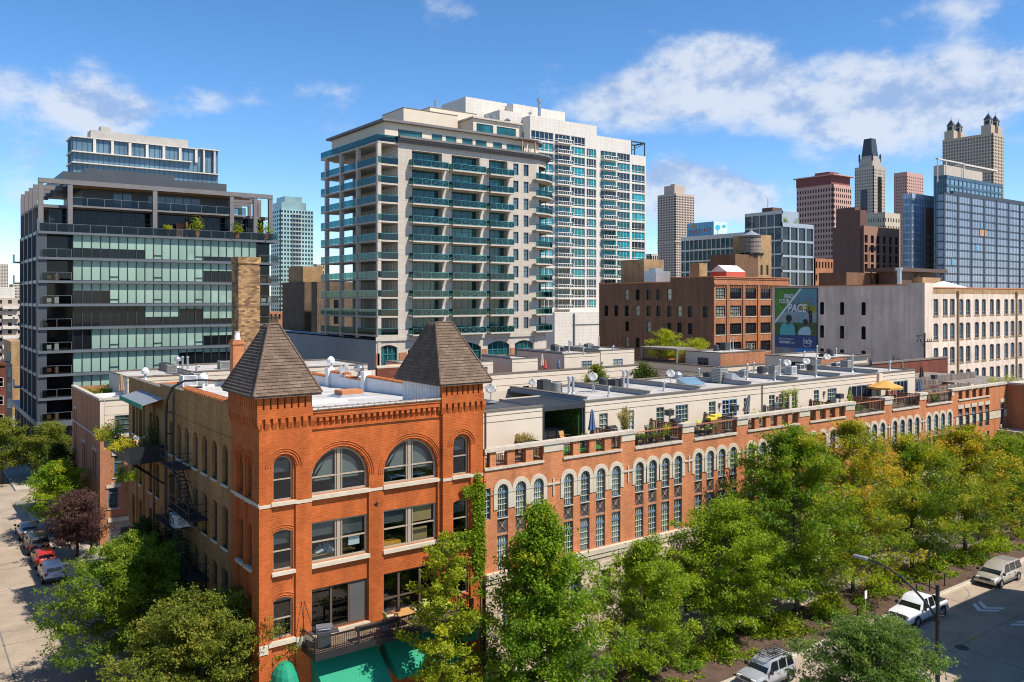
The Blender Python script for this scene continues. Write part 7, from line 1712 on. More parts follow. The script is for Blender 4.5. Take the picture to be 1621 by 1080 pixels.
# ------------------------------------------------------------------ vehicles
def paint(name, col, metal=.3):
 m, nt, b=nodes(name);f=_noise(nt, 2.5, 3)
 nt.links.new(_mixc(nt, 1.0, col, _gray(nt, _mr(nt, f, .3, .7, .9, 1.08)), 'MULTIPLY'), b.inputs['Base Color'])
 b.inputs['Metallic'].default_value=metal;b.inputs['Roughness'].default_value=.32;b.inputs['Coat Weight'].default_value=.6;b.inputs['Coat Roughness'].default_value=.06
paint('paint_silver', (.42, .43, .45));paint('paint_white', (.72, .72, .72), 0);paint('paint_beige', (.46, .41, .35));paint('paint_red', (.38, .03, .02), 0);paint('paint_black', (.02, .022, .025), 0);paint('paint_grey', (.36, .38, .38));paint('truck_blue', (.55, .62, .7), 0)
plain('lamp_clear', (.75, .74, .68), .15, .05);plain('lamp_red', (.45, .02, .02), .2, .05);plain('plate', (.62, .64, .68), .5, .1);plain('cladding', (.09, .09, .095), .7, .1)
glass('car_glass', (.012, .016, .016), spec=.8, rand=0)
def car(name, label, x, y, rz, paint_m, L, Wd, prof, roof, wheel=.34, wx=(.17, .81), doors=(), clad=None, gl_split=(), group=None, cat='car', extra=None):
 """prof: (x/L from the tail to the nose, height of the deck line); roof: (x/L, z) points of the glasshouse from tail to nose; x runs forward"""
 t=thing(name, label, cat, (x, y, .004), rz, group);hw=Wd/2;X=lambda f:(f-.5)*L
 b=MB();S=[]
 for f, z in prof:
  e=1-.16*max(0, (abs(f-.5)-.38)/.12)**2;w=hw*e;zb=.30 if.06<f<.94 else.38
  S.append([(X(f), s*q*w, h)for s, q, h in((-1, .9, zb), (-1, .985, zb+.12), (-1, 1.0, (zb+z)*.5), (-1, .975, z-.12), (-1, .9, z-.02), (-1, .5, z+.03), (1, .5, z+.03), (1, .9, z-.02), (1, .975, z-.12), (1, 1.0, (zb+z)*.5), (1, .985, zb+.12), (1, .9, zb))])
 k=len(S[0]);vs_=[p for s in S for p in s]
 fs=[(i*k+j, (i+1)*k+j, (i+1)*k+(j+1)%k, i*k+(j+1)%k)for i in range(len(S)-1)for j in range(k)]+[tuple(range(k)), tuple(reversed(range((len(S)-1)*k, len(S)*k)))]
 b.add(vs_, fs)
 def deck(f):
  for(a, za), (c, zc)in zip(prof, prof[1:]):
   if a<=f<=c:return za+(zc-za)*(f-a)/(c-a)
  return prof[-1][1]
  # glasshouse shell
 G=[]
 for f, z in roof:
  zb=deck(f);q=(z-zb)/max(.01, max(r_[1]for r_ in roof)-zb);w0=hw*.93;w1=hw*(.93-.2*min(1, q))
  G.append([(X(f), -w0, zb-.05), (X(f), -w1, z-.04), (X(f), -w1*.86, z), (X(f), w1*.86, z), (X(f), w1, z-.04), (X(f), w0, zb-.05)])
 k=6;b.add([p for s in G for p in s], [(i*k+j, (i+1)*k+j, (i+1)*k+j+1, i*k+j+1)for i in range(len(G)-1)for j in range(5)])
 body=part('body', b, [paint_m], t, smooth=True)
 md=body.modifiers.new('edges', 'EDGE_SPLIT');md.split_angle=R(38)
 # glass: the first and last slopes, and side lights cut between pillars
 def pane(nm, quad, off):
  m=MB();c=[Vector(p)for p in quad];n=(c[1]-c[0]).cross(c[3]-c[0]).normalized();ce=sum(c, Vector())/4
  if n.dot(ce-Vector((0, 0, .8)))<0:n=-n
  m.add([ce+(p-ce)*off+n*.012 for p in c], [(0, 1, 2, 3)]);return part(nm, m, ['car_glass'], t)
 pane('windscreen', [G[-1][1], G[-2][2], G[-2][3], G[-1][4]]if False else[(G[-1][0][0], -hw*.86, G[-1][2][2]+.01), (G[-2][2][0], G[-2][2][1], G[-2][2][2]-.05), (G[-2][3][0], G[-2][3][1], G[-2][3][2]-.05), (G[-1][0][0], hw*.86, G[-1][2][2]+.01)], 1.0)
 pane('rear_window', [(G[0][0][0], -hw*.76, G[0][2][2]+.04), (G[1][2][0], G[1][2][1], G[1][2][2]-.06), (G[1][3][0], G[1][3][1], G[1][3][2]-.06), (G[0][0][0], hw*.76, G[0][2][2]+.04)], .88)
 zr=max(r_[1]for r_ in roof)
 for(f0, f1, t0, t1)in gl_split:
  for s in(-1, 1):
   zb=deck((f0+f1)/2)+.03;m=MB()
   m.add([(X(f0), s*(hw*.925+.012), zb), (X(f1), s*(hw*.925+.012), zb), (X(t1), s*(hw*.755+.018), zr-.11), (X(t0), s*(hw*.755+.018), zr-.11)], [(0, 1, 2, 3)]);part('side_window', m, ['car_glass'], t)
 w=MB();w.T=Matrix.Rotation(PI/2, 4, 'X');w.lathe([(wheel*.62, -.1), (wheel*.9, -.11), (wheel, -.06), (wheel, .06), (wheel*.9, .11), (wheel*.62, .1)], n=20, cap=False)
 r_=MB();r_.T=w.T;r_.lathe([(wheel*.63, -.085), (wheel*.5, -.06), (wheel*.15, -.1), (wheel*.15, .1), (wheel*.5, .06), (wheel*.63, .085)], n=10)
 ar=MB();ar.T=w.T;ar.lathe([(wheel*1.14, -.02), (wheel*1.14, .02)], n=20)
 wm, rm, am=w.mesh('tyre', ms('tyre')), r_.mesh('rim', ms('rim')), ar.mesh('wheel_arch', ms('black_plastic'))
 for f in wx:
  for s in(-1, 1):
   o=link('wheel', wm, t, (X(f), s*(hw-.075), wheel));link('rim', rm, o);link('wheel_arch', am, t, (X(f), s*(hw-.012), wheel+.02))
 zn, zt_=prof[-2][1], prof[1][1]
 for s in(-1, 1):
  m=MB();m.box(X(.965), X(.992), s*hw*.62-.17, s*hw*.62+.17, zn-.22, zn-.06);part('headlight', m, ['lamp_clear'], t)
  m=MB();m.box(X(.004), X(.02), s*hw*.72-.13, s*hw*.72+.13, zt_-.32, zt_-.03);part('tail_light', m, ['lamp_red'], t)
  m=MB();fx=roof[-1][0]-.045;m.box(X(fx)-.07, X(fx)+.09, s*(hw+.1)-.1, s*(hw+.1)+.1, deck(fx)+.02, deck(fx)+.2);part('mirror', m, ['black_plastic'], t)
  for f in doors:m=MB();m.box(X(f)-.1, X(f)+.08, s*hw*.985-.02, s*hw*.985+.02, deck(f)-.2, deck(f)-.15);part('door_handle', m, ['cladding'], t)
  m=MB();m.box(X(wx[0])+wheel*1.2, X(wx[1])-wheel*1.2, s*hw*.99-.03, s*hw*.99+.02, .3, .44);part('side_sill', m, [clad or 'cladding'], t)
  for f in doors:m=MB();m.box(X(f)-.19, X(f)-.175, s*hw-.006, s*hw+.006, .42, deck(f)-.1);part('door_gap', m, ['black_plastic'], t)
 m=MB();m.box(X(.975), X(1.004), -hw*.46, hw*.46, zn-.24, zn-.07);part('grille', m, ['black_plastic'], t)
 m=MB();m.box(X(.97), X(1.01), -hw*.88, hw*.88, .36, .56);part('front_bumper', m, [clad or paint_m], t)
 m=MB();m.box(X(-.008), X(.03), -hw*.88, hw*.88, .36, .58);part('rear_bumper', m, [clad or paint_m], t)
 for f, z in((1.012, .5), (-.012, zt_-.2)):m=MB();m.box(X(f)-.01, X(f)+.01, -.17, .17, z-.06, z+.06);part('number_plate', m, ['plate'], t)
 if extra:extra(t, X, hw)
 return t
def basket(t, X, hw):
 q=MB();z=1.72
 for s in(-1, 1):
  for dz in(0, .14):q.tube([(X(.12), s*.55, z+dz), (X(.6), s*.55, z+dz)], .018, 5)
 for i in range(9):x=X(.12+.06*i);q.box(x-.012, x+.012, -.55, .55, z, z+.02)
 for f in(.12, .6):q.tube([(X(f), -.55, z+.14), (X(f), .55, z+.14)], .018, 5)
 for f in(.2, .5):
  for s in(-1, 1):q.box(X(f)-.03, X(f)+.03, s*.55-.02, s*.55+.02, 1.56, z)
 q=part('roof_basket', q, ['black_metal'], t)
 c=MB();r=random.Random(8)
 for i in range(26):a=r.uniform(.14, .55);b_=r.uniform(-.45, .45);c.tube([(X(a), b_, z+.04), (X(a+.07), b_+r.uniform(-.3, .3), z+.16), (X(a+.1), b_+r.uniform(-.3, .3), z+.05)], .02, 4)
 part('netting', c, ['dark_metal'], q)
KB='cars parked on the front street'
car('silver_suv', 'silver compact sport utility car with a black roof basket', 29.1, -10.75, PI, 'paint_silver', 4.1, 1.75, [(0, .85), (.03, .98), (.3, 1.0), (.66, 1.0), (.8, .97), (.95, .9), (1, .7)], [(.02, 1.02), (.07, 1.62), (.5, 1.66), (.58, 1.6), (.72, 1.02)], .35, (.16, .82), (.3, .48), 'cladding', [(.06, .22, .09, .2), (.25, .42, .24, .41), (.45, .66, .44, .575)], KB, extra=basket)
def bed(t, X, hw):
 m=MB();m.box(X(.03), X(.37), -hw*.8, hw*.8, 1.09, 1.13);part('bed_cover', m, ['dark_metal'], t)
 m=MB();m.box(X(.995), X(1.006), -hw*.62, hw*.62, .66, 1.0);part('chrome_grille', m, ['cladding'], t)
car('white_pickup', 'white crew cab pickup truck parked with a black bed cover', 47.5, -10.95, PI, 'paint_white', 5.8, 2.0, [(0, 1.0), (.02, 1.1), (.38, 1.1), (.62, 1.1), (.74, 1.1), (.95, 1.02), (1, .8)], [(.36, 1.1), (.39, 1.82), (.55, 1.9), (.62, 1.84), (.735, 1.12)], .4, (.18, .83), (.45, .6), None, [(.38, .5, .4, .5), (.53, .68, .53, .61)], KB, 'pickup truck', bed)
def rails(t, X, hw):
 m=MB()
 for s in(-1, 1):m.tube([(X(.1), s*.6, 1.74), (X(.55), s*.62, 1.76)], .02, 5)
 m.box(X(.12), X(.48), -.5, .5, 1.72, 1.745);part('roof_rail', m, ['grey_canvas'], t)
car('beige_minivan', 'beige people carrier at the kerb, farthest of the three parked cars', 61.4, -10.7, PI, 'paint_beige', 5.1, 1.95, [(0, .9), (.02, 1.0), (.4, 1.05), (.7, 1.02), (.82, .98), (.95, .84), (1, .6)], [(.01, 1.02), (.05, 1.68), (.45, 1.76), (.6, 1.68), (.82, 1.0)], .34, (.18, .82), (.35, .55), None, [(.04, .24, .06, .23), (.27, .45, .26, .44), (.48, .68, .47, .58)], KB, 'minivan', rails)
KS='cars parked along the side street'
car('white_hatchback', 'white small crossover seen from behind, nearest on the side street', -4.72, 38.9, PI/2, 'paint_white', 4.2, 1.78, [(0, .85), (.03, 1.02), (.4, 1.02), (.7, 1.0), (.82, .98), (.95, .85), (1, .62)], [(.02, 1.05), (.1, 1.58), (.4, 1.64), (.58, 1.56), (.76, 1.0)], .34, (.18, .81), (.4, .56), 'cladding', [(.1, .25, .13, .24), (.28, .45, .27, .44), (.48, .7, .47, .57)], KS)
car('red_car', 'red hatchback directly in front of the white crossover', -4.7, 43.9, PI/2, 'paint_red', 4.3, 1.76, [(0, .8), (.03, .95), (.4, .97), (.7, .94), (.82, .9), (.95, .78), (1, .58)], [(.04, .96), (.16, 1.42), (.4, 1.47), (.55, 1.42), (.74, .93)], .32, (.18, .81), (.42, .58), None, [(.13, .28, .18, .27), (.31, .46, .3, .45), (.49, .69, .48, .545)], KS)
car('dark_suv', 'dark sport utility car half in tree shade beyond the red hatchback', -4.65, 49.1, PI/2, 'paint_black', 4.6, 1.88, [(0, .95), (.03, 1.08), (.4, 1.1), (.7, 1.08), (.82, 1.04), (.95, .92), (1, .7)], [(.02, 1.1), (.08, 1.68), (.4, 1.74), (.58, 1.68), (.74, 1.08)], .36, (.18, .81), (.4, .57), None, [(.07, .24, .1, .23), (.27, .44, .26, .43), (.47, .69, .46, .57)], KS)
car('silver_sedan', 'silver grey sedan, farthest of the parked row on the side street', -4.75, 55.2, PI/2, 'paint_grey', 4.7, 1.82, [(0, .8), (.03, .97), (.2, 1.0), (.7, .95), (.82, .92), (.95, .8), (1, .58)], [(.14, .98), (.27, 1.4), (.45, 1.45), (.56, 1.4), (.73, .94)], .33, (.18, .81), (.42, .58), None, [(.26, .4, .3, .4), (.43, .68, .42, .545)], KS)
def truck():
 t=thing('box_truck', 'pale blue box truck with an orange stripe cut off by the left edge', 'truck', (-9.55, 53.2, .004));q=MB();q.box(-1.2, 1.2, -3.4, 2.4, 1.15, 3.4);part('cargo_box', q, ['truck_blue'], t)
 q=MB();q.box(-1.05, 1.05, 2.5, 4.4, .6, 1.6);q.add([(-1.05, 2.5, 1.6), (1.05, 2.5, 1.6), (1.05, 4.4, 1.6), (-1.05, 4.4, 1.6), (-.95, 2.6, 2.6), (.95, 2.6, 2.6), (.95, 3.8, 2.6), (-.95, 3.8, 2.6)], [(4, 5, 6, 7), (0, 1, 5, 4), (1, 2, 6, 5), (2, 3, 7, 6), (3, 0, 4, 7)]);part('cab', q, ['paint_white'], t)
 q=MB();q.box(-.8, .8, -3.6, 4.3, .55, 1.1);q.box(-1.15, 1.15, -3.55, -3.42, .6, .9);part('chassis', q, ['black_metal'], t)
 q=MB();q.box(1.205, 1.22, -3.3, 2.3, 1.5, 2.1);q.box(-1.1, 1.1, -3.42, -3.405, 1.5, 2.2);part('orange_stripe', q, ['orange_plastic'], t);q=MB();q.box(-1.0, 1.0, -3.44, -3.42, 2.45, 2.9);part('rear_glass', q, ['car_glass'], t)
 w=MB();w.T=Matrix.Rotation(PI/2, 4, 'Y');w.lathe([(.25, -.14), (.46, -.15), (.48, .15), (.25, .14)], n=18);wm=w.mesh('wheel', ms('tyre'))
 for y in(-2.2, 3.3):
  for s in(-1, 1):link('wheel', wm, t, (s*.98, y, .48))
truck()
# ------------------------------------------------------------------ street furniture
def street_lamp(label, x, y, h, arm, name='street_lamp', r=.13, twin=None, rise=.8):
 t=thing(name, label, 'street lamp', (x, y, .13));q=MB();q.lathe([(r*2, 0), (r*1.9, .5), (r, .7), (r*.8, h)], n=10);part('pole', q, ['black_metal'], t)
 a=MB();P=[]
 for i in range(10):f=i/9;P.append((arm[0]*f, arm[1]*f, h-1.9+(1.9+rise)*math.sin(f*PI/2)**.8))
 a.tube(P, [.07-.035*i/9 for i in range(10)], 6);a.tube([(0, 0, h-.25), (arm[0]*.5, arm[1]*.5, P[5][2])], .03, 5);a=part('arm', a, ['black_metal'], t)
 l=MB();e=Vector((arm[0], arm[1], 0)).normalized();c=P[-1];n_=Vector((-e.y, e.x, 0))*.16
 for s0, s1, z in((-.1, .75, 0), ):A=Vector(c)+e*s0;B=Vector(c)+e*s1;l.add([A-n_, B-n_*.6, B+n_*.6, A+n_]and[tuple(v+Vector((0, 0, dz)))for dz in(-.06, .08)for v in(A-n_, B-n_*.6, B+n_*.6, A+n_)], [(3, 2, 1, 0), (4, 5, 6, 7), (0, 1, 5, 4), (1, 2, 6, 5), (2, 3, 7, 6), (3, 0, 4, 7)])
 part('lamp_head', l, ['galvanised'], a)
 b=MB();b.box(-.16, .16, -.16, .16, h-2.0, h-1.8);b.tube([(.1, 0, h-1.7), (.5, -.1, h-1.75)], .03, 5);b.lathe([(.05, h-1.9), (.1, h-1.6), (.04, h-1.45)], cx=.35, n=8);part('bracket', b, ['black_metal'], t)
 return t
street_lamp('black street lamp with a long raised arm over the shaded front road', 30.1, -21.2, 8.74, (-.3, 4.0), rise=.5)
street_lamp('black street lamp on the side street, silver arm across the purple tree', -.65, 43.9, 5.7, (-5.9, -2.6), r=.12, rise=.6)
def sign(label, x, y, h):
 t=thing('parking_sign', label, 'street sign', (x, y, .15));q=MB();q.box(-.03, .03, -.02, .02, 0, h);part('post', q, ['galvanised'], t);q=MB();q.box(-.16, .16, -.05, -.03, h-.6, h);part('plate', q, ['white_frame'], t)
sign('small white parking sign in the mulch before the yellow maple', 43.3, -9.1, 2.3)
def iron_fence(label, x0, x1, y):
 t=thing('iron_fence', label, 'fence', (x0, y, .15));q=MB();L_=x1-x0;n=int(L_/.14)
 for i in range(n+1):x=L_*i/n;q.box(x-.009, x+.009, -.009, .009, .05, .95)
 for z in(.12, .88):q.box(0, L_, -.015, .015, z, z+.03)
 part('picket_panel', q, ['black_metal'], t)
 for i in range(int(L_/2.4)+1):p=MB();p.box(i*2.4-.035, i*2.4+.035, -.035, .035, 0, 1.1);part('post', p, ['black_metal'], t)
iron_fence('low black iron fence beside the pickup, behind its bonnet', 40.2, 45.0, -8.9)
iron_fence('low black iron fence along the walk under the left hand trees', 20, 38, -4.3)
iron_fence('low black iron fence along the walk between pickup and minivan', 49.5, 62, -4.4)
iron_fence('low black iron fence along the walk under the rightmost trees', 64.5, 84, -4.3)
for i, (x, y, lb)in enumerate([(51.3, -8.8, 'black bollard post in the mulch right of the pickup'), (53.6, -8.7, 'second black bollard post between pickup and minivan'), (55.9, -8.8, 'black bollard post just left of the minivan')]):
 t=thing('bollard', lb, 'bollard', (x, y, .15), group='posts in the planting strip');q=MB();q.lathe([(.05, 0), (.05, 1.0), (.07, 1.05), (.02, 1.12)], n=8);part('post', q, ['black_metal'], t)
t=thing('utility_pole', 'wooden utility pole with cross arms before the pale warehouse', 'utility pole', (108, 20, 0));q=MB();q.lathe([(.18, 0), (.14, 19.4)], n=8);part('pole', q, ['bark'], t);q=MB();q.box(-2.3, .2, -.08, .08, 18.9, 19.1);q.tube([(-1.8, 0, 18.9), (0, 0, 17.2)], .05, 4);q.box(.1, 2.2, -.06, .06, 18.0, 18.15)
for x in(-2, -1.2, .8, 1.5, 2.1):q.lathe([(.06, 18.1), (.05, 18.5)], cx=x, n=6)
part('cross_arm', q, ['black_metal'], t)
# ------------------------------------------------------------------ roof equipment
def ac(label, x, y, z, w=.85, h=.95, m='ac_beige', rnd_=False, rz=0.0, name='air_conditioner'):
 t=thing(name, label, 'air conditioner', (x, y, z), rz, 'roof air conditioners');q=MB();a=w/2
 if rnd_:q.lathe([(a, .08), (a, h-.05), (a*.9, h)], n=18)
 else:q.box(-a, a, -a, a, .08, h)
 q.box(-a, a, -a+.05, -a+.15, 0, .08);q.box(-a, a, a-.15, a-.05, 0, .08);part('casing', q, [m], t)
 g=MB()
 for i in range(9):
  zz=.16+i*(h-.28)/8
  if rnd_:g.lathe([(a+.008, zz), (a+.008, zz+.035)], n=18, cap=False)
  else:
   for k in range(4):
    c, s=math.cos(k*PI/2), math.sin(k*PI/2);P=[(-a*.88, -a-.008), (a*.88, -a-.008), (a*.88, -a+.004), (-a*.88, -a+.004)];g.prism([(u*c-v*s, u*s+v*c)for u, v in P], zz, zz+.04)
 part('louvre', g, ['ac_dark'], t);f=MB();f.lathe([(a*.78, h+.003), (a*.78, h+.03), (a*.6, h+.045)], n=16)
 for k in range(4):c, s=math.cos(k*PI/4)*a*.75, math.sin(k*PI/4)*a*.75;f.tube([(-c, -s, h+.05), (c, s, h+.05)], .012, 4)
 part('fan_guard', f, ['ac_dark'], t);return t
def vent(label, x, y, z, h=1.3, r=.09, cap='pipe', m='galvanised'):
 t=thing('vent_pipe', label, 'vent', (x, y, z), group='roof vents');q=MB();q.lathe([(r*2, 0), (r*1.3, .1), (r, .14), (r, h)], n=10);part('pipe', q, [m], t);c=MB()
 if cap=='pipe':c.lathe([(r*1.5, h-.02), (r*1.5, h+.12), (r*.6, h+.2)], n=10)
 elif cap=='goose':c.tube([(0, 0, h-.02), (0, 0, h+.15), (r*1.6, 0, h+.27), (r*3.2, 0, h+.15)], r*1.1, 8)
 else:c.lathe([(r*1.1, h), (r*3.2, h+.08), (r*3.3, h+.35), (r*2.2, h+.5), (r*.8, h+.62)], n=14)
 part('cap', c, [m], t);return t
def dish(label, x, y, z, r=.5, mast=.8, az=-2.3, m='dish_white'):
 r*=.82;t=thing('satellite_dish', label, 'satellite dish', (x, y, z), group='satellite dishes');q=MB();q.tube([(0, 0, 0), (0, 0, mast)], .035, 6);q.tube([(.5, .2, 0), (0, 0, mast*.6)], .02, 4);q.box(-.4, .4, -.3, .3, 0, .05);part('mast', q, ['galvanised'], t)
 d=MB();M_=Matrix.Translation((0, 0, mast+.12))@Matrix.Rotation(az, 4, 'Z')@Matrix.Rotation(R(58), 4, 'Y');d.T=M_;d.lathe([(.02, 0), (r*.5, .035*r*2), (r*.8, .09*r*2), (r, .15*r*2), (r*.98, .17*r*2), (r*.5, .05)], n=22);part('reflector', d, [m], t, smooth=True)
 a=MB();a.T=M_;a.tube([(-r*.9, 0, .12), (-r*.3, 0, r*1.15)], .018, 5);a.box(-r*.3-.06, -r*.3+.06, -.05, .05, r*1.1, r*1.25);part('feed_arm', a, ['ac_dark'], t);return t
RZ=16.57
def rp(px, py, z=RZ):x, y=at_z(px, py, z);return x, y, z
for(px, py, w, h, m, rd, lb)in[(861, 620, .85, 1.0, 'ac_dark', 0, 'dark square roof air conditioner beside the round beige one'), (881, 623, .95, .95, 'ac_beige', 1, 'round beige drum shaped roof air conditioner'), (955, 613, .8, .8, 'ac_dark', 1, 'round dark roof unit behind the dish on its plank stand'), (974.5, 616, .95, .85, 'ac_dark', 0, 'wide dark square roof unit beside two tall pipes'), (1122, 603, .8, .8, 'ac_dark', 0, 'small black roof unit left of the tall brown one'), (1139.6, 606, 1.05, 1.4, 'ac_beige', 0, 'tallest brown grey roof air conditioner in mid roof'), (1178, 597, .75, .75, 'ac_white', 0, 'white roof unit behind a single grey pipe'), (1154, 597, .5, .4, 'ac_beige', 0, 'lowest small roof unit right of the tall brown one'), (1206, 591, .7, .7, 'ac_dark', 0, 'dark flat roof unit between two party walls'), (1225.5, 595, .85, 1.05, 'ac_beige', 0, 'grey beige upright roof unit left of the white capped pipe'), (1252, 593, .85, .9, 'ac_white', 0, 'white roof unit under the leftmost pair of dishes'), (1266, 586, .7, .7, 'ac_white', 0, 'white roof unit between the two dishes'), (1284, 588, .95, .8, 'brown_frame', 1, 'brown round roof unit right of the second dish'), (1323, 582, .75, .6, 'ac_white', 0, 'white low roof unit right of the third dish'), (1340, 584, .95, 1.0, 'ac_beige', 0, 'tan tall roof unit beside the last tall pipe')]:
 ac(lb, *rp(px, py), w, h, m, bool(rd))
for(px, py, h, r, cp, lb)in[(900.6, 624, 1.3, .1, 'pipe', 'left one of two tall blue grey pipes by the round beige unit'), (907.5, 623.6, 1.3, .1, 'pipe', 'right one of two tall blue grey pipes by the round beige unit'), (987, 617, 1.5, .1, 'pipe', 'left one of two tall pipes beside the wide dark unit'), (993.5, 616.5, 1.5, .1, 'pipe', 'right one of two tall pipes beside the wide dark unit'), (963.5, 627.5, .55, .08, 'goose', 'short bent vent near the roof edge below the plank stand dish'), (1051, 619, .5, .08, 'goose', 'short bent vent at the roof edge before the second dish'), (1073, 609, .6, .13, 'mushroom', 'mushroom topped metal vent right of the second dish'), (1106.6, 602, 1.0, .09, 'pipe', 'white pipe alone on the roof before the small black unit'), (1183, 601, 1.4, .1, 'pipe', 'thick grey pipe before the white unit in mid roof'), (1193.5, 591, 1.0, .09, 'pipe', 'stubby grey pipe between the white unit and the dark flat unit'), (1226.5, 603, .7, .09, 'goose', 'bent vent in front of the upright grey beige unit'), (1234.5, 594.5, 1.5, .1, 'pipe', 'tall pipe with white cap left of the leftmost dish'), (1292, 597, 1.7, .1, 'pipe', 'tall pipe right of the brown round unit'), (1349.5, 589, 1.7, .1, 'pipe', 'tall pipe right of the tan tall unit, the last one'), (1408.5, 586, .7, .1, 'goose', 'short vent near the end of the penthouse roof')]:
 vent(lb, *rp(px, py), h, r, cp)
for(px, py, r, mst, lb)in[(777, 637, .5, .9, 'satellite dish on the dark roof right beside the shingled tower'), (843, 617, .42, .5, 'small grey dish turned sideways on the pergola edge'), (938.5, 620, .5, 1.1, 'satellite dish on a plank stand over the pale roof'), (1061, 610, .5, .9, 'satellite dish before the shaded courtyard wall'), (1246, 592, .5, 1.0, 'leftmost satellite dish of the three on the far roofs'), (1276, 589, .5, 1.0, 'middle satellite dish of the three on the far roofs'), (1309, 581, .5, 1.0, 'rightmost satellite dish of the three on the far roofs')]:
 dish(lb, *rp(px, py), r, mst)
t=thing('roof_skylight', 'sloping glass skylight box on the pale penthouse roof', 'skylight', rp(1096, 611.5));q=MB();q.add([(-1.2, -.6, 0), (1.2, -.6, 0), (1.2, .8, 0), (-1.2, .8, 0), (1.2, .8, .75), (-1.2, .8, .75), (-1.2, -.6, .12), (1.2, -.6, .12)], [(0, 1, 7, 6), (1, 2, 4, 7), (2, 3, 5, 4), (3, 0, 6, 5), (6, 7, 4, 5)]);part('curb', q, ['galvanised'], t);q=MB();q.add([(-1.1, -.5, .2), (1.1, -.5, .2), (1.1, .7, .72), (-1.1, .7, .72)], [(0, 1, 2, 3)]);part('glazing', q, ['sky_glass'], t)
t=thing('roof_hatch', 'grey sloped metal hatch box beside the tall brown unit', 'roof hatch', rp(1160, 606.5));q=MB();q.add([(-.9, -.6, 0), (1.3, -.6, 0), (1.3, .6, 0), (-.9, .6, 0), (-.4, -.6, .95), (-.4, .6, .95), (-.9, -.6, .95), (-.9, .6, .95)], [(0, 1, 4, 6), (2, 3, 7, 5), (1, 2, 5, 4), (4, 5, 7, 6), (3, 0, 6, 7)]);part('casing', q, ['galvanised'], t);q=MB();q.box(-.92, -.4, -.62, .62, .95, 1.0);part('lid', q, ['galvanised'], t)
# far penthouse roofs
for(px, py, z, w, h, m, rd, lb)in[(878, 555, 16.5, .9, .9, 'ac_dark', 0, 'dark unit on the far cream penthouse, first of three'), (885.5, 555.5, 16.5, .9, .8, 'ac_white', 0, 'pale unit on the far cream penthouse, second of three'), (891, 556.5, 16.5, .8, .6, 'ac_dark', 1, 'low dark unit on the far cream penthouse, third of three'), (932, 552.5, 16.75, 1.1, .8, 'ac_beige', 0, 'beige unit on the farther cream penthouse roof'), (942.5, 554, 16.75, .9, .5, 'ac_dark', 0, 'low dark unit right of the beige one on the farther penthouse'), (1134, 555.5, 16.22, .8, .9, 'ac_dark', 1, 'slim dark unit on the brick penthouse roof'), (1147.5, 554.5, 16.22, 1.1, 1.2, 'ac_dark', 0, 'bigger dark unit on the brick penthouse roof'), (1314, 563.5, 16.24, 1.0, 1.0, 'ac_dark', 1, 'dark round unit on the penthouse under the billboard wall'), (1302, 564.5, 16.24, .8, .4, 'ac_dark', 0, 'low dark unit on the penthouse under the billboard wall'), (260, 587.5, 16.6, .9, .9, 'ac_dark', 0, 'dark unit on the town house penthouse roof behind the red building'), (271, 591.5, 16.6, .95, .95, 'ac_beige', 0, 'beige unit on the town house penthouse roof, nearer one'), (355, 584, 16.6, 1.2, .9, 'ac_beige', 0, 'wide unit at the right end of the town house penthouse roof'), (298, 612, 16.95, 1.2, 1.0, 'ac_white', 0, 'pale unit on the red building rear roof'), (315, 611, 16.95, 1.15, 1.15, 'ac_beige', 0, 'grey unit with dark top on the red building rear roof')]:
 ac(lb, *rp(px, py, z), w, h, m, bool(rd))
for(px, py, z, h, r, cp, lb)in[(901, 558, 16.5, 1.6, .11, 'pipe', 'tall pipe at the edge of the far cream penthouse'), (904, 555, 16.5, 1.2, .1, 'pipe', 'second pipe beside the tall one on the far cream penthouse'), (918, 553, 16.5, .8, .1, 'pipe', 'short pipe midway on the far cream penthouses'), (948.3, 554, 16.75, 1.8, .1, 'pipe', 'tall pipe at the end of the farther cream penthouse'), (923.5, 560, 16.55, .6, .1, 'goose', 'bent vent on the far penthouse roof edge'), (970, 557, 16.75, .6, .1, 'goose', 'bent vent near the right end of the farther penthouse'), (1156, 556, 16.22, 1.5, .08, 'pipe', 'left pipe of the pair on the brick penthouse'), (1160.5, 555.5, 16.22, 1.9, .09, 'pipe', 'right pipe of the pair on the brick penthouse'), (1189, 553.5, 16.22, .6, .08, 'pipe', 'little vent near the right end of the brick penthouse'), (1293.5, 564.5, 16.24, 1.4, .09, 'pipe', 'pipe on the penthouse under the billboard wall'), (1273, 566, 16.24, .6, .09, 'goose', 'bent vent on the pale roof below the billboard'), (1324, 562, 16.24, .8, .08, 'pipe', 'short pipe right of the round unit under the billboard wall'), (289, 587, 16.6, 1.4, .11, 'pipe', 'left pipe of the pair on the town house penthouse'), (297, 587, 16.6, 1.4, .11, 'pipe', 'right pipe of the pair on the town house penthouse'), (281, 582, 16.6, .7, .12, 'mushroom', 'round capped vent on the town house penthouse'), (311, 592, 16.6, .6, .11, 'goose', 'dark bent vent on the town house penthouse roof edge'), (230, 603, 17.0, .6, .1, 'mushroom', 'white capped chimney pot on the rear left parapet'), (322, 618, 17.1, .8, .11, 'mushroom', 'white capped vent on the roof beside the grey unit')]:
 vent(lb, *rp(px, py, z), h, r, cp, 'white_paint' if 'white capped' in lb else 'galvanised')
dish('large satellite dish above the clay tiled parapet', 14.4, 20.2, 18.0, .62, .4);dish('small round dish on a tall thin mast behind the left tower', 11.2, 22.5, 17.0, .4, 2.3, -1.9);dish('satellite dish on the far penthouse behind the tiled parapet', 38.8, 48.6, 16.2, .55, .6)
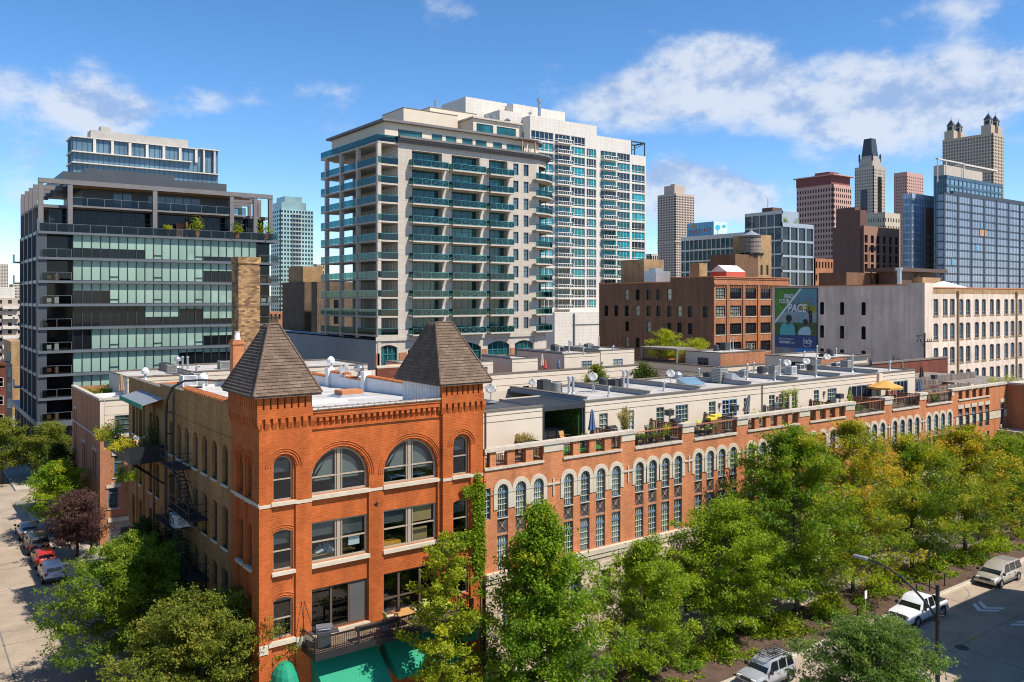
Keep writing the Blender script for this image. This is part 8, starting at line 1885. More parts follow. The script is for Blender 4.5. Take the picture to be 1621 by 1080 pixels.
vent('shiny turbine vent on a white chimney in the tiled parapet', 14.35, 17.4, 18.2, .4, .13, 'mushroom', 'steel');vent('white chimney pot on the second stub of the tiled parapet', 14.35, 22.8, 18.6, .35, .1, 'mushroom', 'white_paint')
for i, (dx, h, lb)in enumerate([(0, 1.9, 'tallest of three flues against the dark brick wall behind the tower'), (.55, 1.4, 'thinnest of three flues against the dark brick wall'), (.95, 1.6, 'rightmost of three flues against the dark brick wall')]):vent(lb, 17.7+dx, 11.8-dx, 16.45, h, .14, 'pipe', 'dark_metal')
t=thing('arched_gable_wall', 'dark brick gable wall with curved white coping behind the right tower', 'wall', (15.0, 15.5, 13));q=MB();P=[(0, 0), (9.2, 0), (9.2, 3.1)]+[(9.2-5*math.sin(a), 6.0-2.9*math.sin(a)**1*0-2.9*math.cos(a)+.0)for a in[i*PI/16 for i in range(1, 9)]]+[(0, 6.0)]
q.slab(P, 0, .3);part('brick_wall', q, ['dark_red_brick'], t);q=MB();q.tube([(p[0], .1, p[1]+.05)for p in P[2:]], .13, 5);part('coping', q, ['limestone'], t)
t=thing('roof_lantern', 'brick red roof light on grey flashing in the middle of the silver roof', 'skylight', (11.2, 12.6, 17.25));q=MB();q.add([(-1.4, -1.1, 0), (1.4, -1.1, 0), (1.4, 1.1, 0), (-1.4, 1.1, 0), (-.8, -.6, .3), (.8, -.6, .3), (.8, .6, .3), (-.8, .6, .3)], [(0, 1, 5, 4), (1, 2, 6, 5), (2, 3, 7, 6), (3, 0, 4, 7)]);part('flashing', q, ['galvanised'], t);q=MB();q.box(-.85, .85, -.65, .65, .28, .55);part('clay_cap', q, ['terracotta'], t)
# chimneys
t=thing('tall_chimney', 'tall square shaft of mottled tan brick behind the left tower roof', 'chimney', (10.3, 31.4, 0));q=MB();q.box(-1.05, .95, 0, 1.9, 0, 27.4);q.box(-1.0, .9, .05, 1.85, 27.4, 27.7);q.box(-1.1, 1.0, -.05, 1.95, 27.7, 28.3);part('shaft', q, ['chimney_brick'], t);q=MB();q.box(-.7, .6, .35, 1.55, 28.25, 28.32);part('flue_opening', q, ['black_metal'], t)
t=thing('small_chimney', 'small red brick chimney with a white pot left of the tall shaft', 'chimney', (8.5, 29.0, 16.6));q=MB();q.box(-.5, .45, 0, .9, 0, 4.3);q.box(-.58, .53, -.08, .98, 3.9, 4.1);part('stack', q, ['row_brick'], t);q=MB();q.lathe([(.3, 4.3), (.2, 4.9), (.24, 5.0)], cx=0, cy=.45, n=10);part('pot', q, ['white_paint'], t)
# ------------------------------------------------------------------ terraces: fences, umbrellas, furniture
def umbrella(label, x, y, z, h, m, open_=0.0, tilt=0.0, stripe=None, name='umbrella'):
 t=thing(name, label, 'umbrella', (x, y, z));q=MB();q.tube([(0, 0, 0), (tilt*.5, 0, h*.5), (tilt, 0, h)], .03, 6);q.lathe([(.28, 0), (.26, .06), (.05, .1)], n=12);part('pole', q, ['weathered_wood'], t)
 c=MB();n=8
 if open_:
  c.T=Matrix.Translation((tilt, 0, 0));c.add([(0, 0, h+.05)]+[(open_*math.cos(2*PI*i/n), open_*math.sin(2*PI*i/n), h-open_*.36)for i in range(n)]+[(open_*math.cos(2*PI*i/n), open_*math.sin(2*PI*i/n), h-open_*.36-.2)for i in range(n)], [(0, 1+i, 1+(i+1)%n)for i in range(n)]+[(1+i, 1+n+i, 1+n+(i+1)%n, 1+(i+1)%n)for i in range(n)])
 else:
  rings=[(.03, 1.0), (.1, .93), (.15, .75), (.2, .58), (.26, .44), (.17, .42)]
  for j in range(len(rings)-1):
   V=[]
   for r_, f in(rings[j], rings[j+1]):
    for i in range(16):a=2*PI*i/16;rr=r_*(1+(.28 if i%2 else-.2));V.append((tilt*f+rr*math.cos(a), rr*math.sin(a), h*f+.06))
   c.add(V, [(i, 16+i, 16+(i+1)%16, (i+1)%16)for i in range(16)], 0);
   if stripe:c.m[-16:]=[(i//2)%2 for i in range(16)]
 part('canopy', c, [m]+([stripe]if stripe else[]), t);return t
umbrella('closed blue umbrella at the edge of the green wall recess', 26.1, 2.5, 13.5, 2.7, 'blue_canvas');umbrella('folded dark grey umbrella leaning before the terrace door', 44.0, 2.8, 13.5, 2.5, 'grey_canvas', tilt=.9);umbrella('slim closed dark umbrella against the cream wall', 61.0, 3.1, 13.5, 2.2, 'grey_canvas')
umbrella('open ochre umbrella over the timber bar', 66.6, 2.6, 13.5, 2.55, 'ochre_canvas', 1.75);umbrella('closed red and white striped umbrella under the ochre one', 68.9, 3.0, 13.5, 2.0, 'red_stripe', stripe='cream_canvas');umbrella('closed pale blue umbrella near the end of the penthouse', 73.3, 2.6, 13.5, 2.3, 'blue_canvas')
umbrella('closed navy umbrella standing past the penthouse end', 79.0, 11.5, 13.5, 3.6, 'navy_canvas');umbrella('closed beige umbrella just right of the navy one', 77.6, 8, 13.5, 2.7, 'beige_canvas');umbrella('closed tan umbrella beside the fence on the far terrace', 82.5, 9.5, 13.6, 3.2, 'beige_canvas');umbrella('closed dark brown umbrella right of the tan one on the far terrace', 84.2, 8, 13.6, 2.7, 'brown_canvas')
umbrella('closed white umbrella against the shaded penthouse wall at the back', 59.4, 50.5, 13.5, 3.0, 'cream_canvas');umbrella('closed tan umbrella on the town house roof terrace', 3.3, 50.5, 13.5, 3.1, 'beige_canvas');umbrella('closed white umbrella on the town house roof terrace', 4.6, 49.4, 13.5, 2.5, 'cream_canvas')
def divider(label, x, y0, y1, m='cedar', h=1.15, name='terrace_divider'):
 t=thing(name, label, 'fence', (x, y0, TERR));q=MB();L_=y1-y0;n=max(2, int(L_/.16))
 for i in range(n):q.box(-.02, .02, i*L_/n, i*L_/n+.09, .1, h-.05)
 q.box(-.05, .05, 0, L_, h-.05, h+.02);part('panel', q, [m], t);q=MB()
 for y in(0, L_):q.box(-.06, .06, y-.06, y+.06, 0, h+.15)
 part('post', q, [m], t)
for x, y0, lb in[(20.2, .6, 'timber divider with a planter beside the blank cream wall'), (27.4, 1.4, 'low timber divider behind the tall plumed grass'), (33.8, .6, 'red cedar divider left of the yellow cushions'), (40.35, .6, 'double red cedar divider before the folded grey umbrella'), (48.5, .5, 'grey cedar divider under the paired downpipes'), (55.6, .6, 'cedar divider with a lattice beside the orange flower box'), (62.4, .6, 'cedar divider left of the timber bar'), (69.3, .6, 'cedar divider behind the striped umbrella')]:divider(lb, x, y0, 3.9, 'weathered_wood' if 'grey' in lb else 'cedar')
def fence(label, x0, x1, y, z, h=1.2):
 t=thing('timber_fence', label, 'fence', (x0, y, z));q=MB();L_=x1-x0
 for i in range(int(L_/.3)):q.box(i*.3, i*.3+.17, -.02, .02, 0, h)
 q.box(0, L_, -.04, -.02, h-.15, h-.05);q.box(0, L_, -.04, -.02, .1, .2);part('slat_panel', q, ['weathered_wood'], t)
 q=MB()
 for i in range(int(L_/2.4)+1):q.box(i*2.4-.06, i*2.4+.06, -.08, .0, 0, h+.1)
 part('post', q, ['weathered_wood'], t)
fence('weathered picket fence on the far terrace, rear run', 78.5, 97, 7.5, 13.9);fence('weathered picket fence on the far terrace, lower front run', 79, 87, 3.5, 13.6, 1.0)
t=thing('terrace_back_wall', 'low dark brick parapet behind the far terrace', 'wall', (76, 15.6, 0));q=MB();q.box(0, 30, 0, .4, 0, 16.0);part('brick_wall', q, ['dark_red_brick'], t);q=MB();q.box(-.1, 30, -.1, .5, 16.0, 16.2);part('coping', q, ['flashing'], t)
t=thing('green_wall', 'living green wall panel with a round blue emblem in the terrace recess', 'green wall', (26.55, 4.3, 13.6));q=MB();q.box(-.25, .1, 0, 5, .0, 2.5);q.box(-3.8, -.25, 4.9, 5.1, 0, 2.5);part('panel', q, ['ivy_wall'], t)
rg=np.random.default_rng(77);pp=np.concatenate([np.stack([np.full(900, -.28), rg.uniform(0, 5, 900), rg.uniform(0, 2.5, 900)], 1), np.stack([rg.uniform(-3.8, -.25, 2600), np.full(2600, 4.86), rg.uniform(0, 2.5, 2600)], 1)]);leaves('foliage', pp, rg.normal(.5, .2, len(pp)), .12, 'leaf_maple', t, rg)
q=MB();q.T=Matrix.Translation((-1.9, 4.8, 1.75))@Matrix.Rotation(PI/2, 4, 'X');q.lathe([(.42, -.02), (.42, .05)], n=24);q.T=None;em=part('emblem', q, ['denim_shirt'], t);q=MB();q.T=Matrix.Translation((-1.9, 4.74, 1.75))@Matrix.Rotation(PI/2, 4, 'X');q.lathe([(.34, -.005), (.40, -.005), (.40, .015), (.34, .015)], n=24, cap=False);q.lathe([(.14, -.005), (.14, .015)], n=16);part('emblem_ring', q, ['dish_white'], em)
def grill(label, x, y, z, rz=0.0, m='black_plastic', s=1.0):
 t=thing('barbecue_grill', label, 'grill', (x, y, z), rz);q=MB();q.box(-.35*s, .35*s, -.28, .28, .08, .8);q.box(-.75*s, .75*s, -.28, .28, .8, .86);part('cart', q, ['ac_dark'], t)
 q=MB();P=[(-.28, .86), (.28, .86), (.3, 1.0), (.2, 1.2), (-.05, 1.28), (-.28, 1.12)];T=MB();T.T=Matrix.Rotation(PI/2, 4, 'Z');T.slab(P, -.42*s, .42*s);part('hood', T, [m], t);q=MB();q.tube([(-.3*s, -.33, 1.06), (.3*s, -.33, 1.06)], .02, 5);part('handle', q, ['steel'], t)
def chair(label, x, y, z, rz, seat='black_plastic', frame='black_metal', group=None, w=.52):
 t=thing('terrace_chair', label, 'chair', (x, y, z), rz, group);a=w/2;q=MB();q.box(-a, a, -a, a, .42, .47);part('seat', q, [seat], t);q=MB();q.add([(-a, a-.04, .47), (a, a-.04, .47), (a, a+.1, .92), (-a, a+.1, .92), (-a, a, .47), (a, a, .47), (a, a+.14, .92), (-a, a+.14, .92)], [(0, 1, 2, 3), (7, 6, 5, 4), (3, 2, 6, 7), (0, 3, 7, 4), (1, 5, 6, 2)]);part('backrest', q, [seat], t)
 for u in(-a, a):
  for v in(-a, a):l=MB();l.box(u-.02, u+.02, v-.02, v+.02, 0, .45);part('leg', l, [frame], t)
  l=MB();l.box(u-.02, u+.02, -a, a, .64, .67);part('armrest', l, [frame], t)
def table(label, x, y, z, r=None, w=.9, d=.9, top='black_metal', h=.74, rz=0.0):
 t=thing('terrace_table', label, 'table', (x, y, z), rz);q=MB()
 if r:q.lathe([(r, h-.04), (r, h)], n=18)
 else:q.box(-w/2, w/2, -d/2, d/2, h-.05, h)
 part('tabletop', q, [top], t)
 for u in(-1, 1):
  for v in(-1, 1):l=MB();e=(r or w/2)*.75;f=(r or d/2)*.75;l.box(u*e-.025, u*e+.025, v*f-.025, v*f+.025, 0, h-.05);part('leg', l, ['galvanised' if top=='oak_top' else 'black_metal'], t)
def heater(label, x, y, z, h=1.9):
 t=thing('patio_heater', label, 'patio heater', (x, y, z));q=MB();q.lathe([(.22, 0), (.22, .6), (.05, .65), (.05, h-.4)], n=12);part('stand', q, ['steel'], t);q=MB();q.box(-.3, .3, -.25, .25, h-.4, h);q.box(-.34, .34, -.29, .29, h, h+.05);part('burner', q, ['dark_metal'], t)
t=thing('outdoor_kitchen', 'dark counter with wooden doors and built in steel grill by the green wall', 'outdoor kitchen', (24.6, 6.2, TERR));q=MB();q.box(-1.9, 1.7, -.4, .4, 0, .9);q.box(-1.95, 1.75, -.45, .45, .9, .97);part('counter', q, ['dark_metal'], t)
for i in range(3):d=MB();d.box(-.9+i*.85, -.15+i*.85, -.43, -.4, .1, .82);part('door', d, ['weathered_wood'], t)
d=MB();T=MB();T.T=Matrix.Rotation(PI/2, 4, 'Z');T.slab([(-.35, .97), (.35, .97), (.35, 1.15), (.1, 1.4), (-.25, 1.3)], .95, 1.85);part('grill_hood', T, ['steel'], t)
chair('pale wooden chair before the outdoor kitchen', 25.2, 4.6, TERR, .2, 'oak_top', 'weathered_wood');chair('white lounge chair behind the first balustrade opening', 15.9, 1.5, TERR, .6, 'white_paint', 'galvanised');chair('white lounge chair behind the second balustrade opening', 17.5, 1.4, TERR, -.3, 'white_paint', 'galvanised');grill('black grill glimpsed through the balustrade opening', 19.1, 1.3, TERR)
chair('wooden chair on the green turf terrace, left one', 23.2, 1.3, TERR, 2.6, 'weathered_wood', 'weathered_wood');chair('wooden chair on the green turf terrace, right one', 24.7, 1.3, TERR, -2.6, 'weathered_wood', 'weathered_wood')
struct('turf_mat', MB().box(20.6, 26.9, .45, 3.4, TERR+.004, TERR+.03), ['turf'])
heater('dark box headed heater on the terrace with the red divider', 34.5, 2.6, TERR, 2.0);grill('black grill left of the plumed grass', 28.5, 3.0, TERR);grill('grill beside the yellow cushions on the divider', 35.5, 2.9, TERR)
chair('dark wicker chair behind the first railing', 31.9, 2.2, TERR, .5);table('round metal table behind the first railing', 33.0, 2.0, TERR, .55);chair('grey metal chair at the round table', 32.6, 2.9, TERR, 0, 'grey_canvas')
t=thing('cushion_pile', 'yellow cushions piled on the red cedar divider box', 'cushions', (38.9, 1.6, TERR));q=MB();q.box(-.9, .5, -.3, .3, 0, 1.05);part('box', q, ['cedar'], t);q=MB();q.box(-.9, -.1, -.3, .3, 1.05, 1.25);q.box(-.3, .55, -.25, .35, 1.22, 1.4);part('cushion', q, ['yellow_fabric'], t)
table('long dark dining table behind the second railing', 37.6, 1.7, TERR, None, 2.0, .9)
for i, (dx, dy, r_)in enumerate(((-.8, -.75, PI), (.1, -.75, PI), (-.7, .75, 0), (.6, .75, 0))):chair(('left near', 'right near', 'left far', 'right far')[i]+' chair at the long dark table, lime seat', 37.6+dx, 1.7+dy, TERR, r_, 'lime_fabric')
heater('stone coloured heater left of the tall glass door', 41.7, 1.9, TERR, 1.9);grill('black grill with open shelf before the tall glass door', 40.9, 2.2, TERR)
table('square table on the vine arch terrace', 49.6, 1.4, TERR, None, .9, .8);grill('black grill before the plain glass door', 57.0, 2.6, TERR);heater('dark heater beside the plain glass door', 58.3, 2.5, TERR, 1.7)
t=thing('lounge_chair', 'white reclining lounger behind the third railing', 'lounge chair', (57.9, 1.2, TERR), .3);q=MB();q.box(-.9, .5, -.3, .3, .3, .36);q.add([(.5, -.3, .33), (.5, .3, .33), (1.0, .3, .95), (1.0, -.3, .95), (.5, -.3, .39), (.5, .3, .39), (.96, .3, .99), (.96, -.3, .99)], [(0, 1, 2, 3), (7, 6, 5, 4), (0, 3, 7, 4), (1, 5, 6, 2)]);part('sling', q, ['white_paint'], t);q=MB()
for u in(-.8, .4):
 for v in(-.28, .28):q.box(u-.02, u+.02, v-.02, v+.02, 0, .3)
part('frame', q, ['galvanised'], t)
t=thing('timber_bar', 'long timber bar counter before the sliding glass door', 'bar counter', (63.2, 2.2, TERR), -.05);q=MB();q.box(-.5, 3.2, -.1, .1, 0, 1.0);part('front', q, ['cedar'], t);q=MB();q.box(-.7, 3.4, -.25, .35, 1.0, 1.08);part('counter', q, ['weathered_wood'], t)
t=thing('covered_furniture', 'furniture under a grey blue cover behind the fourth railing', 'covered furniture', (70.6, 1.4, TERR));q=MB();q.lathe([(.9, 0), (.95, .5), (.7, .8), (.2, .9)], n=12);q=part('cover', q, ['blue_canvas'], t, smooth=True);table('pale bistro table by the striped umbrella', 72.4, 1.9, TERR, .45, top='white_frame');heater('tall metal heater on the far terrace', 80.3, 4.5, TERR, 2.2)
table('low table on the town house roof terrace', 3.0, 51.5, 13.5, None, 1.6, .8, 'white_frame')
t=thing('roof_sofa', 'long white sofa on the town house roof terrace', 'sofa', (2.6, 52.6, 13.5));q=MB();q.box(-1.5, 1.7, -.4, .4, .1, .5);part('seat', q, ['white_paint'], t);q=MB();q.box(-1.5, 1.7, .4, .6, .1, .95);part('backrest', q, ['white_paint'], t)
for x, y, lb, m in((57.3, 47.2, 'furled red and white flag on the rear terrace', 'red_stripe'), (59.6, 47.0, 'furled blue flag on the rear terrace', 'blue_canvas')):
 t=thing('flag', lb, 'flag', (x, y, 13.6));q=MB();q.tube([(0, 0, 0), (0, 0, 2.6)], .03, 5);part('pole', q, ['brown_frame'], t);q=MB();q.lathe([(.05, 2.5), (.2, 1.9), (.24, 1.2), (.1, 1.0)], n=7);part('cloth', q, [m], t)
t=thing('roof_trellis_terrace', 'dark timber pergola frame over the courtyard end terrace', 'pergola', (82.6, 46, 13.4));q=MB()
for y in(0, 7.5):q.box(-.15, .15, y-.15, y+.15, 0, 3.0);q.box(4, 4.3, y-.15, y+.15, 0, 3.0)
q.box(-.2, 4.4, -.2, 7.7, 3.0, 3.3);part('frame', q, ['weathered_wood'], t);q=MB();q.box(-.1, .1, .2, 7.3, .1, 1.5);part('side_screen', q, ['brown_canvas'], t)
t=thing('rear_pergola', 'red brown tiled canopy behind the clay tiled parapet', 'canopy', (33.5, 47.2, 13.5));q=MB();q.box(-.2, .2, -.2, .2, 0, 2.2);q.box(2.2, 2.6, -.2, .2, 0, 2.2);part('post', q, ['brown_frame'], t);q=MB();q.add([(-1, -1, 2.2), (3.4, -1, 2.2), (3.4, 2, 2.2), (-1, 2, 2.2), (-.4, 0, 2.9), (2.8, 0, 2.9), (2.8, 1, 2.9), (-.4, 1, 2.9)], [(0, 1, 5, 4), (1, 2, 6, 5), (2, 3, 7, 6), (3, 0, 4, 7), (4, 5, 6, 7), (3, 2, 1, 0)]);part('tile_roof', q, ['terracotta'], t)
# ------------------------------------------------------------------ what hangs on and stands before the red building
def front_balcony():
 z=5.33;x0, x1, y0, y1=2.45, 12.6, -1.75, .1
 d=MB();d.box(x0, x1, y0, y1, z-.08, z);part('balcony_deck', d, ['planks'], RB)
 b=MB();b.box(x0-.04, x1+.04, y0-.08, y0, z-.32, z+.03);b.box(x0-.06, x0, y0, y1, z-.32, z+.03);b.box(x1, x1+.06, y0, y1, z-.32, z+.03)
 for x in(3.0, 6.9, 7.3, 11.6):b.tube([(x, y0+.2, z-.25), (x, .15, z-1.2)], .05, 5)
 b.box(x0, x1, y0+.5, y0+.6, z-.3, z-.09);part('balcony_beam', b, ['black_metal'], RB)
 r=MB();n=int((x1-x0)/.13)
 for i in range(n+1):x=x0+(x1-x0)*i/n;r.box(x-.012, x+.012, y0-.012, y0+.012, z, z+.88)
 for i in range(14):y=y0+(y1-y0)*i/14;r.box(x0-.012, x0+.012, y-.012, y+.012, z, z+.88);r.box(x1-.012, x1+.012, y-.012, y+.012, z, z+.88)
 for zz in(.1, .86):r.box(x0, x1, y0-.03, y0+.03, z+zz, z+zz+.05);r.box(x0-.03, x0+.03, y0, y1, z+zz, z+zz+.05);r.box(x1-.03, x1+.03, y0, y1, z+zz, z+zz+.05)
 for x in(x0, 5.0, 7.5, 10, x1):r.box(x-.04, x+.04, y0-.04, y0+.04, z, z+.93)
 part('balcony_railing', r, ['black_metal'], RB)
 s=MB();s.box(2.25, 2.65, .1, .2, 7.9, 8.35);s.tube([(2.4, .1, 7.95), (2.25, -.9, 5.7)], .018, 4);s.tube([(2.5, .1, 7.95), (2.9, -.9, 5.7)], .018, 4);part('balcony_stay', s, ['black_metal'], RB)
 t=thing('window_box', 'long empty black planter box hooked on the balcony railing', 'planter', (6.3, y0+.25, z+.62));q=MB();q.box(-1.35, 1.35, -.14, .14, 0, .22);part('trough', q, ['black_plastic'], t);q=MB();q.box(-1.3, 1.3, -.1, .1, .2, .225);part('soil', q, ['mulch'], t)
 grill('grey hooded gas grill at the left end of the red building balcony', 3.3, -.95, z, -.3, 'cladding', 1.05)
 t=thing('watering_can', 'round grey bag standing on the balcony boards', 'bag', (7.0, -1.1, z));q=MB();q.lathe([(.22, 0), (.34, .2), (.3, .45), (.12, .55)], n=12);part('sack', q, ['grey_canvas'], t, smooth=True);q=MB();q.tube([(-.1, 0, .52), (0, 0, .68), (.1, 0, .52)], .02, 5);part('handle', q, ['black_plastic'], t)
 table('square orange wood table on the red building balcony', 8.35, -.85, z, None, 1.15, 1.05, 'oak_top', .78)
 chair('lime green chair left of the orange wood table', 7.55, -.6, z, PI/2, 'lime_fabric', 'galvanised');chair('lime green chair right of the orange wood table', 9.35, -.55, z, -PI/2, 'lime_fabric', 'galvanised')
 t=thing('black_lantern', 'small black lantern on the orange wood table', 'lantern', (8.1, -.6, z+.78));q=MB();q.box(-.1, .1, -.1, .1, 0, .24);part('case', q, ['black_metal'], t);q=MB();q.tube([(-.06, 0, .24), (0, 0, .32), (.06, 0, .24)], .01, 4);part('ring', q, ['black_metal'], t)
 t=thing('balcony_sofa', 'lime green outdoor sofa on the red building balcony', 'sofa', (10.9, -.55, z));q=MB();q.box(-.95, .95, -.4, .4, .12, .28);part('frame', q, ['weathered_wood'], t);q=MB();q.box(-.92, -.02, -.38, .3, .28, .46);q.box(.02, .92, -.38, .3, .28, .46);part('seat_cushion', q, ['lime_fabric'], t);q=MB();q.box(-.92, -.02, .25, .42, .46, .95);q.box(.02, .92, .25, .42, .46, .95);part('back_cushion', q, ['lime_fabric'], t)
front_balcony()
def awning(label, x0, x1, y, z, out, drop, dome=False):
 t=thing('green_awning', label, 'awning', (x0, y, z));W_=x1-x0;c=MB();n=7
 if dome:
  for i in range(n):
   a, b=PI*i/n, PI*(i+1)/n
   for j in range(5):
    p, q=PI/2*j/5, PI/2*(j+1)/5
    f=lambda u, v:(W_/2-W_/2*math.cos(u)*math.cos(v), -out*math.sin(u)*math.cos(v)-.02, -drop+drop*math.sin(v))
    c.quad(f(a, p), f(b, p), f(b, q), f(a, q))
 else:
  for i in range(8):
   a, b=W_*i/8, W_*(i+1)/8;c.quad((a, -out, -drop), (b, -out, -drop), (b, 0, 0), (a, 0, 0));c.quad((a, -out, -drop-.25), (b, -out, -drop-.25), (b, -out, -drop), (a, -out, -drop))
  c.add([(0, 0, 0), (0, -out, -drop), (0, -out, -drop-.25), (0, 0, -drop)], [(0, 1, 2, 3)]);c.add([(W_, 0, 0), (W_, -out, -drop), (W_, -out, -drop-.25), (W_, 0, -drop)], [(3, 2, 1, 0)])
 part('canvas', c, ['canvas_green'], t);f=MB()
 if dome:return
 for x in(.03, W_-.03):f.tube([(x, -out+.05, -drop-.03), (x, 0, -drop-.03)], .02, 4);f.tube([(x, -out+.05, -drop-.03), (x, 0, -.05)], .02, 4)
 part('awning_frame', f, ['galvanised'], t)
awning('rounded green awning over the left tower door', .55, 2.15, -.02, 4.75, 1.3, 1.4, True);awning('long green awning under the left half of the balcony', 2.95, 6.85, .14, 4.75, 2.35, 1.8);awning('green awning under the right half of the balcony behind the ginkgo', 7.35, 11.5, .14, 4.75, 2.2, 1.7);awning('small rounded green awning below the right tower window', 12.2, 13.9, -.02, 4.7, 1.2, 1.3, True)
# things seen through the big windows
def inside(name, label, cat, x, y, z, mb, mats, pn='top'):t=thing(name, label, cat, (x, y, z));part(pn, mb, mats, t);return t
q=MB();q.box(-1.4, 1.4, -.5, .5, .66, .7);t=inside('work_table', 'cluttered work table inside the third floor left window', 'table', 4.7, 1.5, 9.1, q, ['oak_top']);q=MB()
for x in(-1.3, 1.3):q.box(x-.03, x+.03, -.4, .4, 0, .66)
part('leg', q, ['steel'], t)
q=MB();rr=random.Random(3)
for i in range(16):a, b=rr.uniform(-1.2, .4), rr.uniform(-.4, .3);q.add([(a, b, 0), (a+.3, b+.05, .02+rr.random()*.2), (a+.25, b+.3, .1+rr.random()*.3), (a-.05, b+.2, .05)], [(0, 1, 2, 3)])
inside('paper_heap', 'heap of crumpled white paper inside the third floor left window', 'paper', 4.6, 1.4, 9.82, q, ['paper'], 'sheets')
q=MB();q.box(-.35, .35, 0, .03, 0, .6);inside('white_notice', 'white sheet taped inside the third floor left window', 'paper', 5.85, .62, 10.15, q, ['paper'], 'sheet')
q=MB();q.box(-.55, .55, 0, .35, 0, .75);inside('cardboard_box', 'brown cardboard box inside the third floor right window', 'box', 10.4, .9, 9.62, q, ['cardboard'], 'carton')
q=MB();q.box(-.75, .7, 0, .03, 0, .95);inside('plywood_sheet', 'plywood panel behind the upper right pane of the third floor window', 'panel', 10.4, .64, 10.85, q, ['cardboard'], 'board')
q=MB();q.box(-.6, .6, -.3, .3, 0, .22);inside('orange_crate', 'orange tray inside the third floor right window', 'tray', 8.4, 1.0, 9.62, q, ['orange_plastic'], 'tray')
q=MB();q.box(-1.2, 1.2, -.4, .4, .7, .74);q.box(-1.1, -1.05, -.3, .3, 0, .7);q.box(1.05, 1.1, -.3, .3, 0, .7);inside('white_desk', 'pale desk inside the arched window nearer the right tower', 'desk', 9.7, 1.5, 12.9, q, ['paper'])
q=MB();q.box(-.9, .9, -.4, .4, .7, .74);q.box(-.8, -.76, -.3, .3, 0, .7);q.box(.76, .8, -.3, .3, 0, .7);inside('blue_desk', 'bluish desk inside the arched window nearer the left tower', 'desk', 5.6, 1.5, 12.9, q, ['blue_canvas'])
# side wall: fire escape, garden balcony, shed awning, window unit
def fire_escape():
 t=thing('fire_escape', 'black iron fire escape zigzagging down the yellow brick side wall', 'fire escape', (-1.2, 11, 6));o=lambda y, z:(y-11, z-6)
 def platform(y0, y1, z, nm='platform'):
  q=MB();a, zz=o(y0, z);b, _=o(y1, z);q.box(0, 1.18, a, b, zz-.06, zz)
  for u in(a, b, (a+b)/2):
   q.box(-.02, .02, u-.02, u+.02, zz, zz+1.0);
  for h in(.5, 1.0):q.box(-.015, .015, a, b, zz+h-.02, zz+h+.02);q.box(0, 1.18, a-.015, a+.015, zz+h-.02, zz+h+.02)
  q.tube([(0, a+.1, zz-.05), (1.18, a+.1, zz-1.0)], .03, 4);q.tube([(0, b-.1, zz-.05), (1.18, b-.1, zz-1.0)], .03, 4);part(nm, q, ['black_metal'], t)
 def stair(ya, za, yb, zb, x):
  q=MB();a, z0=o(ya, za);b, z1=o(yb, zb)
  for s in(0, .55):q.tube([(x+s, a, z0), (x+s, b, z1)], .035, 4);q.tube([(x+s, a, z0+.9), (x+s, b, z1+.9)], .022, 4)
  n=12
  for i in range(1, n):f=i/n;y=a+(b-a)*f;z=z0+(z1-z0)*f;q.box(x, x+.55, y-.1, y+.1, z-.015, z+.015)
  part('stair_flight', q, ['black_metal'], t)
 platform(12.6, 15.8, 13.35);platform(9.0, 14.2, 10.75);platform(13.2, 17.8, 9.35);platform(8.8, 12.2, 7.1);stair(12.8, 13.35, 9.8, 10.8, .1);stair(13.8, 10.8, 17.0, 9.4, .5);stair(13.4, 9.35, 10.4, 7.1, .1);stair(11.6, 7.1, 14.6, 4.2, .5)
 q=MB()
 for y in(14.3, 17.6):a, z=o(y, 4);q.box(0, .05, a-.025, a+.025, -2, 7.4)
 part('upright', q, ['black_metal'], t)
fire_escape()
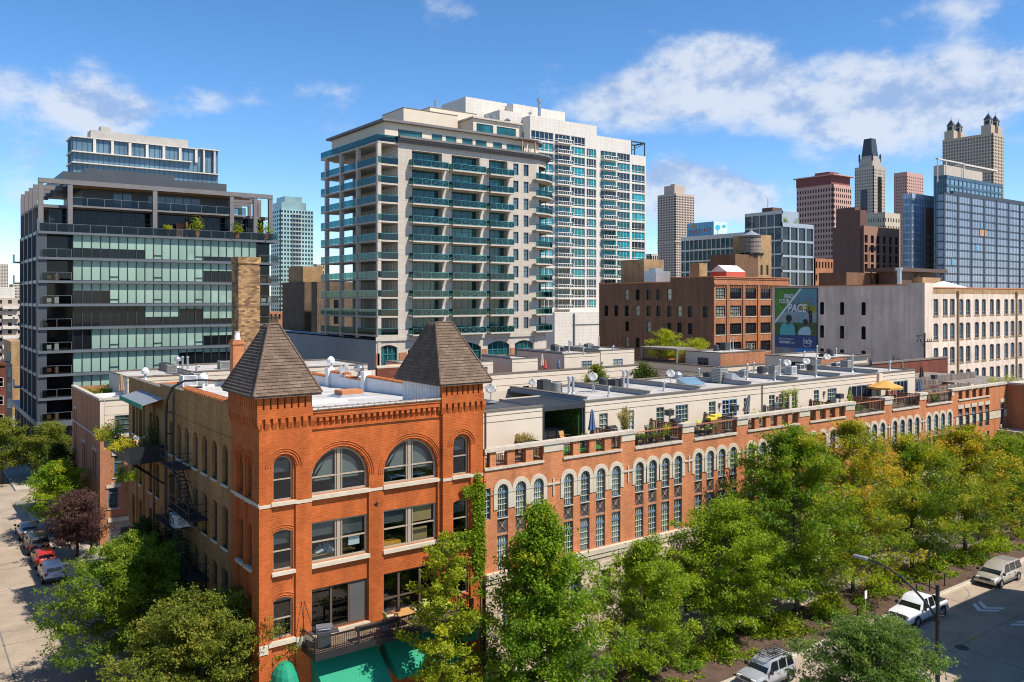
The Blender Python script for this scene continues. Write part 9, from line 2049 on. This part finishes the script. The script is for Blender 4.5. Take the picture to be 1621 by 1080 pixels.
def garden():
 t=thing('garden_balcony', 'black steel balcony crowded with plants high on the yellow side wall', 'balcony', (-1.2, 24, 13.0));q=MB();q.box(-1.3, 1.18, -5.2, 4.0, -.15, 0)
 for y in(-4.5, 0, 3.6):q.tube([(-1.2, y, -.1), (1.15, y, -1.9)], .06, 4)
 part('deck', q, ['black_metal'], t);q=MB();q.box(-1.3, -1.24, -5.2, 4, 0, 1.0);q.box(-1.3, 1.18, -5.22, -5.16, 0, 1.05);part('screen', q, ['black_metal'], t)
 for i, (y, z, r, h, m, lb, fl)in enumerate([(28.0, .9, .75, .7, 'leaf_bright', 'yellow green trailing plant at the far end of the garden balcony', None), (26.6, .9, .7, .7, 'leaf_yellow', 'orange and yellow flowers on the garden balcony rim', 'leaf_red'), (25.2, 1.0, .75, 1.4, 'leaf_lime', 'tall bright green plant with pink blossoms on the garden balcony', 'leaf_red'), (23.5, .8, .6, .5, 'leaf_locust', 'silvery plant on the garden balcony rim', None), (22.3, .8, .7, .55, 'leaf_yellow', 'bright yellow flowering plant on the garden balcony rim', None), (20.5, .9, .6, .9, 'leaf_yellow', 'yellow plant right before the gardener', None)]):
  bush('balcony_plant', lb, -2.45, y, 13.0+z-.3, r*1.15, h*1.15, m, 300+i, 900, .14, flowers=fl)
 bush('hanging_plant', 'yellow green foliage hanging below the garden balcony', -2.5, 21.8, 11.1, .5, 1.9, 'leaf_bright', 310, 520, .15);bush('hanging_plant', 'fresh green tuft hanging under the near end of the garden balcony', -2.3, 19.4, 11.7, .65, .9, 'leaf_lime', 311, 420, .15)
 bush('balcony_plant', 'dark climbing plant against the wall behind the gardener', -.5, 21.0, 13.0, .6, 3.0, 'leaf_dark', 312, 700, .16);bush('balcony_plant', 'dark olive bush at the near end of the garden balcony', -1.6, 19.6, 13.0, .8, 1.9, 'leaf_dark', 313, 600, .15)
 t=thing('wall_canopy', 'grey sheet canopy with green edge over the garden balcony', 'canopy', (0, 23.4, 16.9));q=MB();q.add([(-.0, -3.6, .3), (-1.5, -3.6, -.1), (-1.5, 3.6, -.1), (0, 3.6, .3), (0, -3.6, .36), (-1.5, -3.6, -.04), (-1.5, 3.6, -.04), (0, 3.6, .36)], [(3, 2, 1, 0), (4, 5, 6, 7), (0, 1, 5, 4), (1, 2, 6, 5), (2, 3, 7, 6)]);part('sheet', q, ['galvanised'], t);q=MB();q.box(-1.56, -1.5, -3.6, 3.6, -.32, .0);part('green_edge', q, ['awning_green'], t)
 t=thing('window_air_conditioner', 'white boxy air conditioner jutting from the yellow side wall', 'air conditioner', (-1.0, 13.2, 9.55));q=MB();q.box(-.1, 1.0, -.62, .62, 0, .82);part('casing', q, ['ac_white'], t);q=MB()
 for k in range(5):q.box(-.115, -.1, -.5, -.05, .15+k*.11, .19+k*.11);q.box(-.115, -.1, .1, .5, .15+k*.11, .19+k*.11);q.box(.1, .6, -.635, -.62, .2+k*.11, .24+k*.11)
 part('louvre', q, ['ac_dark'], t);q=MB();q.tube([(.1, -.5, 0), (1, -.5, -.5)], .03, 4);q.tube([(.1, .5, 0), (1, .5, -.5)], .03, 4);part('bracket', q, ['galvanised'], t)
garden()
def person():
 t=thing('person', 'bald person in a blue shirt bending over the plants on the garden balcony', 'person', (-1.55, 20.9, 13.0), PI*.55)
 # skeleton: (x forward, y left, z), radius
 J={'pel':(0, 0, .95, .155), 'lum':(.1, 0, 1.14, .145), 'che':(.3, 0, 1.32, .165), 'nek':(.47, 0, 1.45, .065), 'hd':(.56, 0, 1.55, .095), 'top':(.6, 0, 1.66, .085), 'hl':(-.02, .1, .88, .1), 'kl':(.1, .12, .5, .07), 'al':(0, .12, .09, .045), 'tl':(.17, .13, .04, .04), 'hr':(-.02, -.1, .88, .1), 'kr':(.06, -.12, .5, .07), 'ar':(-.06, -.12, .09, .045), 'tr':(.11, -.13, .04, .04), 'sl':(.33, .2, 1.36, .07), 'el':(.5, .3, 1.12, .05), 'wl':(.72, .22, 1.05, .032), 'fl':(.82, .2, 1.03, .03), 'sr':(.33, -.2, 1.36, .07), 'er':(.55, -.28, 1.14, .05), 'wr':(.76, -.16, 1.1, .032), 'fr':(.86, -.14, 1.08, .03)}
 E_=[('pel', 'lum'), ('lum', 'che'), ('che', 'nek'), ('nek', 'hd'), ('hd', 'top')]+[(a+s, b+s)for s in 'lr' for a, b in(('h', 'k'), ('k', 'a'), ('a', 't'), ('s', 'e'), ('e', 'w'), ('w', 'f'))]+[('pel', 'hl'), ('pel', 'hr'), ('che', 'sl'), ('che', 'sr')]
 names=list(J)
 def build(nm, names, edges, grow, mat, fingers=False):
  me=bpy.data.meshes.new(nm);V=[J[n][:3]for n in names];Rr=[J[n][3]+grow for n in names];ed=[(names.index(a), names.index(b))for a, b in edges]
  if fingers:
   for f_, s in(('fl', 1), ('fr', -1)):
    for k in range(5):
     b=Vector(J[f_][:3]);off=Vector((.02, (k-1.5)*.017, 0))if k<4 else Vector((-.03, -s*.04, .0));i=len(V)
     V+=[tuple(b+off), tuple(b+off+Vector((.045, 0, -.01))), tuple(b+off+Vector((.075+(.01 if k in(1, 2)else 0), 0, -.04)))];Rr+=[.009, .009, .007];ed+=[(names.index(f_), i), (i, i+1), (i+1, i+2)]
  B=bmesh.new();ly=B.verts.layers.skin.verify();vl=[B.verts.new(v)for v in V]
  for a, b in ed:B.edges.new((vl[a], vl[b]))
  for i, v in enumerate(vl):v[ly].radius=(Rr[i], Rr[i]);v[ly].use_root=i==0
  B.to_mesh(me);B.free();me.materials.append(MATS[mat]);o=link(nm, me, t);md=o.modifiers.new('skin', 'SKIN');md.use_smooth_shade=True;s_=o.modifiers.new('sub', 'SUBSURF');s_.levels=1;s_.render_levels=2
  return o
 build('body', names, E_, 0, 'skin', True)
 build('shirt', ['lum', 'che', 'sl', 'el', 'sr', 'er'], [('lum', 'che'), ('che', 'sl'), ('sl', 'el'), ('che', 'sr'), ('sr', 'er')], .02, 'denim_shirt')
 build('trousers', ['pel', 'hl', 'kl', 'al', 'hr', 'kr', 'ar'], [('pel', 'hl'), ('hl', 'kl'), ('kl', 'al'), ('pel', 'hr'), ('hr', 'kr'), ('kr', 'ar')], .022, 'dark_trousers')
 q=MB();q.tube([(.66, 0, 1.57), (.685, 0, 1.53), (.66, 0, 1.515)], [.008, .018, .008], 6);part('nose', q, ['skin'], t)
 q=MB()
 for s in(-1, 1):q.lathe([(.004, 1.585), (.012, 1.592), (.004, 1.6)], cx=.655, cy=s*.035, n=6)
 part('eyes', q, ['black_plastic'], t);q=MB()
 for s in(-1, 1):q.tube([(.56, s*.095, 1.54), (.55, s*.11, 1.57), (.56, s*.1, 1.6)], .014, 5)
 part('ears', q, ['skin'], t);q=MB();q.tube([(.65, -.025, 1.485), (.655, 0, 1.48), (.65, .025, 1.485)], .005, 4);part('mouth', q, ['terracotta'], t)
person()
